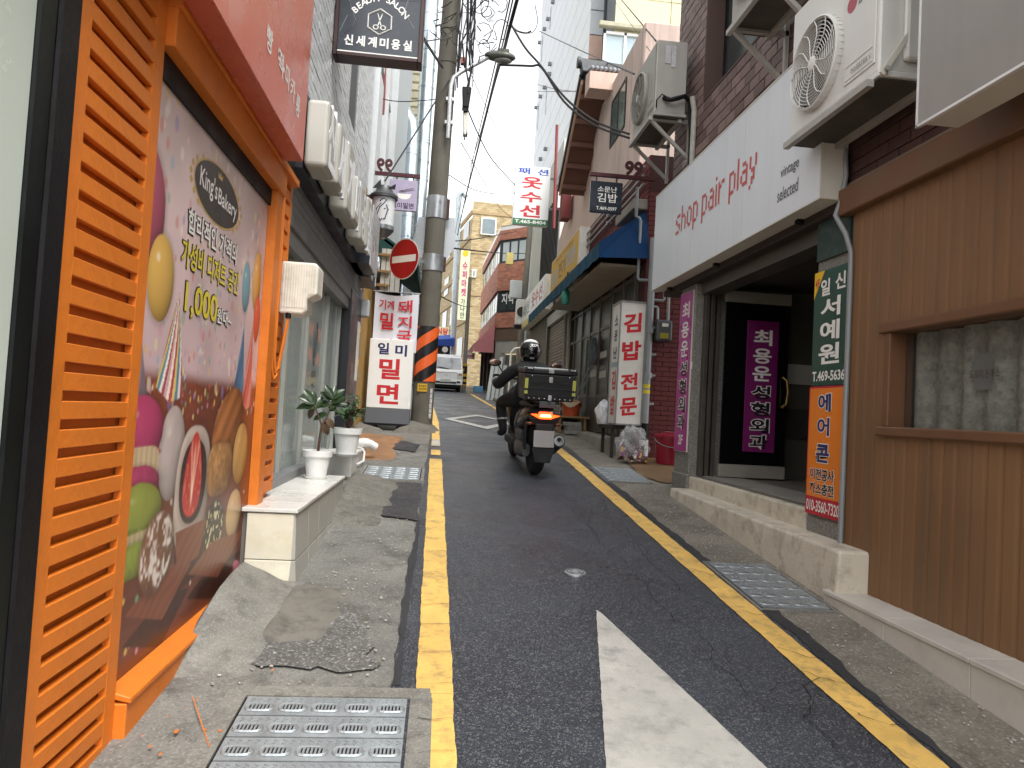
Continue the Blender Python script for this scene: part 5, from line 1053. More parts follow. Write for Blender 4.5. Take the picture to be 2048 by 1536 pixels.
for k in range(95): z = 2.45-k*.0205; mb.tube([(2.632, 4.40, z), (2.632, 4.40, z-.008)], .0195, 8)
tag(mb.build('rib', M_GPIPE, tcn, True), kind='stuff')
# vintage shop sign
t = thing('light_box_sign', 'long pale light box sign lettered in red pixel type', 'shop sign', (2.5, 6.4, 2.97)); M_LBF = mat('light_box_face', '#d2d6da', .4, var=.02, vs=1.5, rvar=.02, streak=.14, dirt=(.42,.43,.43))
MB().box(2.45, 2.462, 4.50, 8.30, 2.975, 4.10).build('sign_face', M_LBF, t); MB().box(2.464, 2.64, 4.49, 8.305, 2.965, 4.11).build('sign_box', M_SEDGE, t, bev=.005); MB().box(2.446, 2.466, 4.487, 4.50, 2.965, 4.11).box(2.446, 2.466, 4.5, 8.305, 2.963, 2.975).box(2.446, 2.466, 4.5, 8.305, 4.1, 4.112).build('edge_trim', M_SEDGE, t)
fc = faceR(2.4495, 8.30, 4.50, 2.975, 4.10); M_PXR = mat('brick_red_print', '#b9473f', .45)
def fpx(px, py): p = atX(px, py, 2.4495); return (8.30-p.y)/3.8, (4.10-p.z)/1.125
for s, (pa1, pa2), (pb1, pb2) in (('shop', (1353, 432), (1353, 463)), ('pair', (0, 0), (0, 0)), ('play', (0, 0), (0, 0))): pass
ul, ur = fpx(1352, 448)[0], fpx(1517, 340)[0]; zt, zb = .40, .64; W_ = ur-ul
PXF = {'s': ['.###', '#...', '##..', '..##', '...#', '###.'], 'h': ['#...', '#...', '#...', '###.', '#..#', '#..#', '#..#', '#..#'], 'o': ['.##.', '#..#', '#..#', '#..#', '#..#', '.##.'], 'p': ['###.', '#..#', '#..#', '#..#', '#..#', '###.', '#...', '#...'], 'a': ['.##.', '...#', '.###', '#..#', '#..#', '.###'], 'i': ['#', '.', '#', '#', '#', '#', '#', '#'], 'r': ['#.##', '##..', '#...', '#...', '#...', '#...'], 'l': ['#', '#', '#', '#', '#', '#', '#', '#'], 'y': ['#..#', '#..#', '#..#', '.##.', '..#.', '.##.', '.#..', '#...']}
cols = sum(len(PXF[c][0])+1 if c != ' ' else 2 for c in 'shop pair play'); cw = W_/cols; ch_ = .031; u_ = ul
for c in 'shop pair play':
    if c == ' ': u_ += 2*cw; continue
    g = PXF[c]; mb = MB(); d_ = .585-6*ch_-(2*ch_ if c in 'hil' else 0)
    for j, row in enumerate(g):
        i = 0
        while i < len(row):
            if row[i] == '#':
                k = i
                while k < len(row) and row[k] == '#': k += 1
                a_, b_, e_, f_ = u_+i*cw, u_+k*cw, d_+j*ch_, d_+(j+1)*ch_; mb.sheet([fc.pt(a_, f_, .002), fc.pt(b_, f_, .002), fc.pt(b_, e_, .002), fc.pt(a_, e_, .002)]); i = k
            else: i += 1
    tag(mb.build('lettering', M_PXR, t), kind='stuff'); u_ += (len(g[0])+1)*cw
M_INKG = mat('ink_grey', '#54565a', .5); u1, u2 = fpx(1560, 385)[0], fpx(1597, 362)[0]; fc.text(t, 'vintage', (u1, .655, u2, .745), M_INKG, .01); fc.text(t, 'selected', (u1-.01, .79, u2, .88), M_INKG, .01)
[MB().box(2.4488, 2.4502, y, y+.004, 2.98, 4.095).build('seam', M_SEDGE, t) for y in (5.75, 7.02)]
for y in (5.0, 6.6, 8.0): MB().beam((2.55, y, 2.96), (2.66, y, 2.93), .04).build('bracket', M_BLK, t)

# ================================================================== RIGHT SIDE, middle: kimbap shop, red brick
t = thing('kimbap_shop', 'red brick snack shop with brown glazed doors under a blue awning', 'shopfront', (3, 12.5, gz(12.5)))
M_RBR = mat('red_brick', '#6d2b29', .75, var=.15, vs=5, orand=.18); M_RMOR = mat('red_mortar', '#3a1d1b', .9); M_REDW = mat('dark_red_wall', '#5b1f1d', .7, var=.12, vs=3, streak=.2)
MB().box(2.83, 5, 9.93, 15.6, .6, 1.15).box(2.83, 5, 9.93, 15.6, 3.6, 5.25).box(2.83, 5, 9.93, 10.25, 1.15, 3.6).box(3.6, 5, 10.25, 15.6, 1.15, 3.6).build('wall_core', M_RMOR, t)
bricks(t, faceR(2.825, 15.6, 9.93, 3.7, 5.25), .21, .07, M_RBR, .01, .012, limit=220)
bricks(t, faceC(9.925, 2.83, 3.9, .8, 4.7), .21, .07, M_REDW, .008, .01, limit=250)
MB().box(2.60, 2.83, 9.95, 11.0, 4.45, 4.60).build('bay_floor', mat('grey_render', '#8a857b', .8), t, bev=.01)
# shop front: frames and panes
M_DFR = mat('bronze_door_frame', '#5d564b', .45, .35, var=.2, vs=6); M_DGL = glass_mat('dark_shop_glass', (.03, .028, .024), .3, .9, .25)
for y in (10.28, 10.95, 11.62, 11.75, 12.6, 13.4, 14.2, 15.0, 15.5): MB().box(2.78, 2.84, y, y+.075, 1.12, 3.6).build('frame_post', M_DFR, t, bev=.005)
for z in (2.95, 3.5, 1.75): MB().box(2.79, 2.83, 10.28, 15.55, z, z+.06).build('frame_rail', M_DFR, t, bev=.004)
for a, b in ((10.355, 10.95), (11.025, 11.62), (11.825, 12.6), (12.675, 13.4), (13.475, 14.2), (14.275, 15.0)):
    MB().box(2.805, 2.812, a, b, 1.81, 2.95).build('pane', M_DGL, t); MB().box(2.805, 2.812, a, b, 3.01, 3.5).build('pane', M_DGL, t); MB().box(2.80, 2.815, a, b, 1.14, 1.75).build('kick_panel', M_DFR, t)
fc = faceR(2.804, 11.62, 11.025, 1.81, 2.95)
for k, ch in enumerate('국수김밥'): fc.text(t, ch, (.35, .12+k*.22, .65, .28+k*.22), mat('sticker_cream', '#b8ad8e', .6) if k else M_RED, .02)
for z in (2.1, 2.45): MB().box(2.798, 2.803, 12.0, 12.5, z, z+.12).box(2.798, 2.803, 12.7, 13.3, z+.05, z+.17).build('paper_strip', mat('paper', '#b9b7ae'), t)
MB().box(2.795, 2.802, 13.55, 13.75, 1.85, 2.9).build('green_curtain', mat('green_cloth', '#1d4a35', .9), t)
MB().hexa([(2.42, 9.98, .7), (2.80, 9.98, .7), (2.80, 13.4, .9), (2.50, 13.4, .9)], [(2.46, 9.98, 1.10), (2.80, 9.98, 1.10), (2.80, 13.4, 1.135), (2.53, 13.4, 1.135)]).build('threshold', mat('threshold_concrete', '#8d8a80', .8, var=.2, vs=3, bump=.4, bs=60, streak=.4), t, bev=.015)
t = thing('awning', 'faded blue awning over the snack shop front', 'awning', (2.5, 13, 3.7)); M_BLU = mat('faded_blue_canvas', '#1c4a62', .8, var=.25, vs=1.5, dirt=(.08,.15,.13), dirtamt=.7, spec=.2); M_BLU2 = mat('clean_blue_canvas', '#0f355c', .8, var=.1, spec=.2)
MB().hexa([(2.1, 9.78, 3.86), (2.82, 9.98, 4.42), (2.82, 15.6, 4.42), (2.1, 17.9, 3.86)], [(2.1, 9.78, 3.88), (2.82, 9.98, 4.45), (2.82, 15.6, 4.45), (2.1, 17.9, 3.88)]).build('canopy', M_BLU2, t)
MB().grid(lambda u, v: (2.095+.008*math.sin(u*90), 9.78+8.1*u, 3.66+.21*v), 160, 1).build('valance', M_BLU, t, True)
MB().add([(2.1, 9.778, 3.66), (2.82, 9.778, 3.70), (2.82, 9.98, 4.44), (2.1, 9.778, 3.87)], [(0, 1, 2, 3)]).build('side_panel', M_BLU2, t)
MB().box(2.2, 2.8, 10.1, 14.8, 3.62, 3.66).build('soffit_board', mat('soffit_cream', '#a59c8a', .7, var=.2, vs=3), t)
for y in (10.0, 12.5, 15.3): MB().beam((2.8, y, 4.35), (2.13, y, 3.72), .03).build('rib', M_GPIPE, t)
t = thing('lamp_bulb', 'green glass lamp hanging below the blue awning', 'lamp', (2.15, 13.4, 3.4)); p = atX(1131, 598, 2.15); MB().lathe([(.02, .26), (.03, .2), (.075, .1), (.08, -.02), (.05, -.1), (.001, -.11)], p, seg=14).build('bulb', mat('green_glass', '#3f8f7c', .25, var=.1), t, True); MB().tube([p+Vector((0, 0, .22)), p+Vector((.02, 0, .5))], .012, 6).build('cord', M_BLK, t)
# light box standing sign
t = thing('vertical_light_box', 'tall white light box with red brush letters beside the gas pipes', 'light box', (2.6, 9.8, 1.33))
M_LBW = mat('aged_light_box', '#dcd8cf', .4, var=.06, vs=3, dirt=(.5,.46,.38), dirtamt=.35); MB().box(2.415, 2.765, 9.605, 10.05, 1.335, 3.03).build('box', M_LBW, t)
for a in ((2.40, 2.418), (2.762, 2.78)):
    MB().box(a[0], a[1], 9.59, 9.612, 1.325, 3.04).build('frame', M_ALU, t)
MB().box(2.40, 2.78, 9.59, 9.612, 1.318, 1.34).box(2.40, 2.78, 9.59, 9.612, 3.022, 3.045).box(2.402, 2.418, 9.612, 10.05, 1.318, 1.34).box(2.402, 2.418, 9.612, 10.05, 3.022, 3.045).box(2.40, 2.418, 10.04, 10.06, 1.32, 3.04).build('frame_rail', M_ALU, t)
fc = faceC(9.604, 2.42, 2.76, 1.34, 3.02)
for s, r in (('김', (.12, .085, .86, .245)), ('밥', (.10, .315, .90, .475)), ('전', (.10, .585, .82, .72)), ('문', (.14, .785, .84, .93))): fc.text(t, s, r, M_RED, .035, .002, shear=-.02)
fc = faceR(2.4135, 10.04, 9.62, 1.34, 3.02)
for s, r, mm in (('소', (.3, .09, .72, .18), M_NAVY), ('문', (.3, .22, .72, .31), M_NAVY), ('난', (.3, .36, .75, .46), M_NAVY), ('김', (.25, .56, .78, .72), M_RED), ('밥', (.22, .77, .80, .93), M_RED)): fc.text(t, s, r, mm, .028)
fc.rect(t, 'faint_strip', (.1, .49, .9, .53), mat('faint_blue', '#8fa9b0', .5))
MB().tube([(2.72, 9.8, 3.04), (2.62, 9.86, 3.45)], .006, 5).build('stay_wire', M_BLK, t)
tb = thing('bench', 'low dark bench under the tall white light box', 'bench', (2.55, 9.9, 1)); M_DKW = mat('dark_wood', '#2c2623', .8, var=.2)
MB().box(2.36, 2.80, 9.7, 10.4, 1.26, 1.31).build('seat', M_DKW, tb, bev=.006)
for x in (2.40, 2.74):
    for y in (9.75, 10.32): MB().box(x, x+.04, y, y+.04, gz(y), 1.259).build('leg', M_DKW, tb)
def blob(c, r, amp, seed, fold=6, seg=44, rings=28):
    rnd = random.Random(seed); K = [(rnd.uniform(2, 11), rnd.uniform(2, 9), rnd.uniform(0, 6), rnd.uniform(.3, 1)) for _ in range(fold)]
    def fn(u, v):
        th = 2*math.pi*u; ph = math.pi*(.004+v*.992); s = 1+amp*sum(w*math.sin(round(a)*th+p)*math.sin(b*ph+p*1.7) for a, b, p, w in K)/2; y = -math.cos(ph)
        return Vector(c)+Vector((r[0]*math.sin(ph)*math.cos(th)*s, r[1]*math.sin(ph)*math.sin(th)*s, r[2]*max(-.78, y*(1 if y < 0 else s))))
    return MB().grid(fn, seg, rings, True)
t = thing('rubbish_bag', 'white knotted sack tucked behind the tall light box', 'bag', (2.32, 10.25, 1.3)); blob((2.39, 10.22, 1.46), (.12, .14, .19), .16, 3).build('sack', mat('white_sack', '#d5d6d8', .7, var=.1), t, True)
# clear rubbish bag with contents
gb = gz(9.35); t = thing('rubbish_bag', 'clear plastic rubbish bag of purple and yellow wrappers on the pavement', 'bag', (2.62, 9.35, gb))
pl = bpy.data.materials.new('clear_plastic_bag'); pl.use_nodes = True; q = pl.node_tree.nodes['Principled BSDF']; q.inputs['Base Color'].default_value = (.85, .85, .86, 1); q.inputs['Alpha'].default_value = .2; q.inputs['Roughness'].default_value = .18; q.inputs['Specular IOR Level'].default_value = .7
o = blob((2.60, 9.35, gb+.22), (.215, .17, .25), .22, 9, 9, 60, 40).build('bag', pl, t, True)
rnd = random.Random(8)
for k in range(70):
    cc = Vector((2.60+rnd.gauss(0, .08), 9.33+rnd.gauss(0, .06), gb+.04+abs(rnd.gauss(.09, .07)))); s = rnd.uniform(.03, .075); e = [Vector((rnd.uniform(-1, 1), rnd.uniform(-1, 1), rnd.uniform(-1, 1)))*s for _ in range(4)]
    MB().add([cc+e[0], cc+e[1], cc-e[0]*.8, cc-e[1]*.9, cc+e[2]*.6], [(0, 1, 4), (1, 2, 4), (2, 3, 4), (3, 0, 4)]).build('wrapper', mat(*[('wrap_purple', '#7a4b72', .5), ('wrap_yellow', '#d9a441', .5), ('wrap_white', '#cfcac6', .5), ('wrap_brown', '#5a3a30', .6), ('wrap_pink', '#b06a78', .5)][rnd.choice([0, 0, 1, 2, 3, 3, 4])]), t)
t = thing('plastic_bin', 'dark red plastic bin with lid and wire handle beside the purple sign', 'bin', (3.16, 9.45, gz(9.45))); M_BIN = mat('crimson_plastic', '#8e1a2c', .4, var=.08, vs=4); c = (3.13, 9.42, gz(9.42))
MB().lathe([(.17, .0), (.195, .33), (.20, .33), (.20, .37)], c, seg=30).build('bucket', M_BIN, t, True); MB().lathe([(.215, .355), (.215, .385), (.19, .40), (.10, .415), (.09, .40), (.001, .40)], c, seg=30).build('lid', M_BIN, t, True)
MB().tube([(c[0]-.21, c[1], c[2]+.34)]+[(c[0]-.21*math.cos(a), c[1]-.205*math.sin(a), c[2]+.33-.10*math.sin(a)) for a in (.4, .8, 1.2, 1.6, 2.0, 2.4, 2.8)]+[(c[0]+.21, c[1], c[2]+.34)], .006, 6).build('handle', M_GPIPE, t, True); MB().box(c[0]-.07, c[0]+.07, c[1]-.02, c[1]+.02, c[2]+.415, c[2]+.44).build('lid_grip', M_BIN, t, bev=.01)
# gas pipes, meter
t = thing('gas_pipe', 'thick grey gas riser with clamps on the red brick wall', 'pipe', (2.90, 9.8, gz(9.8)))
MB().tube([(2.885, 9.80, 1.35), (2.885, 9.80, 4.0)], .05, 14).build('riser', M_GPIPE, t, True); MB().tube([(2.885, 9.80, .90), (2.885, 9.80, 1.12)], .062, 14).build('pvc_foot', M_PVC, t, True); MB().tube([(2.885, 9.80, 1.1), (2.885, 9.80, 1.36)], .058, 14).build('black_sleeve', M_BLK, t, True)
for z in (1.62, 2.02, 2.32, 2.70): MB().box(2.78, 3.0, 9.78, 9.90, z, z+.035).build('clamp', M_GPIPE, t, bev=.006); 
for z in (2.02, 2.66): MB().tube([(2.885, 9.80, z-.02), (2.885, 9.80, z+.055)], .068, 14).build('collar', M_GPIPE, t, True)
for z in (1.90, 1.98): MB().tube([(2.885, 9.80, z-.12), (2.885, 9.80, z-.07)], .0515, 14).build('yellow_tag', mat('tag_yellow', '#d9c21d'), t)
for z, x in ((3.35, 3.0), (3.22, 3.07)): MB().tube([(2.885, 9.82, z-.1), (x, 9.82, z-.1), (x+.02, 9.82, z-.08), (x+.02, 9.82, 3.6)], .02, 8).build('branch', M_GPIPE, t, True)
MB().tube([(2.885, 9.82, 3.02), (2.99, 9.82, 3.02), (3.0, 9.82, 3.0), (3.0, 9.80, 2.84)], .02, 8).build('branch', M_GPIPE, t, True); MB().tube([(3.15, 9.82, 3.5), (3.15, 9.80, 2.84)], .022, 8).build('branch', M_GPIPE, t, True); MB().tube([(3.15, 9.815, 2.95), (3.15, 9.81, 3.1)], .0235, 8).build('yellow_tag', mat('tag_yellow', '#d9c21d'), t)
MB().tube([(2.885, 9.82, 3.4), (2.72, 9.86, 3.4), (2.70, 9.86, 3.43), (2.70, 9.86, 4.25), (2.68, 9.88, 4.3), (2.64, 9.9, 4.32), (2.64, 9.9, 4.75)], .022, 8).build('branch', M_GPIPE, t, True)
t = thing('gas_meter', 'dark grey gas meter box on the red wall', 'gas meter', (3.07, 9.8, 2.54)); MB().box(2.965, 3.195, 9.70, 9.88, 2.53, 2.83).build('case', mat('meter_grey', '#47494c', .5, var=.1), t, bev=.03, seg=2); fc = faceC(9.70, 2.965, 3.195, 2.53, 2.83)
fc.rect(t, 'dial_window', (.32, .16, .72, .32), M_PLW); fc.rect(t, 'yellow_label', (.2, .62, .75, .88), mat('label_olive', '#8e8420', .6))
# conduits along the brick and the black hanging sign
for k in range(3):
    t = thing('conduit', ('upper', 'middle', 'lower')[k]+' of three grey conduits along the red brick above the blue awning', 'conduit', (2.78, 12, 4.9)); z = 5.10-k*.13; MB().tube([(2.76, 10.0, z), (2.76, 14.6-.15*k, z), (2.74, 14.75-.15*k, z-.02), (2.80, 14.85-.15*k, z-.03)], .02, 7).build('tube', M_ALU, t, True); MB().box(2.73, 2.82, 12.2, 12.26, z-.03, z+.03).build('clip', M_ALU, t)
t = thing('projecting_sign', 'black hanging snack sign with white letters under a brown bracket', 'shop sign', (2.2, 9.72, 4.3)); MB().box(1.92, 2.38, 9.72, 9.77, 4.28, 4.73).build('sign_panel', M_SGB, t, bev=.012); MB().box(1.90, 2.84, 9.72, 9.77, 4.80, 4.85).build('bracket', M_MBR, t); [MB().box(x, x+.02, 9.73, 9.76, 4.73, 4.80).build('hanger', M_MBR, t) for x in (1.99, 2.28)]
fc = faceC(9.72, 1.92, 2.38, 4.28, 4.73); fc.text(t, '소문난', (.22, .16, .82, .34), M_WHT, .012); fc.text(t, '김밥', (.22, .38, .84, .66), M_WHT, .012); fc.text(t, 'T.469-0597', (.20, .80, .84, .91), M_WHT, .02)
o = faceC(9.745, 2.40, 2.66, 4.85, 5.06).text(t, '99', (0, 0, 1, 1), M_MBR, .035, 0, name='numeral'); s = o.modifiers.new('depth', 'SOLIDIFY'); s.thickness = .03; s.offset = 0
# things in front of the snack shop
tb = thing('low_table', 'rough low board table carrying the orange bucket', 'table', (2.5, 13.3, 1.2)); MB().box(2.15, 2.78, 13.0, 13.75, 1.36, 1.40).build('top', M_WOOD, tb, bev=.004)
for x in (2.2, 2.68):
    for y in (13.05, 13.65): MB().box(x, x+.05, y, y+.05, gz(y), 1.36).build('leg', M_WOOD, tb)
t = thing('bucket', 'orange-red plastic tub with a cloth over its rim', 'bucket', (2.47, 13.3, 1.4)); c = (2.47, 13.3, 1.401); MB().lathe([(.15, 0), (.185, .27), (.195, .27), (.195, .29), (.18, .29)], c, seg=26).build('tub', mat('orange_red_plastic', '#b04a24', .45, var=.08), t, True); MB().grid(lambda u, v: Vector(c)+Vector(((.15+.07*v)*math.cos(u*6.283), (.15+.07*v)*math.sin(u*6.283), .305-.10*v*v*(1+.5*math.sin(u*20)))), 40, 5, True).build('cloth', mat('beige_cloth', '#b3a184', .9), t, True)
t = thing('mop', 'upturned mop with grey head leaning over the orange tub', 'mop', (2.5, 13.2, 1.6))
MB().tube([(2.45, 13.25, 1.55), (2.72, 12.9, 2.35)], .014, 7).build('handle', M_ALU, t, True); MB().tube([(2.52, 13.22, 1.55), (2.77, 12.9, 2.35)], .014, 7).build('handle', M_ALU, t, True); blob((2.72, 12.72, 2.55), (.09, .08, .26), .25, 21, 8, 30, 24).build('head', mat('grey_mop', '#5b6063', .9, var=.3, vs=20, bump=.8, bs=40), t, True)
t = thing('blue_bucket', 'blue plastic bucket behind the orange tub', 'bucket', (2.55, 13.9, 1.4)); MB().lathe([(.12, 0), (.15, .34), (.158, .34), (.158, .36), (.14, .36)], (2.55, 13.95, 1.5), seg=22).build('tub', mat('blue_plastic', '#1f62a8', .4), t, True); MB().box(2.4, 2.7, 13.8, 14.1, gz(14), 1.5).build('stand', M_DKW, t)
t = thing('brick_stack', 'stack of grey paving blocks under the low table', 'blocks', (2.4, 12.9, 1.1)); u = unit_mesh('block', cbox(.14, .11, .035, .006), mat('grey_block', '#8b8a84', .85, var=.2, vs=9, orand=.2)); 
for k in range(3): inst('block', u, t, (2.42+.02*(k % 2), 12.86, gz(12.86)+.038+k*.074), (0, 0, .1*k))
t = thing('broom', 'straw broom leaning by the roller shutter', 'broom', (2.72, 15.2, 1.3)); MB().tube([(2.72, 15.2, 1.95), (2.75, 15.3, 2.9)], .013, 6).build('handle', M_WOOD, t); MB().hexa([(2.62, 15.15, 1.40), (2.80, 15.15, 1.40), (2.80, 15.22, 1.40), (2.62, 15.22, 1.40)], [(2.70, 15.18, 2.0), (2.74, 15.18, 2.0), (2.74, 15.21, 2.0), (2.70, 15.21, 2.0)]).build('bristles', mat('straw', '#a08248', .9, var=.25, vs=20), t)
# ================================================================== RIGHT SIDE, upper and farther houses
M_STU = mat('pink_stucco', '#cbb5a9', .85, var=.12, vs=1.5, bump=.3, bs=50, streak=.5, dirt=(.24,.18,.155)); M_STU2 = mat('salmon_stucco', '#d2b5a6', .85, var=.1, vs=2, bump=.3, bs=50, streak=.3, dirt=(.33,.25,.21))
t = thing('pink_house', 'pink stucco house with parapet, small dark window and tiled gable', 'building', (3.2, 13, gz(13)))
MB().box(2.90, 6.5, 10.9, 14.6, 5.25, 7.78).build('wall', M_STU, t, bev=.02); MB().box(2.955, 6.5, 14.61, 19.0, 3.4, 6.15).build('wall', M_STU2, t)
MB().add([(2.955, 14.61, 6.15), (2.955, 19.0, 6.15), (2.955, 14.61, 8.0), (6.5, 14.61, 6.15), (6.5, 19.0, 6.15), (6.5, 14.61, 8.0)], [(0, 1, 2), (3, 5, 4), (0, 2, 5, 3), (1, 4, 5, 2)]).build('gable_wall', M_STU2, t)
w0, w1, w2 = atX(1225, 200, 2.9), atX(1253, 180, 2.9), atX(1225, 280, 2.9); Y0, Y1, Z0, Z1 = w1.y, w0.y, 6.52, 7.32
for a in ((Y0-.02, Y0+.05), ((Y0+Y1)/2-.025, (Y0+Y1)/2+.025), (Y1-.05, Y1+.02)): MB().box(2.885, 2.92, a[0], a[1], Z0, Z1).build('window_frame', M_BLK, t)
MB().box(2.885, 2.92, Y0, Y1, Z1, Z1+.05).box(2.885, 2.92, Y0, Y1, Z0-.05, Z0).build('window_frame', M_BLK, t); MB().box(2.893, 2.899, Y0, Y1, Z0, Z1).build('pane', mat('greenish_glass', '#5d706a', .12, var=.2, vs=2, spec=.7), t)
# gable rake with brown soffit, dark verge, ridge tiles
A_, B_ = atX(1166, 165, 2.42), atX(1121, 388, 2.42); M_SOF = mat('brown_soffit', '#6f4c3e', .75, var=.15, vs=3); M_VRG = mat('dark_roof_tile', '#3a3d40', .6, var=.2, vs=6)
MB().hexa([(2.42, A_.y, A_.z), (2.97, A_.y, A_.z), (2.97, B_.y, B_.z), (2.42, B_.y, B_.z)], [(2.42, A_.y, A_.z+.05), (2.97, A_.y, A_.z+.05), (2.97, B_.y, B_.z+.05), (2.42, B_.y, B_.z+.05)]).build('soffit', M_SOF, t)
MB().hexa([(2.38, A_.y, A_.z-.04), (2.419, A_.y, A_.z-.04), (2.419, B_.y, B_.z-.04), (2.38, B_.y, B_.z-.04)], [(2.38, A_.y, A_.z+.13), (2.419, A_.y, A_.z+.13), (2.419, B_.y, B_.z+.13), (2.38, B_.y, B_.z+.13)]).build('verge_board', mat('peach_board', '#c79f86', .7, var=.1), t)
MB().hexa([(2.34, A_.y, A_.z+.05), (6, A_.y, A_.z+.06), (6, B_.y, B_.z+.06), (2.34, B_.y, B_.z+.05)], [(2.34, A_.y, A_.z+.16), (6, A_.y, A_.z+.16), (6, B_.y, B_.z+.16), (2.34, B_.y, B_.z+.16)]).build('roof', M_VRG, t)
for k in range(5): f = .1+.2*k; p = A_.lerp(B_, f); MB().box(2.42, 2.96, p.y-.05, p.y+.05, p.z-.10, p.z-.001).build('purlin', M_SOF, t)
MB().hexa([(2.36, A_.y-.22, A_.z+.12), (6, A_.y-.22, A_.z+.05), (6, A_.y+.02, A_.z+.05), (2.36, A_.y+.02, A_.z+.12)], [(2.30, A_.y-.16, A_.z+.42), (6, A_.y-.16, A_.z+.22), (6, A_.y-.04, A_.z+.22), (2.30, A_.y-.04, A_.z+.42)]).build('ridge', M_VRG, t, bev=.02); MB().cyl((2.27, A_.y-.10, A_.z+.34), (2.33, A_.y-.10, A_.z+.34), .11, seg=16).build('ridge_end', M_VRG, t, True)
u = unit_mesh('roof_tile', MB().tube([(0, -.22, -.06), (0, .2, .06)], .04, 8), mat('grey_roof_tile', '#8d9196', .6, var=.2, vs=5, orand=.2)); u.shade_smooth()
for k in range(34): inst('roof_tile', u, t, (2.50+k*.085, A_.y-.30, A_.z+.12))
MB().hexa([(2.45, A_.y-.55, A_.z-.35), (6, A_.y-.55, A_.z-.35), (6, A_.y-.1, A_.z-.35), (2.45, A_.y-.1, A_.z-.35)], [(2.45, A_.y-.55, A_.z-.02), (6, A_.y-.55, A_.z-.02), (6, A_.y-.1, A_.z+.1), (2.45, A_.y-.1, A_.z+.1)]).build('eave_wall', M_STU2, t)
# shutter shop, signs above it
t = thing('shutter_shop', 'closed shop with a grey-brown roller shutter beyond the blue awning', 'shopfront', (2.9, 17.5, gz(17.5)))
MB().box(2.95, 5, 15.65, 25.5, .9, 4.4).build('wall', mat('grimy_render', '#6d675c', .85, var=.2, vs=2, streak=.4), t); u = unit_mesh('shutter_slat', cbox(.02, 1.85, .036, .012), mat('shutter_brown', '#8b7c6e', .5, .3, var=.15, vs=3, orand=.2))
for k in range(30): inst('shutter_slat', u, t, (2.93, 17.65, 1.36+k*.082))
for y in (15.70, 19.52): MB().box(2.84, 2.95, y, y+.12, 1.2, 3.95).build('post', M_DFR, t)
MB().box(2.84, 2.95, 15.7, 19.65, 3.83, 4.1).build('shutter_box', mat('white_box_paint', '#b3b0a7', .6, var=.12, streak=.3), t); MB().tube([(2.78, 15.6, 1.2), (2.78, 15.6, 3.9)], .045, 10).build('downpipe', mat('pale_downpipe', '#a8a296', .6), t, True); MB().tube([(2.72, 15.85, 1.2), (2.72, 15.85, 3.7)], .035, 10).build('downpipe', mat('pale_downpipe', '#a8a296'), t, True)
M_YSG = mat('sun_yellow_sign', '#d6a006', .6, var=.06); M_PALE = mat('faded_blue_print', '#9aa5ab', .5)
t = thing('electrical_shop_sign', 'yellow fascia sign with faded lettering above the blue awning', 'shop sign', (2.65, 15.8, 4.25)); MB().box(2.60, 2.86, 14.05, 17.7, 4.28, 5.24).build('sign_box', M_PLW, t, bev=.01); MB().box(2.588, 2.598, 14.15, 17.62, 4.32, 5.20).build('sign_face', M_YSG, t); fc = faceR(2.5875, 17.62, 14.15, 4.32, 5.20)
fc.text(t, '전기', (.34, .28, .60, .70), mat('print_brown', '#6b4a1e', .5), .02); fc.text(t, '조명', (.62, .24, .92, .66), M_PALE, .03); fc.text(t, '일광', (.06, .32, .30, .74), M_PALE, .03); fc.text(t, '전설비 수리공사', (.2, .07, .85, .18), mat('print_brown', '#6b4a1e'), .01); fc.text(t, '463-9556', (.60, .80, .88, .92), mat('print_brown', '#6b4a1e'), .01); fc.text(t, '누전공사', (.12, .82, .40, .93), mat('print_brown', '#6b4a1e'), .01)
t = thing('sewing_shop_sign', 'white fascia sign with a yellow lower band beyond the yellow sign', 'shop sign', (2.65, 21, 4.3)); MB().box(2.61, 2.86, 18.85, 24.2, 4.22, 5.18).build('sign_box', M_PLW, t, bev=.01); MB().box(2.598, 2.608, 18.95, 24.1, 4.42, 5.15).build('sign_face', mat('sign_white', '#e9e9e6'), t); MB().box(2.597, 2.608, 18.95, 24.1, 4.25, 4.415).build('yellow_band', mat('cream_yellow', '#d8c47a', .5), t); fc = faceR(2.5975, 24.1, 18.95, 4.42, 5.15)
fc.text(t, '옷수선', (.50, .15, .95, .78), M_RED, .02); fc.text(t, '패션', (.08, .2, .40, .8), M_PALE, .02)
t = thing('projecting_sign', 'tall white projecting sign with blue, red and green lettering strip', 'shop sign', (2.3, 20, 6.75)); a, b = atY(1030, 332, 20), atY(1100, 455, 20); x0, x1, z0, z1 = 1.74, 2.76, 6.78, 8.47
MB().box(x0, x1, 20, 20.22, z0, z1).build('sign_box', mat('sign_white', '#e9e9e6'), t, bev=.012); fc = faceC(20, x0, x1, z0, z1); fc.rect(t, 'green_strip', (.0, .90, 1, 1), mat('sign_leaf_green', '#1e6b3e', .4)); fc.text(t, 'T.465-8404', (.06, .92, .94, .98), M_WHT, .03, .003)
for s, r, mm in (('패', (.08, .03, .42, .14), mat('sign_blue', '#2a4cab', .4)), ('션', (.62, .03, .94, .14), mat('sign_blue', '#2a4cab')), ('옷', (.20, .18, .78, .38), M_RED), ('수', (.18, .44, .78, .62), M_RED), ('선', (.17, .66, .76, .87), M_RED)): fc.text(t, s, r, mm, .03)
MB().beam((x1, 20.1, 7.3), (2.96, 20.1, 7.3), .06).beam((x1, 20.1, 8.2), (2.96, 20.1, 8.2), .06).build('bracket', M_GPIPE, t)
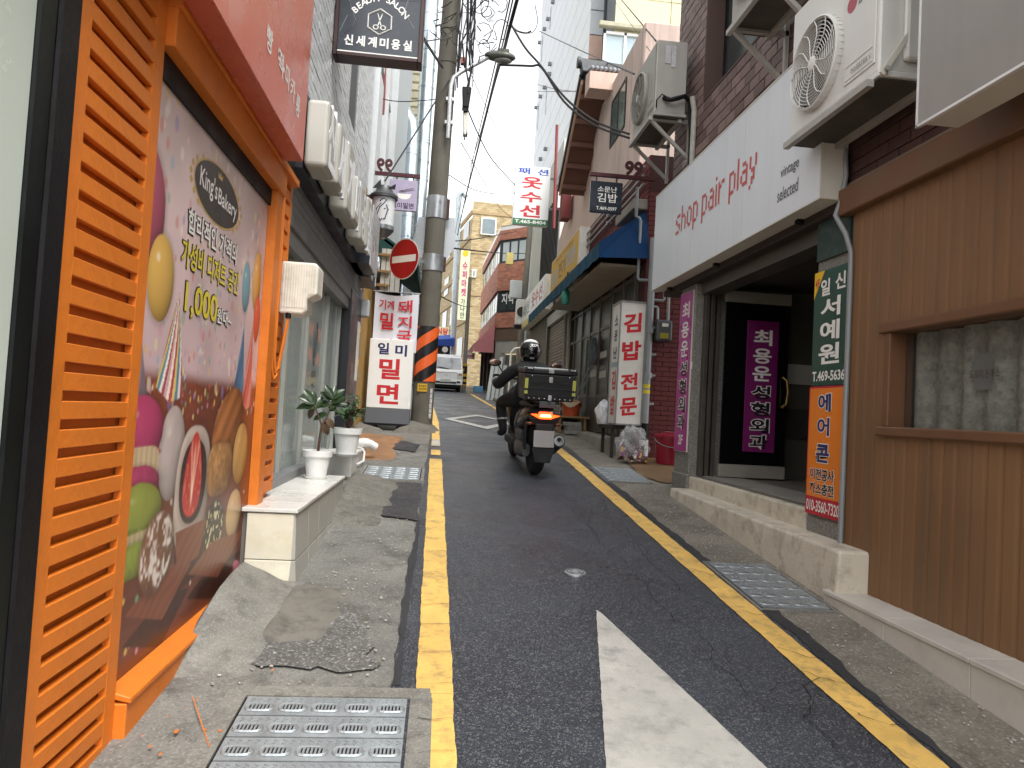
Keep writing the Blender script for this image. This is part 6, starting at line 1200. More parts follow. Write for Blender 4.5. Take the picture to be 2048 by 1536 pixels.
t = thing('white_house', 'narrow white house with a barred dark window above the sewing shop', 'building', (3, 22, gz(22))); MB().box(2.96, 6, 19.05, 25.4, 4.4, 9.0).build('wall', mat('white_render', '#c4c4c1', .8, var=.1, streak=.4, dirt=(.3,.3,.3)), t)
MB().box(2.935, 2.958, 19.3, 22.5, 5.4, 7.6).build('window_frame', mat('dark_grille', '#3b3936', .6), t); u = unit_mesh('bar', MB().box(-.01, .01, -.012, .012, -1.1, 1.1), M_BLK)
for k in range(12): inst('bar', u, t, (2.92, 19.4+k*.27, 6.5))
p = atY(1102, 398, 19.2); MB().box(2.80, 3.1, 19.0, 19.04, p.z-.35, p.z+.35).build('frame_box', M_MBR, t); MB().box(2.86, 3.04, 18.985, 18.998, p.z-.28, p.z+.28).build('pale_panel', M_WHT, t)
p = atY(1111, 390, 18.5); q = atY(1114, 250, 18.5); ta = thing('mast', 'thin red mast standing on the roofs beside the tower', 'mast', p); MB().tube([p-Vector((0, 0, .9)), q], .04, 7).build('post', mat('mast_red', '#7b2f2d', .6), ta)
p = atY(1132, 395, 17); tb = thing('chimney', 'short red brick chimney with a dark cap at the gable foot', 'chimney', (p.x, 17, p.z-.6)); MB().box(p.x-.08, p.x+.14, 17, 17.4, p.z-.5, p.z+.55).build('stack', M_RBR, tb); MB().box(p.x-.14, p.x+.20, 16.95, 17.45, p.z+.552, p.z+.66).build('cap', M_VRG, tb)
# towers behind
t = thing('white_tower', 'tall white panelled tower with grey end strip rising on the right', 'building', (5, 28, gz(28))); M_WPN = mat('white_panel', '#cfd4da', .45, var=.05, vs=.7); M_CSTR = mat('grey_concrete_strip', '#a4a8ab', .8, var=.12, vs=1.2)
MB().box(4.55, 12, 24.6, 40.3, 1, 32).build('core', mat('panel_joint', '#6d7278', .8), t); u = unit_mesh('panel', cbox(.02, 1.545, .44, .01), M_WPN)  # grey core shows in the joints between the panels
for r in range(34):
    for c in range(5): inst('panel', u, t, (4.54, 26.17+c*3.13, 2+r*.9))
for r in range(34): MB().box(4.525, 5.05, 24.56, 24.598, 1.56+r*.9, 2.42+r*.9).build('end_panel', M_CSTR if r % 7 else mat('band_brown', '#a48a7c', .8), t)
MB().box(4.99, 5.06, 24.48, 24.56, 1, 32).build('corner_trim', M_VRG, t); u = unit_mesh('vent', cbox(.10, .08, .08, .01), mat('vent_grey', '#7b7f83', .5))
for k, (px, py) in enumerate(((1106,4),(1096,38),(1089,58),(1079,85),(1100,128),(1099,148),(1089,175),(1081,193),(1072,215),(1091,298),(1081,318))): p = atX(px, py, 4.45); inst('vent', u, t, p)
for px, py, h in ((1101,30,.8),(1084,92,1.2),(1092,195,1.1),(1076,228,1.2)): p = atX(px, py, 4.512); MB().box(4.505, 4.53, p.y-.15, p.y+.15, p.z-h/2-.3, p.z+h/2).build('slit_window', mat('slit_glass', '#70777e', .3), t)
t = thing('cream_block', 'cream rendered apartment block with one wide white window', 'building', (7, 23, gz(23))); M_CRB = mat('cream_yellow_render', '#cfc8a4', .8, var=.08, vs=1, streak=.2, dirt=(.4,.38,.3))
MB().box(5.07, 14, 23.06, 24.4, 1, 30).build('core', mat('panel_joint', '#6d7278'), t)
w0, w1 = atY(1208, 62, 23), atY(1290, 140, 23); zz = [2+1.62*k for k in range(17)]
for r in range(17):
    for c in range(4):
        x0 = 5.08+c*1.92; z0 = 1+1.62*r
        if x0 < w1.x and x0+1.9 > w0.x and z0 < w0.z and z0+1.6 > w1.z:
            for q in ((x0, min(w0.x, x0+1.9), z0, z0+1.6), (max(w1.x, x0), x0+1.9, z0, z0+1.6), (max(x0, w0.x), min(x0+1.9, w1.x), z0, max(z0, min(w1.z, z0+1.6))), (max(x0, w0.x), min(x0+1.9, w1.x), min(max(w0.z, z0), z0+1.6), z0+1.6)):
                if q[1]-q[0] > .02 and q[3]-q[2] > .02: MB().box(q[0], q[1], 23.0, 23.06, q[2], q[3]).build('panel', M_CRB, t)
            continue
        MB().box(x0, x0+1.9, 23.0, 23.06, z0, z0+1.6).build('panel', M_CRB, t, bev=.01)
MB().box(w0.x, w1.x, 23.03, 23.05, w1.z, w0.z).build('window_pane', mat('pale_sky_glass', '#9fb0b6', .15, var=.1, spec=.7), t)
for a in ((w0.x, w0.x+.07), ((w0.x+w1.x)/2-.04, (w0.x+w1.x)/2+.04), (w1.x-.07, w1.x)): MB().box(a[0], a[1], 22.96, 23.03, w1.z, w0.z).build('window_frame', M_WHT, t)
MB().box(w0.x, w1.x, 22.96, 23.03, w0.z-.09, w0.z).box(w0.x, w1.x, 22.96, 23.03, w1.z, w1.z+.09).build('window_frame', M_WHT, t); MB().box(w0.x-.2, w1.x+.2, 22.8, 23.0, w0.z+.08, w0.z+.26).build('window_hood', mat('weathered_hood', '#a7a28c', .8, var=.2, vs=4), t, bev=.03)

# ================================================================== FAR END: brick houses, poles, ducts
def brick_tex(name, c1, c2, mor, d, bw=.22, bh=.075):
    m = bpy.data.materials.new(name); m.use_nodes = True; MATS[name] = m; T = m.node_tree; N = T.nodes; L = T.links; p = N['Principled BSDF']; p.inputs['Roughness'].default_value = .8
    tc = N.new('ShaderNodeTexCoord'); dp = N.new('ShaderNodeVectorMath'); dp.operation = 'DOT_PRODUCT'; dp.inputs[1].default_value = d; L.new(tc.outputs['Object'], dp.inputs[0])
    sp = N.new('ShaderNodeSeparateXYZ'); L.new(tc.outputs['Object'], sp.inputs[0]); cb = N.new('ShaderNodeCombineXYZ'); L.new(dp.outputs['Value'], cb.inputs[0]); L.new(sp.outputs[2], cb.inputs[1])
    b = N.new('ShaderNodeTexBrick'); b.inputs['Scale'].default_value = 1; b.inputs['Brick Width'].default_value = bw; b.inputs['Row Height'].default_value = bh; b.inputs['Mortar Size'].default_value = .01; b.inputs['Bias'].default_value = 0
    b.inputs['Color1'].default_value = (*hexc(c1), 1); b.inputs['Color2'].default_value = (*hexc(c2), 1); b.inputs['Mortar'].default_value = (*hexc(mor), 1); L.new(cb.outputs[0], b.inputs['Vector']); L.new(b.outputs[0], p.inputs['Base Color']); return m
M_RB1 = brick_tex('far_red_brick', '#c47d60', '#9c604b', '#8f7c70', (.72, -.69, 0), .32, .13); M_RB2 = brick_tex('far_red_brick_side', '#c0785a', '#985a46', '#8f7c70', (0, 1, 0), .32, .13)
t = thing('red_brick_house', 'three-storey orange-red brick corner house with black windows and pink awning', 'building', (3, 42, gz(42)))
A, Bp, Cc = Vector((2.95, 42, 0)), Vector((5.6, 39.4, 0)), Vector((2.55, 53, 0)); D_ = Vector((9, 53, 0)); g = gz(42)-.1
zt = atY(982, 460, 42).z; zb = atY(975, 655, 42).z
def wall_seg(P, Q, z0, z1, m, nm, th=.3):
    d = (Q-P).normalized(); n = Vector((d.y, -d.x, 0))
    return MB().hexa([P+Vector((0,0,z0)), Q+Vector((0,0,z0)), Q-n*th+Vector((0,0,z0)), P-n*th+Vector((0,0,z0))], [P+Vector((0,0,z1)), Q+Vector((0,0,z1)), Q-n*th+Vector((0,0,z1)), P-n*th+Vector((0,0,z1))]).build(nm, m, t)
wz = [(atY(985, 480, 42).z, atY(982, 526, 42).z), (atY(978, 581, 42).z, atY(975, 625, 42).z)]
bands = [(zb, wz[1][1]), (wz[1][0], wz[0][1]), (wz[0][0], zt)]
for a, b in bands: wall_seg(A, Bp, a, b, M_RB1, 'front_wall'); wall_seg(Cc, A, a, b, M_RB2, 'side_wall')
M_BWF = mat('black_window_frame', '#26282b', .5); M_PLG = mat('pale_window_glass', '#aab4b2', .2, var=.15, vs=.8, spec=.6); M_DKG = mat('dim_window_glass', '#3d4845', .15, var=.3, vs=.9, spec=.7)
d = (Bp-A).normalized(); n = Vector((d.y, -d.x, 0))
for i, (hi, lo) in enumerate(wz):
    wall_seg(A+n*-.12, Bp+n*-.12, lo, hi, M_BWF, 'window_band', .1)
    for k in range(5):
        p0 = A+d*(.22+k*.62); p1 = p0+d*.48; zl, zh = lo+.14, hi-.14
        MB().add([p0-n*.10+Vector((0,0,zl)), p1-n*.10+Vector((0,0,zl)), p1-n*.10+Vector((0,0,zh)), p0-n*.10+Vector((0,0,zh))], [(0,1,2,3)]).build('window_pane', M_PLG if i == 0 else M_DKG, t)
    wall_seg(Cc+Vector((.12,0,0)), A+Vector((.12,0,0)), lo, hi, M_BWF, 'window_band', .1)
    for k in range(8): y0 = 42.5+k*1.25; x = 2.95-.4*(y0-42)/11; MB().add([(x+.10, y0, lo+.15), (x+.06, y0+1.0, lo+.15), (x+.06, y0+1.0, hi-.15), (x+.10, y0, hi-.15)], [(0,1,2,3)]).build('window_pane', M_PLG if k % 2 else M_DKG, t)
fc = Face(A+d*.35-n*.09+Vector((0,0,wz[1][0]-.15)), d, (0,0,1), 2.6, wz[1][0]-wz[1][1]); fc.text(t, '지역', (.0, .0, .34, .50), M_WHT, .02, .01); fc.text(t, '아동', (.46, .0, .80, .50), M_WHT, .02, .01)
wall_seg(A-n*.02+Vector((.02,0,0)), Bp-n*.02, zt, zt+.25, M_WHT, 'white_cornice', .5); wall_seg(Cc, A, zt, zt+.25, M_WHT, 'white_cornice', .3)
zr = atY(990, 420, 42).z
MB().add([A+Vector((0,0,zt+.25)), Bp+Vector((0,0,zt+.25)), Bp+Vector((2,4,zr-.0)), A+Vector((1.4,2.4,zr)), Cc+Vector((0,0,zt+.25)), Cc+Vector((1.4,-1,zr))], [(0,1,2,3), (4,0,3,5)]).build('green_roof', mat('green_roofing', '#4f5c48', .8, var=.15), t)
MB().box(4.2, 8, 44, 49, zr-.8, zr+1.5).build('roof_hut', mat('hut_grey', '#7c8588', .6), t); MB().box(4.18, 4.6, 43.96, 44.02, zr-.4, zr+1.5).build('hut_trim', M_WHT, t)
zc = atY(975, 680, 42).z
wall_seg(A+Vector((.05,.05,0)), Bp+Vector((.05,.05,0)), zc, zb, mat('brown_band', '#6d5848', .85, var=.15, vs=2), 'shop_fascia'); wall_seg(Cc+Vector((.05,0,0)), A+Vector((.05,0,0)), zc, zb, mat('brown_band', '#6d5848'), 'shop_fascia')
zd = zc-.75; M_FWC = mat('far_white_concrete', '#a9a69d', .85, var=.12)
wall_seg(A+Vector((.1,.1,0)), Bp+Vector((.1,.1,0)), zd, zc, M_FWC, 'porch_beam'); wall_seg(A+Vector((.1,.1,0)), A+d*.5+Vector((.1,.1,0)), g, zd, M_FWC, 'porch_pillar', .4); wall_seg(A+Vector((.6,1.0,0)), Bp+Vector((.6,1.0,0)), g, zd, M_FWC, 'porch_wall')
p = A+d*1.0+Vector((.6,.95,0)); MB().box(p.x, p.x+.9, p.y-.5, p.y-.4, g, g+2.2).build('door', mat('grey_door', '#5d5c57', .6), t)
for k in range(4): y = 42.6+k*2.4; x = 2.95-.4*(y-42)/11; MB().box(x, x+.25, y, y+.4, g, zc).build('pier', mat('brown_pier', '#5a463a', .8), t)
MB().box(3.2, 3.3, 42.4, 53, g, zc).build('shop_glass', M_DKG, t)
zA = atY(972, 655, 41.8).z
ta = thing('awning', 'faded pink awning on the side of the red brick house', 'awning', (2.6, 44, zc)); M_PKA = mat('faded_pink_canvas', '#c07a7c', .8, var=.12, vs=1.5)
MB().hexa([(1.75, 41.9, zc-.35), (2.95, 41.9, zb+.2), (2.6, 51, zb+.2), (1.5, 51, zc-.35)], [(1.75, 41.9, zc-.3), (2.95, 41.9, zb+.26), (2.6, 51, zb+.26), (1.5, 51, zc-.3)]).build('canopy', M_PKA, ta); MB().add([(1.75, 41.88, zc-.75), (1.75, 41.88, zc-.32), (2.95, 41.88, zb+.22), (2.95, 41.88, zc-.75)], [(0,1,2,3)]).build('side_panel', M_PKA, ta); MB().add([(1.74, 41.9, zc-.75), (1.49, 51, zc-.75), (1.49, 51, zc-.3), (1.74, 41.9, zc-.3)], [(0,1,2,3)]).build('valance', M_PKA, ta)
ts = thing('pink_shop_sign', 'small white and pink sign hanging below the pink awning', 'shop sign', (2.2, 43.2, zc-1.2)); p = atY(938, 712, 43); MB().box(p.x-.35, p.x+.35, 43, 43.1, p.z-.18, p.z+.2).build('panel', M_PLW, ta and ts); MB().box(p.x-.3, p.x+.3, 42.985, 42.998, p.z-.1, p.z+.08).build('stripe', M_PKA, ts)
# beige brick block
M_BB1 = brick_tex('beige_brick', '#c2b08c', '#a08a63', '#8d7c5c', (1, 0, 0), .38, .16); M_BB2 = brick_tex('beige_brick_side', '#c2b08c', '#a08a63', '#8d7c5c', (-.16, .98, 0), .38, .16)
t = thing('beige_brick_block', 'tall beige brick block with stone bands at the end of the street', 'building', (2, 58, gz(58))); g = gz(58)-.2; zt2 = atY(922, 400, 58).z
E0, E1, E2 = Vector((1.75, 58, 0)), Vector((8, 58.4, 0)), Vector((-1.2, 76, 0))
wall_seg(E0, E1, g, zt2, M_BB1, 'front_wall'); wall_seg(E2, E0, g, zt2-1.3, M_BB2, 'side_wall')
M_BND = mat('stone_band', '#a8926c', .8, var=.1)
for py in (425, 505, 590): z = atY(925, py, 58).z; wall_seg(E0-Vector((.02,.06,0)), E1-Vector((0,.06,0)), z, z+.22, M_BND, 'stone_band', .1)
for py in (432, 480, 540, 590, 645): z = atY(915, py, 59).z; wall_seg(E2-Vector((.1,0,0)), E0-Vector((.1,0,0)), z, z+.4, M_BND, 'stone_band', .12)
for (x0, y0, x1, y1) in ((963, 434, 992, 471), (944, 538, 952, 555)): 
    p, q = atY(x0, y0, 57.9), atY(x1, y1, 57.9); MB().box(p.x, q.x, 57.9, 58.0, q.z, p.z).build('window_frame', M_WHT, t); MB().box(p.x+.12, q.x-.12, 57.87, 57.898, q.z+.12, p.z-.12).build('window_pane', mat('dim_far_glass', '#7f8c90', .2), t)
for row in range(4):
    for k in range(4):
        f = .06+.24*k; a = E0.lerp(E2, f); b = E0.lerp(E2, f+.13); z0 = g+2.6+row*3.3; MB().add([a+Vector((-.06,0,z0)), b+Vector((-.06,0,z0)), b+Vector((-.06,0,z0+1.7)), a+Vector((-.06,0,z0+1.7))], [(0,1,2,3)]).build('window', mat('dim_window_glass', '#3d4845'), t)
p, q = atY(914, 640, 57.8), atY(941, 500, 57.8); ts = thing('supermarket_sign', 'tall pale green vertical sign with pink letters on the beige block', 'shop sign', (p.x, 57.8, p.z)); MB().box(p.x, q.x, 57.6, 57.85, p.z, q.z).build('panel', mat('pale_green_panel', '#cfd2b4', .5, var=.08), ts); fc = faceC(57.598, p.x, q.x, p.z, q.z); M_PKL = mat('raspberry_print', '#b5336a', .5)
for k, ch in enumerate('슈퍼마켓'): fc.text(ts, ch, (.26, .18+k*.125, .78, .29+k*.125), M_PKL, .03, .01)
fc.poly(ts, 'yellow_mark', oval(.5, .06, .32, .045), mat('sign_yellow', '#e3b51c'), .01)
for k, ch in enumerate('가나안'): fc.text(ts, ch, (.28, .70+k*.095, .74, .785+k*.095), M_INK, .01, .01)
tb = thing('awning', 'bright blue awning at the foot of the beige block', 'awning', (.3, 52, 5)); p, q = atY(872, 692, 50), atY(910, 674, 50); MB().hexa([(p.x, 49.4, p.z), (q.x, 49.4, p.z), (q.x, 51, q.z), (p.x, 51, q.z)], [(p.x, 49.4, p.z+.4), (q.x, 49.4, p.z+.55), (q.x, 51, q.z+.3), (p.x, 51, q.z+.1)]).build('canopy', mat('bright_blue_canvas', '#1b4296', .7, var=.1), tb); MB().box(p.x, q.x, 50.9, 51, gz(50), q.z).build('dark_shopfront', mat('dark_shop', '#3a3a38', .8), tb)
p = atY(890, 699, 48); tm = thing('round_sign', 'round white sign above the lorry cab', 'road sign', p); MB().cyl(p, p+Vector((0, .08, 0)), .2, seg=20).build('disc', M_WHT, tm); MB().tube([p+Vector((0, .1, -.1)), Vector((p.x, 48.1, gz(48)))], .04, 7).build('post', M_GPIPE, tm)
td = thing('ventilation_duct', 'tall pale pipe with a hooked top before the beige block', 'duct', (1, 50, gz(50))); P = [atY(907, 700, 50), atY(911, 560, 50), atY(915, 460, 50), atY(917, 395, 50), atY(921, 387, 50), atY(928, 387, 50), atY(932, 394, 50)]; P[0].z = gz(50); MB().tube(P, .2, 12).build('pipe', mat('pale_pipe', '#b7c2c6', .35, .3), td, True)
tf = thing('red_shop_lettering', 'small red letters on the far beige wall above the blue awning', 'shop sign', atY(885, 660, 56)); p, q = atY(872, 670, 56), atY(898, 655, 56); MB().box(p.x, q.x, 56, 56.1, p.z, q.z).build('panel', mat('pale_cream', '#cbbd9c', .7), tf); faceC(55.99, p.x, q.x, p.z, q.z).text(tf, '식당', (.05, .1, .95, .9), M_RED, .03, .01)
# far poles
def far_pole(label, px, Y, r, ztop, lean=0):
    p = atY(px, 760, Y); t = thing('utility_pole', label, 'utility pole', (p.x, Y, gz(Y))); MB().tube([(p.x, Y, gz(Y)-.1), (p.x+lean, Y, ztop)], [r, r*.8], 14).build('shaft', mat('far_pole_concrete', '#7a756b', .85, var=.15, vs=3), t, True); return t, p
t, p = far_pole('slim concrete pole with boxes behind the rider', 1033, 27, .13, 9.0, .22)
for nm, (x0, y0, x1, y1), m in (('yellow_meter_box', (1013, 505, 1026, 530), mat('cream_yellow', '#d8c47a')), ('grey_cabinet', (1021, 560, 1043, 597), M_PANEL)): a, b = atY(x0, y0, 26.7), atY(x1, y1, 26.7); MB().box(a.x, b.x, 26.65, 26.85, b.z, a.z).build(nm, m, t, bev=.02)
t, p = far_pole('thin dark pole with hazard stripes right of the lorry', 928, 38, .12, 8.5); sl = MB().tube([(p.x, 38, gz(38)+.3), (p.x, 38, gz(38)+1.5)], .14, 14).build('stripe_sleeve', mat('sleeve_yellow', '#c79a2a', .5), t, True)
for k in range(4): MB().tube([(p.x-.0, 38, gz(38)+.4+k*.28), (p.x, 38, gz(38)+.53+k*.28)], .145, 14).build('stripe', M_BLK, sl)
a, b = atY(1034, 598, 24), atY(1052, 650, 24); t = thing('air_conditioner', 'small white air conditioner beside the slim pole', 'air conditioner', a, 'outdoor air conditioners on the right-hand walls'); MB().box(a.x, b.x+.25, 24, 24.35, b.z, a.z).build('case', M_ACW, t, bev=.02); MB().box(a.x-.05, b.x+.25, 23.95, 24.4, b.z-.12, b.z-.01).build('bracket', M_BLK, t); MB().cyl((a.x+.2, 23.995, (a.z+b.z)/2), (a.x+.2, 23.97, (a.z+b.z)/2), .18, seg=18).build('grille', M_ACD, t)
# stack of white boards standing at the kerb, far kerb
t = thing('white_boards', 'white plastic boards standing on the far kerb behind the rider', 'boards', (2.1, 27.5, gz(27.5))); 
for k in range(4): x = 1.75+k*.16; h = 1.45+.25*(k > 1)-.1*k*(k > 2); MB().hexa([(x, 27.4, gz(27.4)), (x+.12, 27.35, gz(27.4)), (x+.14, 27.9, gz(27.9)), (x+.02, 27.9, gz(27.9))], [(x+.14, 27.5, gz(27.4)+h), (x+.26, 27.45, gz(27.4)+h), (x+.28, 27.9, gz(27.9)+h-.1), (x+.16, 27.9, gz(27.9)+h)]).build('board', mat('translucent_white', '#cfd6d8', .35, var=.06), t)
tag(lay(MB().box(2.0, 4.0, 20.5, 29.5, -.02, .09)).build('kerb', M_CONC_R), kind='structure')
p = atY(1005, 748, 30)
tm = thing('blue_crate', 'small blue crate on the pavement beside the striped pole', 'crate', (2.1, 38.5, gz(38.5))); MB().box(1.75, 2.25, 38.4, 38.9, gz(38.4), gz(38.4)+.35).build('box', mat('crate_blue', '#5f93b4', .5), tm, bev=.02)
# curved mirror post
tm = thing('mirror_post', 'bent cream tube post beside the slim pole', 'post', (2.3, 22, gz(22))); P = [atY(1020, 735, 20), atY(1022, 705, 20), atY(1030, 697, 20), atY(1045, 695, 20)]; P.insert(0, Vector((P[0].x, 20, gz(20)))); MB().tube(P, .03, 8).build('tube', M_PLW, tm, True)
t = thing('grey_row_house', 'plain grey rendered house on the far left behind the utility pole', 'building', (-3, 38, gz(38))); MB().box(-8, -1.35, 30.2, 47, 1, 10.5).build('wall', mat('grey_far_render', '#9a9890', .85, var=.12, vs=1.2, streak=.35), t)
for k in range(5):
    for z in (4.2, 7.2): MB().box(-1.37, -1.33, 31.5+k*3, 33+k*3, z, z+1.4).build('window', mat('dim_window_glass', '#3d4845'), t)
# orange paint drips on the pavement below the bakery front
mb = MB(); rnd = random.Random(31)
for px, py in ((335,1440),(352,1470),(300,1500),(320,1515),(410,1465),(395,1405),(372,1425),(285,1478),(440,1470),(545,1345),(500,1240)):
    x, y = gp(px, py); n = 7; r0 = rnd.uniform(.004, .011); mb.sheet([(x+r0*rnd.uniform(.5, 1.2)*math.cos(2*math.pi*k/n), y+r0*1.6*rnd.uniform(.5, 1.2)*math.sin(2*math.pi*k/n), gz(y)+.0095) for k in range(n)])
a, b = gp(385, 1400), gp(418, 1500)
for k in range(6): p = (a[0]+(b[0]-a[0])*k/6, a[1]+(b[1]-a[1])*k/6); q = (a[0]+(b[0]-a[0])*(k+1)/6, a[1]+(b[1]-a[1])*(k+1)/6); mb.sheet([(p[0]-.002, p[1], gz(p[1])+.0095), (p[0]+.002, p[1], gz(p[1])+.0095), (q[0]+.002, q[1], gz(q[1])+.0095), (q[0]-.002, q[1], gz(q[1])+.0095)])
tag(mb.build('paint_drips', M_ORG), 'orange paint drips spattered on the pavement below the bakery front', 'paint drips', kind='stuff')
# ================================================================== white lorry
VX, VY = .20, 36.5; VZ = gz(37.2)-.02
t = thing('lorry', 'white cab-over delivery lorry facing the camera at the far bend', 'lorry', (VX, VY, VZ))
M_VW = mat('lorry_white', '#d9dbdb', .3, var=.03, coat=.4); M_VG = mat('windscreen_glass', '#5b6068', .1, var=.25, vs=1.2, spec=.7); M_RUB = mat('rubber', '#161616', .8); M_CLR = mat('headlamp_glass', '#c9c6bd', .12, var=.2, vs=9); M_AMB = mat('amber_lens', '#a4613a', .25)
def V(x, y, z): return (VX+x, VY+y, VZ+z)
def vbox(nm, x0, x1, y0, y1, z0, z1, m, bev=.02, par=None): return MB().box(VX+x0, VX+x1, VY+y0, VY+y1, VZ+z0, VZ+z1).build(nm, m, par or t, bev=bev, seg=2)
b = MB(); prof = [(-.02, .36, .85), (.0, .62, .87), (.0, .98, .87), (.06, 1.12, .86), (.42, 1.80, .76), (.60, 1.93, .72), (1.5, 1.97, .72), (1.65, 1.9, .74), (1.65, .36, .86)]; n = len(prof)
b.v = [V(-w, y, z) for y, z, w in prof]+[V(w, y, z) for y, z, w in prof]; b.f = [tuple(range(n)), tuple(range(2*n-1, n-1, -1))]+[(i, (i+1) % n, n+(i+1) % n, n+i) for i in range(n)]; cab = b.build('cab', M_VW, t, bev=.03, seg=2)
def slope(z): f = (z-1.12)/(1.80-1.12); return .06+.36*f-.012, .86-.10*f
(ya, wa), (yb, wb) = slope(1.14), slope(1.76)
MB().hexa([V(-wa+.07, ya, 1.14), V(wa-.07, ya, 1.14), V(wa-.07, ya+.03, 1.14), V(-wa+.07, ya+.03, 1.14)], [V(-wb+.06, yb, 1.76), V(wb-.06, yb, 1.76), V(wb-.06, yb+.03, 1.76), V(-wb+.06, yb+.03, 1.76)]).build('windscreen', M_VG, t, bev=.01)
for s in (-1, 1):
    MB().beam(V(s*.05+.1, ya-.02, 1.16), V(s*.05-.42*1, ya+.02, 1.24), .02, .02).build('wiper', M_RUB, t)
    vbox('headlamp', s*.70-.12, s*.70+.12, -.035, .03, .66, .92, M_CLR, .04); vbox('indicator', s*.73-.08, s*.73+.08, -.045, -.036, .84, .93, M_AMB, .01)
    vbox('fog_lamp', s*.66-.09, s*.66+.09, -.085, -.05, .44, .54, M_ACD, .01)
    MB().tube([V(s*.85, .3, 1.35), V(s*.98, .15, 1.30)], .015, 6).build('mirror_arm', M_RUB, t); vbox('mirror', s*1.0-.08, s*1.0+.08, .08, .16, 1.08, 1.36, M_RUB, .03)
    for y in (.55, 3.6):
        w = MB().lathe([(.30, -.1), (.335, -.08), (.335, .08), (.30, .1), (.2, .1)], V(s*.70, y, .325), (1, 0, 0), 24).build('wheel', M_RUB, t, True); MB().cyl(V(s*.70+s*.101, y, .325), V(s*.70+s*.11, y, .325), .19, seg=18).build('rim', M_ALU, w)
vbox('bumper', -.87, .87, -.07, .05, .34, .60, M_VW, .03); vbox('lower_grille', -.55, .55, -.075, -.071, .40, .50, M_ACD, .004); vbox('grille_line', -.6, .6, -.012, -.004, .97, .985, M_ACD, 0); vbox('undertray', -.8, .8, .02, 4.2, .22, .34, M_RUB, 0)
vbox('number_plate', -.27, .27, -.09, -.078, .47, .62, mat('blank_plate', '#b9b9b4', .5), .01)
MB().tube([V(.07*math.cos(a*math.pi/10), -.012, .84+.035*math.sin(a*math.pi/10)) for a in range(21)], .006, 5, False).build('badge', M_ALU, t)
vbox('cargo_bed', -.85, .85, 1.72, 4.4, .7, 1.15, M_VW, .02)

# ================================================================== scooter
SY = 8.12; SXo = 1.115
MS = Matrix.Translation((SXo, SY, gz(SY))) @ Matrix.Rotation(math.radians(4.5), 4, 'Z') @ Matrix.Rotation(math.atan(.088), 4, 'X')
t = thing('scooter', 'black motor scooter with glowing red tail light and big top box', 'scooter', MS.translation)
def sb(mb, nm, m, par=None, smooth=False, bev=0., seg=2): mb.xf(MS); return mb.build(nm, m, par or t, smooth, bev, seg)
def loft(secs, seg=20, pw=2.4):
    mb = MB(); n = len(secs)
    for (y, cx, cz, rx, rz) in secs:
        for k in range(seg):
            a = 2*math.pi*k/seg; c, s = math.cos(a), math.sin(a); mb.v.append((cx+rx*math.copysign(abs(c)**(2/pw), c), y, cz+rz*math.copysign(abs(s)**(2/pw), s)))
    for i in range(n-1):
        for k in range(seg): k2 = (k+1) % seg; mb.f.append((i*seg+k, i*seg+k2, (i+1)*seg+k2, (i+1)*seg+k))
    mb.f.append(tuple(reversed(range(seg)))); mb.f.append(tuple((n-1)*seg+k for k in range(seg))); return mb
M_BLKP = mat('gloss_black_plastic', '#0d0e10', .3, var=.1, coat=.3); M_BLKM = mat('matt_black_plastic', '#111214', .62, var=.12, vs=6); M_MTL = mat('engine_metal', '#5b5d5e', .45, .7, var=.2, vs=9); M_TYR = mat('tyre_black', '#131314', .85, var=.15, bump=.5, bs=60)
for y, w in ((0, .065), (1.33, .052)):
    wh = sb(MB().lathe([(.20, -w), (.255, -w), (.283, -w*.55), (.29, 0), (.283, w*.55), (.255, w), (.20, w)], (0, y, .29), (1, 0, 0), 32), 'wheel', M_TYR, None, True); sb(MB().lathe([(.05, -.045), (.195, -.04), (.205, -.05), (.205, .05), (.195, .04), (.05, .045)], (0, y, .29), (1, 0, 0), 24), 'rim', M_MTL, wh, True)
sb(loft([(-.36, 0, .745, .05, .03), (-.30, 0, .74, .12, .06), (-.18, 0, .72, .165, .10), (.05, 0, .68, .19, .14), (.35, 0, .60, .19, .18), (.55, 0, .52, .17, .2)]), 'tail_body', M_BLKP, None, True)
sb(loft([(-.22, 0, .80, .12, .035), (-.05, 0, .82, .16, .05), (.25, 0, .80, .17, .06), (.5, 0, .78, .15, .05), (.62, 0, .76, .10, .04)]), 'seat', mat('seat_vinyl', '#1a1a1c', .55), None, True)
sb(MB().box(-.20, .20, .45, 1.02, .24, .34), 'footboard', M_BLKM, None, False, .03); sb(loft([(.92, 0, .55, .16, .22), (1.05, 0, .68, .20, .30), (1.18, 0, .74, .18, .26), (1.30, 0, .72, .10, .12)]), 'front_shield', M_BLKP, None, True)
sb(loft([(1.18, 0, .56, .07, .05), (1.33, 0, .60, .075, .04), (1.5, 0, .55, .06, .03)]), 'front_mudguard', M_BLKP, None, True); sb(MB().tube([(0, 1.06, .95), (0, 1.33, .29)], .03, 8), 'fork', M_MTL, None, True)
sb(MB().tube([(-.36, .90, 1.05), (-.2, .98, 1.06), (0, 1.02, 1.03), (.2, .98, 1.06), (.36, .90, 1.05)], .016, 8), 'handlebar', M_BLKM, None, True)
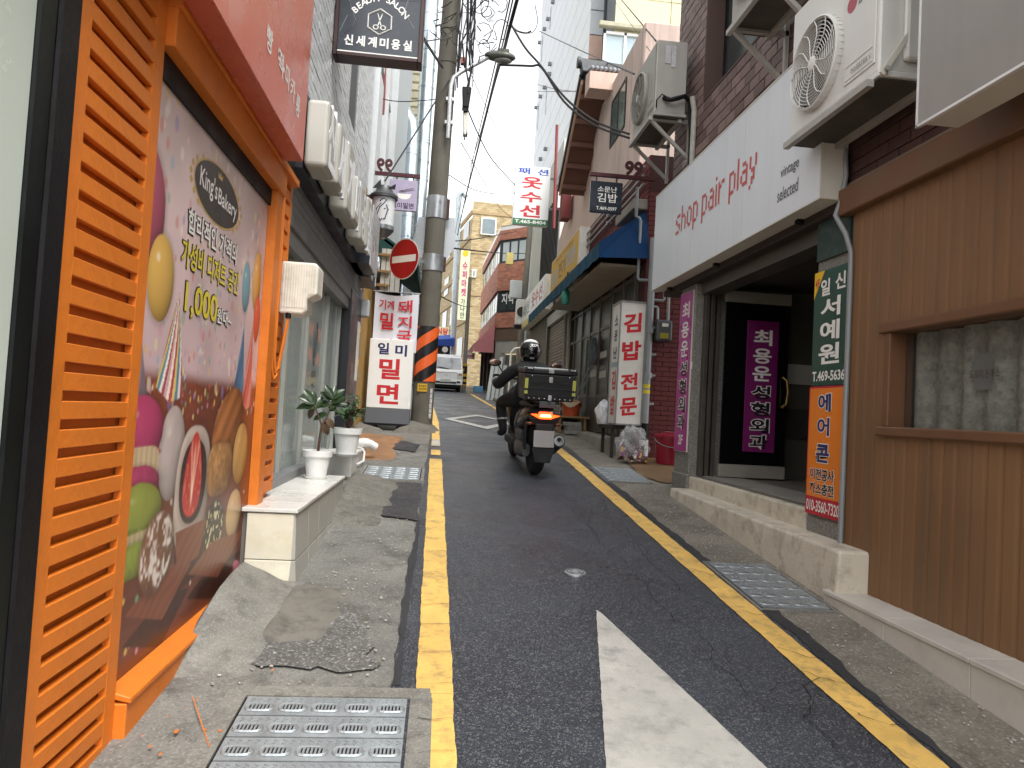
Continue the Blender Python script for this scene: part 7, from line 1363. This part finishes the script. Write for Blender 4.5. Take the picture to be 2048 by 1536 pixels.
for s in (-1, 1):
    sb(MB().tube([(s*.25, .98, 1.06), (s*.33, .96, 1.18), (s*.36, .95, 1.21)], .008, 6), 'mirror_stalk', M_BLKM, None, True); mr = sb(MB().ell((s*.40, .93, 1.235), (.085, .02, .05), 16, 10), 'mirror', M_BLKM, None, True); sb(MB().ell((s*.40, .908, 1.235), (.07, .004, .038), 14, 8), 'mirror_glass', mat('mirror_glass', '#8d7468', .05, .9, var=.3, vs=20), mr, True)
    sb(MB().tube([(s*.40, .885, 1.045), (s*.29, .93, 1.055)], .022, 10), 'grip', M_RUB, None, True); sb(MB().tube([(s*.38, .98, 1.06), (s*.25, 1.04, 1.06)], .008, 6), 'brake_lever', M_MTL, None, True)
# tail light, mudguard, plate
M_TL = mat('tail_light_red', '#ff2a10', .3, emit=(1, .045, .012), es=2.2); M_TLH = mat('tail_light_core', '#ffb080', .3, emit=(1, .22, .10), es=3.2); M_TLA = mat('tail_light_amber', '#ff7a1a', .3, emit=(1, .05, .006), es=1.6)
sb(MB().prism([(-.165, .025), (-.10, -.005), (-.06, -.022), (.06, -.022), (.10, -.005), (.165, .018), (.10, .028), (.06, .018), (-.06, .018), (-.10, .03)], (0, -.362, .70), (1, 0, 0), (0, 0, 1), .012), 'tail_light', M_TLA); sb(MB().prism([(-.085, .02), (.085, .02), (.07, .055), (-.07, .055)], (0, -.366, .70), (1, 0, 0), (0, 0, 1), .012), 'tail_light', M_TL); sb(MB().prism([(-.065, .0), (.065, .0), (.055, .03), (-.055, .03)], (0, -.382, .70), (1, 0, 0), (0, 0, 1), .004), 'tail_light_core', M_TLH)
sb(MB().hexa([(-.15, -.345, .60), (.15, -.345, .60), (.13, -.25, .60), (-.13, -.25, .60)], [(-.17, -.36, .69), (.17, -.36, .69), (.15, -.2, .69), (-.15, -.2, .69)]), 'tail_panel', M_BLKM, None, False, .015)
sb(MB().hexa([(-.05, -.40, .20), (.05, -.40, .20), (.05, -.385, .20), (-.05, -.385, .20)], [(-.10, -.36, .62), (.10, -.36, .62), (.10, -.34, .62), (-.10, -.34, .62)]), 'mudguard', M_BLKM, None, False, .008); sb(MB().hexa([(-.085, -.395, .20), (.085, -.395, .20), (.085, -.384, .20), (-.085, -.384, .20)], [(-.13, -.39, .36), (.13, -.39, .36), (.13, -.379, .36), (-.13, -.379, .36)]), 'mud_flap', mat('dark_flap', '#151617', .7), None, False, .01)
sb(MB().hexa([(-.115, -.400, .37), (.115, -.400, .37), (.115, -.394, .37), (-.115, -.394, .37)], [(-.115, -.375, .55), (.115, -.375, .55), (.115, -.369, .55), (-.115, -.369, .55)]), 'number_plate', mat('blurred_plate', '#8c8a88', .6), None, False, .01)
for s in (-1, 1): sb(MB().ell((s*.16, -.33, .62), (.045, .035, .022), 12, 8), 'rear_indicator', mat('smoked_amber', '#5a2f18', .2), None, True); sb(MB().tube([(s*.15, -.08, .30), (s*.15, -.10, .62)], [.026, .024], 10), 'shock', M_BLKM, None, True)
# engine and exhaust
sb(loft([(-.1, -.13, .29, .045, .07), (.1, -.14, .28, .06, .10), (.35, -.13, .27, .06, .11), (.5, -.10, .28, .05, .08)]), 'transmission_case', M_MTL, None, True); sb(MB().box(-.19, -.10, .12, .38, .36, .50), 'air_filter_box', mat('grey_plastic', '#46484a', .5), None, False, .03); sb(loft([(.15, 0, .30, .10, .10), (.4, 0, .30, .14, .12), (.55, 0, .32, .10, .10)]), 'engine', mat('engine_dark', '#333436', .6, .4), None, True)
sb(MB().tube([(.13, .42, .20), (.17, .25, .22), (.18, .1, .27), (.19, -.10, .36), (.20, -.27, .43)], [.03, .05, .07, .075, .075], 14), 'exhaust', M_BLKM, None, True); c = Vector((.20, -.272, .431)); ax = Vector((.01, -.17, .07)).normalized()
sb(MB().lathe([(.062, 0), (.06, .012), (.035, .014), (.03, .002), (.001, .002)], c, ax, 20), 'exhaust_tip', mat('brushed_tip', '#a8aaab', .35, .7), None, True); sb(MB().cyl(c+ax*.0025+Vector((0, 0, .015)), c+ax*.016+Vector((0, 0, .015)), .022, seg=12), 'exhaust_hole', M_DARK)
# rack and top box
sb(MB().box(-.12, .16, -.33, .1, .845, .87), 'rack', M_BLKM, None, False, .008); sb(MB().box(-.07, .11, -.355, -.32, .80, .87), 'rack_plate', mat('grey_plastic', '#6b6d6e'), None, False, .006)
M_BOX = mat('black_box_plastic', '#15171a', .5, var=.1, vs=5); M_SIL = mat('silver_trim', '#c5c7c9', .3, .6, var=.1); bx0, bx1, by0, by1, bz0, bz1 = -.255, .325, -.36, .06, .875, 1.225
tb = sb(MB().hexa([(bx0+.02, by0+.015, bz0), (bx1-.02, by0+.015, bz0), (bx1-.02, by1-.01, bz0), (bx0+.02, by1-.01, bz0)], [(bx0, by0, bz1-.06), (bx1, by0, bz1-.06), (bx1, by1, bz1-.06), (bx0, by1, bz1-.06)]), 'top_box', M_BOX, None, False, .012)
sb(MB().box(bx0-.008, bx1+.008, by0-.008, by1+.008, bz1-.055, bz1-.005), 'lid', M_BOX, tb, False, .012); sb(MB().box(bx0+.05, bx1-.05, by0+.05, by1-.05, bz1-.004, bz1+.008), 'lid_panel', M_SIL, tb, False, .006); cx = (bx0+bx1)/2
for x in (bx0+.05, bx1-.05): sb(MB().box(x-.045, x+.045, by0-.02, by0+.05, bz1-.02, bz1+.012), 'corner_guard', M_BOX, tb, False, .008); sb(MB().box(x-.03, x+.03, by0-.024, by0-.02, bz1-.008, bz1+.008), 'corner_badge', M_SIL, tb, False, .003)
for z0, z1, w in ((bz1-.045, bz1+.005, .03), (bz1-.15, bz1-.085, .022), (bz0+.005, bz0+.065, .02)): sb(MB().box(cx-w, cx+w, by0-.02, by0-.001, z0, z1), 'latch', M_SIL, tb, False, .006)
for x in (bx0+.022, bx1-.022):
    for z0, z1 in ((bz0+.13, bz0+.24), (bz0+.07, bz0+.105)): sb(MB().box(x-.018, x+.018, by0-.003, by0+.004, z0, z1), 'reflector', mat('lime_reflector', '#a5a94e', .4), tb)
u = unit_mesh('rivet', MB().ell((0, 0, 0), (.007, .004, .007), 8, 5), M_SIL)
for k in range(9): p = MS @ Vector((bx0+.06+k*.058, by0+.008, bz0+.025)); inst('rivet', u, tb, p)
for x in (bx0+.08, bx1-.08): inst('rivet', u, tb, MS @ Vector((x, by0-.001, bz1-.08)))
for z in (bz0+.055, bz0+.13): sb(MB().box(bx0+.045, bx1-.045, by0+.001, by0+.006, z, z+.008), 'rib', M_BOX, tb, False, .002)
for s in (-1, 1): sb(MB().beam((cx+s*.06, by0-.001, bz0+.22), (cx+s*.15, by0-.001, bz0+.19), .01, .012).beam((cx+s*.15, by0-.001, bz0+.19), (cx+s*.21, by0-.001, bz0+.22), .01, .012), 'embossed_rib', M_BOX, tb)

# ================================================================== rider
tp = thing('person', 'person in black riding gear and helmet seated on the scooter', 'person', MS @ Vector((0, .42, .84)))
M_JKT = mat('black_riding_gear', '#0e0f12', .75, var=.25, vs=7, bump=.5, bs=25)
def skin(nm, V_, E_, m, root=0, sub=2, par=tp):
    me = bpy.data.meshes.new(nm); me.from_pydata([tuple(MS @ Vector(v[:3])) for v in V_], E_, []); me.materials.append(m); o = bpy.data.objects.new(nm, me); COL.objects.link(o); o.parent = par; o.location = -wloc(par)
    s = o.modifiers.new('skin', 'SKIN'); s.use_smooth_shade = True
    for i, v in enumerate(V_): r = v[3]; me.skin_vertices[0].data[i].radius = r if isinstance(r, tuple) else (r, r); me.skin_vertices[0].data[i].use_root = (i == root)
    d = o.modifiers.new('subdivision', 'SUBSURF'); d.levels = sub; d.render_levels = sub; return o
dx = -.03
Vb = [(dx, .42, .90, (.17, .14)), (dx, .40, 1.04, (.16, .125)), (dx, .45, 1.13, (.19, .13)), (dx, .50, 1.21, (.15, .10)), (dx, .54, 1.28, .065), (dx, .56, 1.36, .07),
      (dx-.19, .51, 1.18, .088), (dx-.29, .57, 1.07, .08), (dx-.36, .64, .96, .068), (dx-.36, .78, 1.01, .055), (dx-.33, .90, 1.03, .042),
      (dx+.19, .51, 1.18, .088), (dx+.29, .57, 1.07, .08), (dx+.36, .64, .96, .068), (dx+.38, .78, 1.01, .055), (dx+.38, .90, 1.03, .042),
      (dx-.12, .46, .84, .11), (dx-.20, .66, .80, .098), (dx-.27, .86, .74, .078), (dx-.25, .82, .56, .068), (dx-.23, .76, .40, .052), (dx-.235, .80, .37, .05), (dx-.25, .93, .355, .042),
      (dx+.13, .46, .84, .11), (dx+.22, .66, .80, .098), (dx+.28, .86, .74, .078), (dx+.28, .82, .56, .068), (dx+.27, .76, .40, .052), (dx+.275, .80, .37, .05), (dx+.29, .93, .355, .042)]
Eb = [(0,1),(1,2),(2,3),(3,4),(4,5),(3,6),(6,7),(7,8),(8,9),(9,10),(3,11),(11,12),(12,13),(13,14),(14,15),(0,16),(16,17),(17,18),(18,19),(19,20),(20,21),(21,22),(0,23),(23,24),(24,25),(25,26),(26,27),(27,28),(28,29)]
body = skin('body', Vb, Eb, M_JKT)
M_GLV = mat('black_glove', '#101012', .7, var=.2)
for s, hx in ((-1, dx-.335), (1, dx+.385)):
    g = [(hx, .885, 1.04, .036), (hx, .93, 1.065, .034)]; e = [(0, 1)]
    for k, (ox, L) in enumerate(((-.034, .9), (-.012, 1.0), (.012, .95), (.034, .8))):
        i = len(g); g += [(hx+ox, .945, 1.078, .012), (hx+ox, .975, 1.07*1.0, .0105), (hx+ox, .975, 1.04, .0095), (hx+ox, .95, 1.022, .0085)]; e += [(1, i), (i, i+1), (i+1, i+2), (i+2, i+3)]
    i = len(g); g += [(hx-s*.045, .90, 1.03, .013), (hx-s*.05, .925, 1.015, .011), (hx-s*.03, .945, 1.012, .009)]; e += [(0, i), (i, i+1), (i+1, i+2)]
    skin('glove', g, e, M_GLV, 0, 1)
hc = Vector((dx+.0, .56, 1.405))
h = sb(MB().ell(hc, (.135, .16, .15), 28, 18), 'helmet', mat('gloss_black_helmet', '#0d0d10', .12, var=.05, coat=.6), tp, True)
def hp(th, ph, k=1.012): return hc+Vector((.135*math.cos(ph)*math.sin(th), -.16*math.cos(ph)*math.cos(th), .15*math.sin(ph)))*k
sb(MB().grid(lambda u, v: hp(-1.25+2.1*u, .72+.40*v+.18*math.sin(u*3.1)), 16, 6), 'white_crown_patch', M_WHT, h, True)
v, f = text2d('XDV', .03, 2); lo, hi = v.min(0), v.max(0); q = (v-lo)/(hi-lo); mb = MB(); mb.v = [tuple(hp(-.30+1.0*a, .36+.22*bb+.08*a, 1.02)) for a, bb in q]; mb.f = list(f); sb(mb, 'lettering', M_WHT, h)
sb(MB().grid(lambda u, v: hp(-.22+.44*u, -.62+.16*v, 1.03), 6, 3), 'vent', M_SIL, h, True); sb(MB().lathe([(.085, 0), (.105, .03), (.10, .08), (.08, .085)], (dx, .54, 1.20), (0, 0, 1), 18), 'collar', M_JKT, tp, True)
sb(MB().tube([(dx-.363, .73, 1.006), (dx-.36, .75, 1.008)], .063, 16), 'reflective_band', mat('reflective_silver', '#9a9a98', .35, .3), tp, True)
sb(MB().tube([(dx-.2475, .80, .55), (dx-.246, .795, .53)], .07, 16), 'reflective_band', mat('reflective_silver', '#9a9a98'), tp, True)
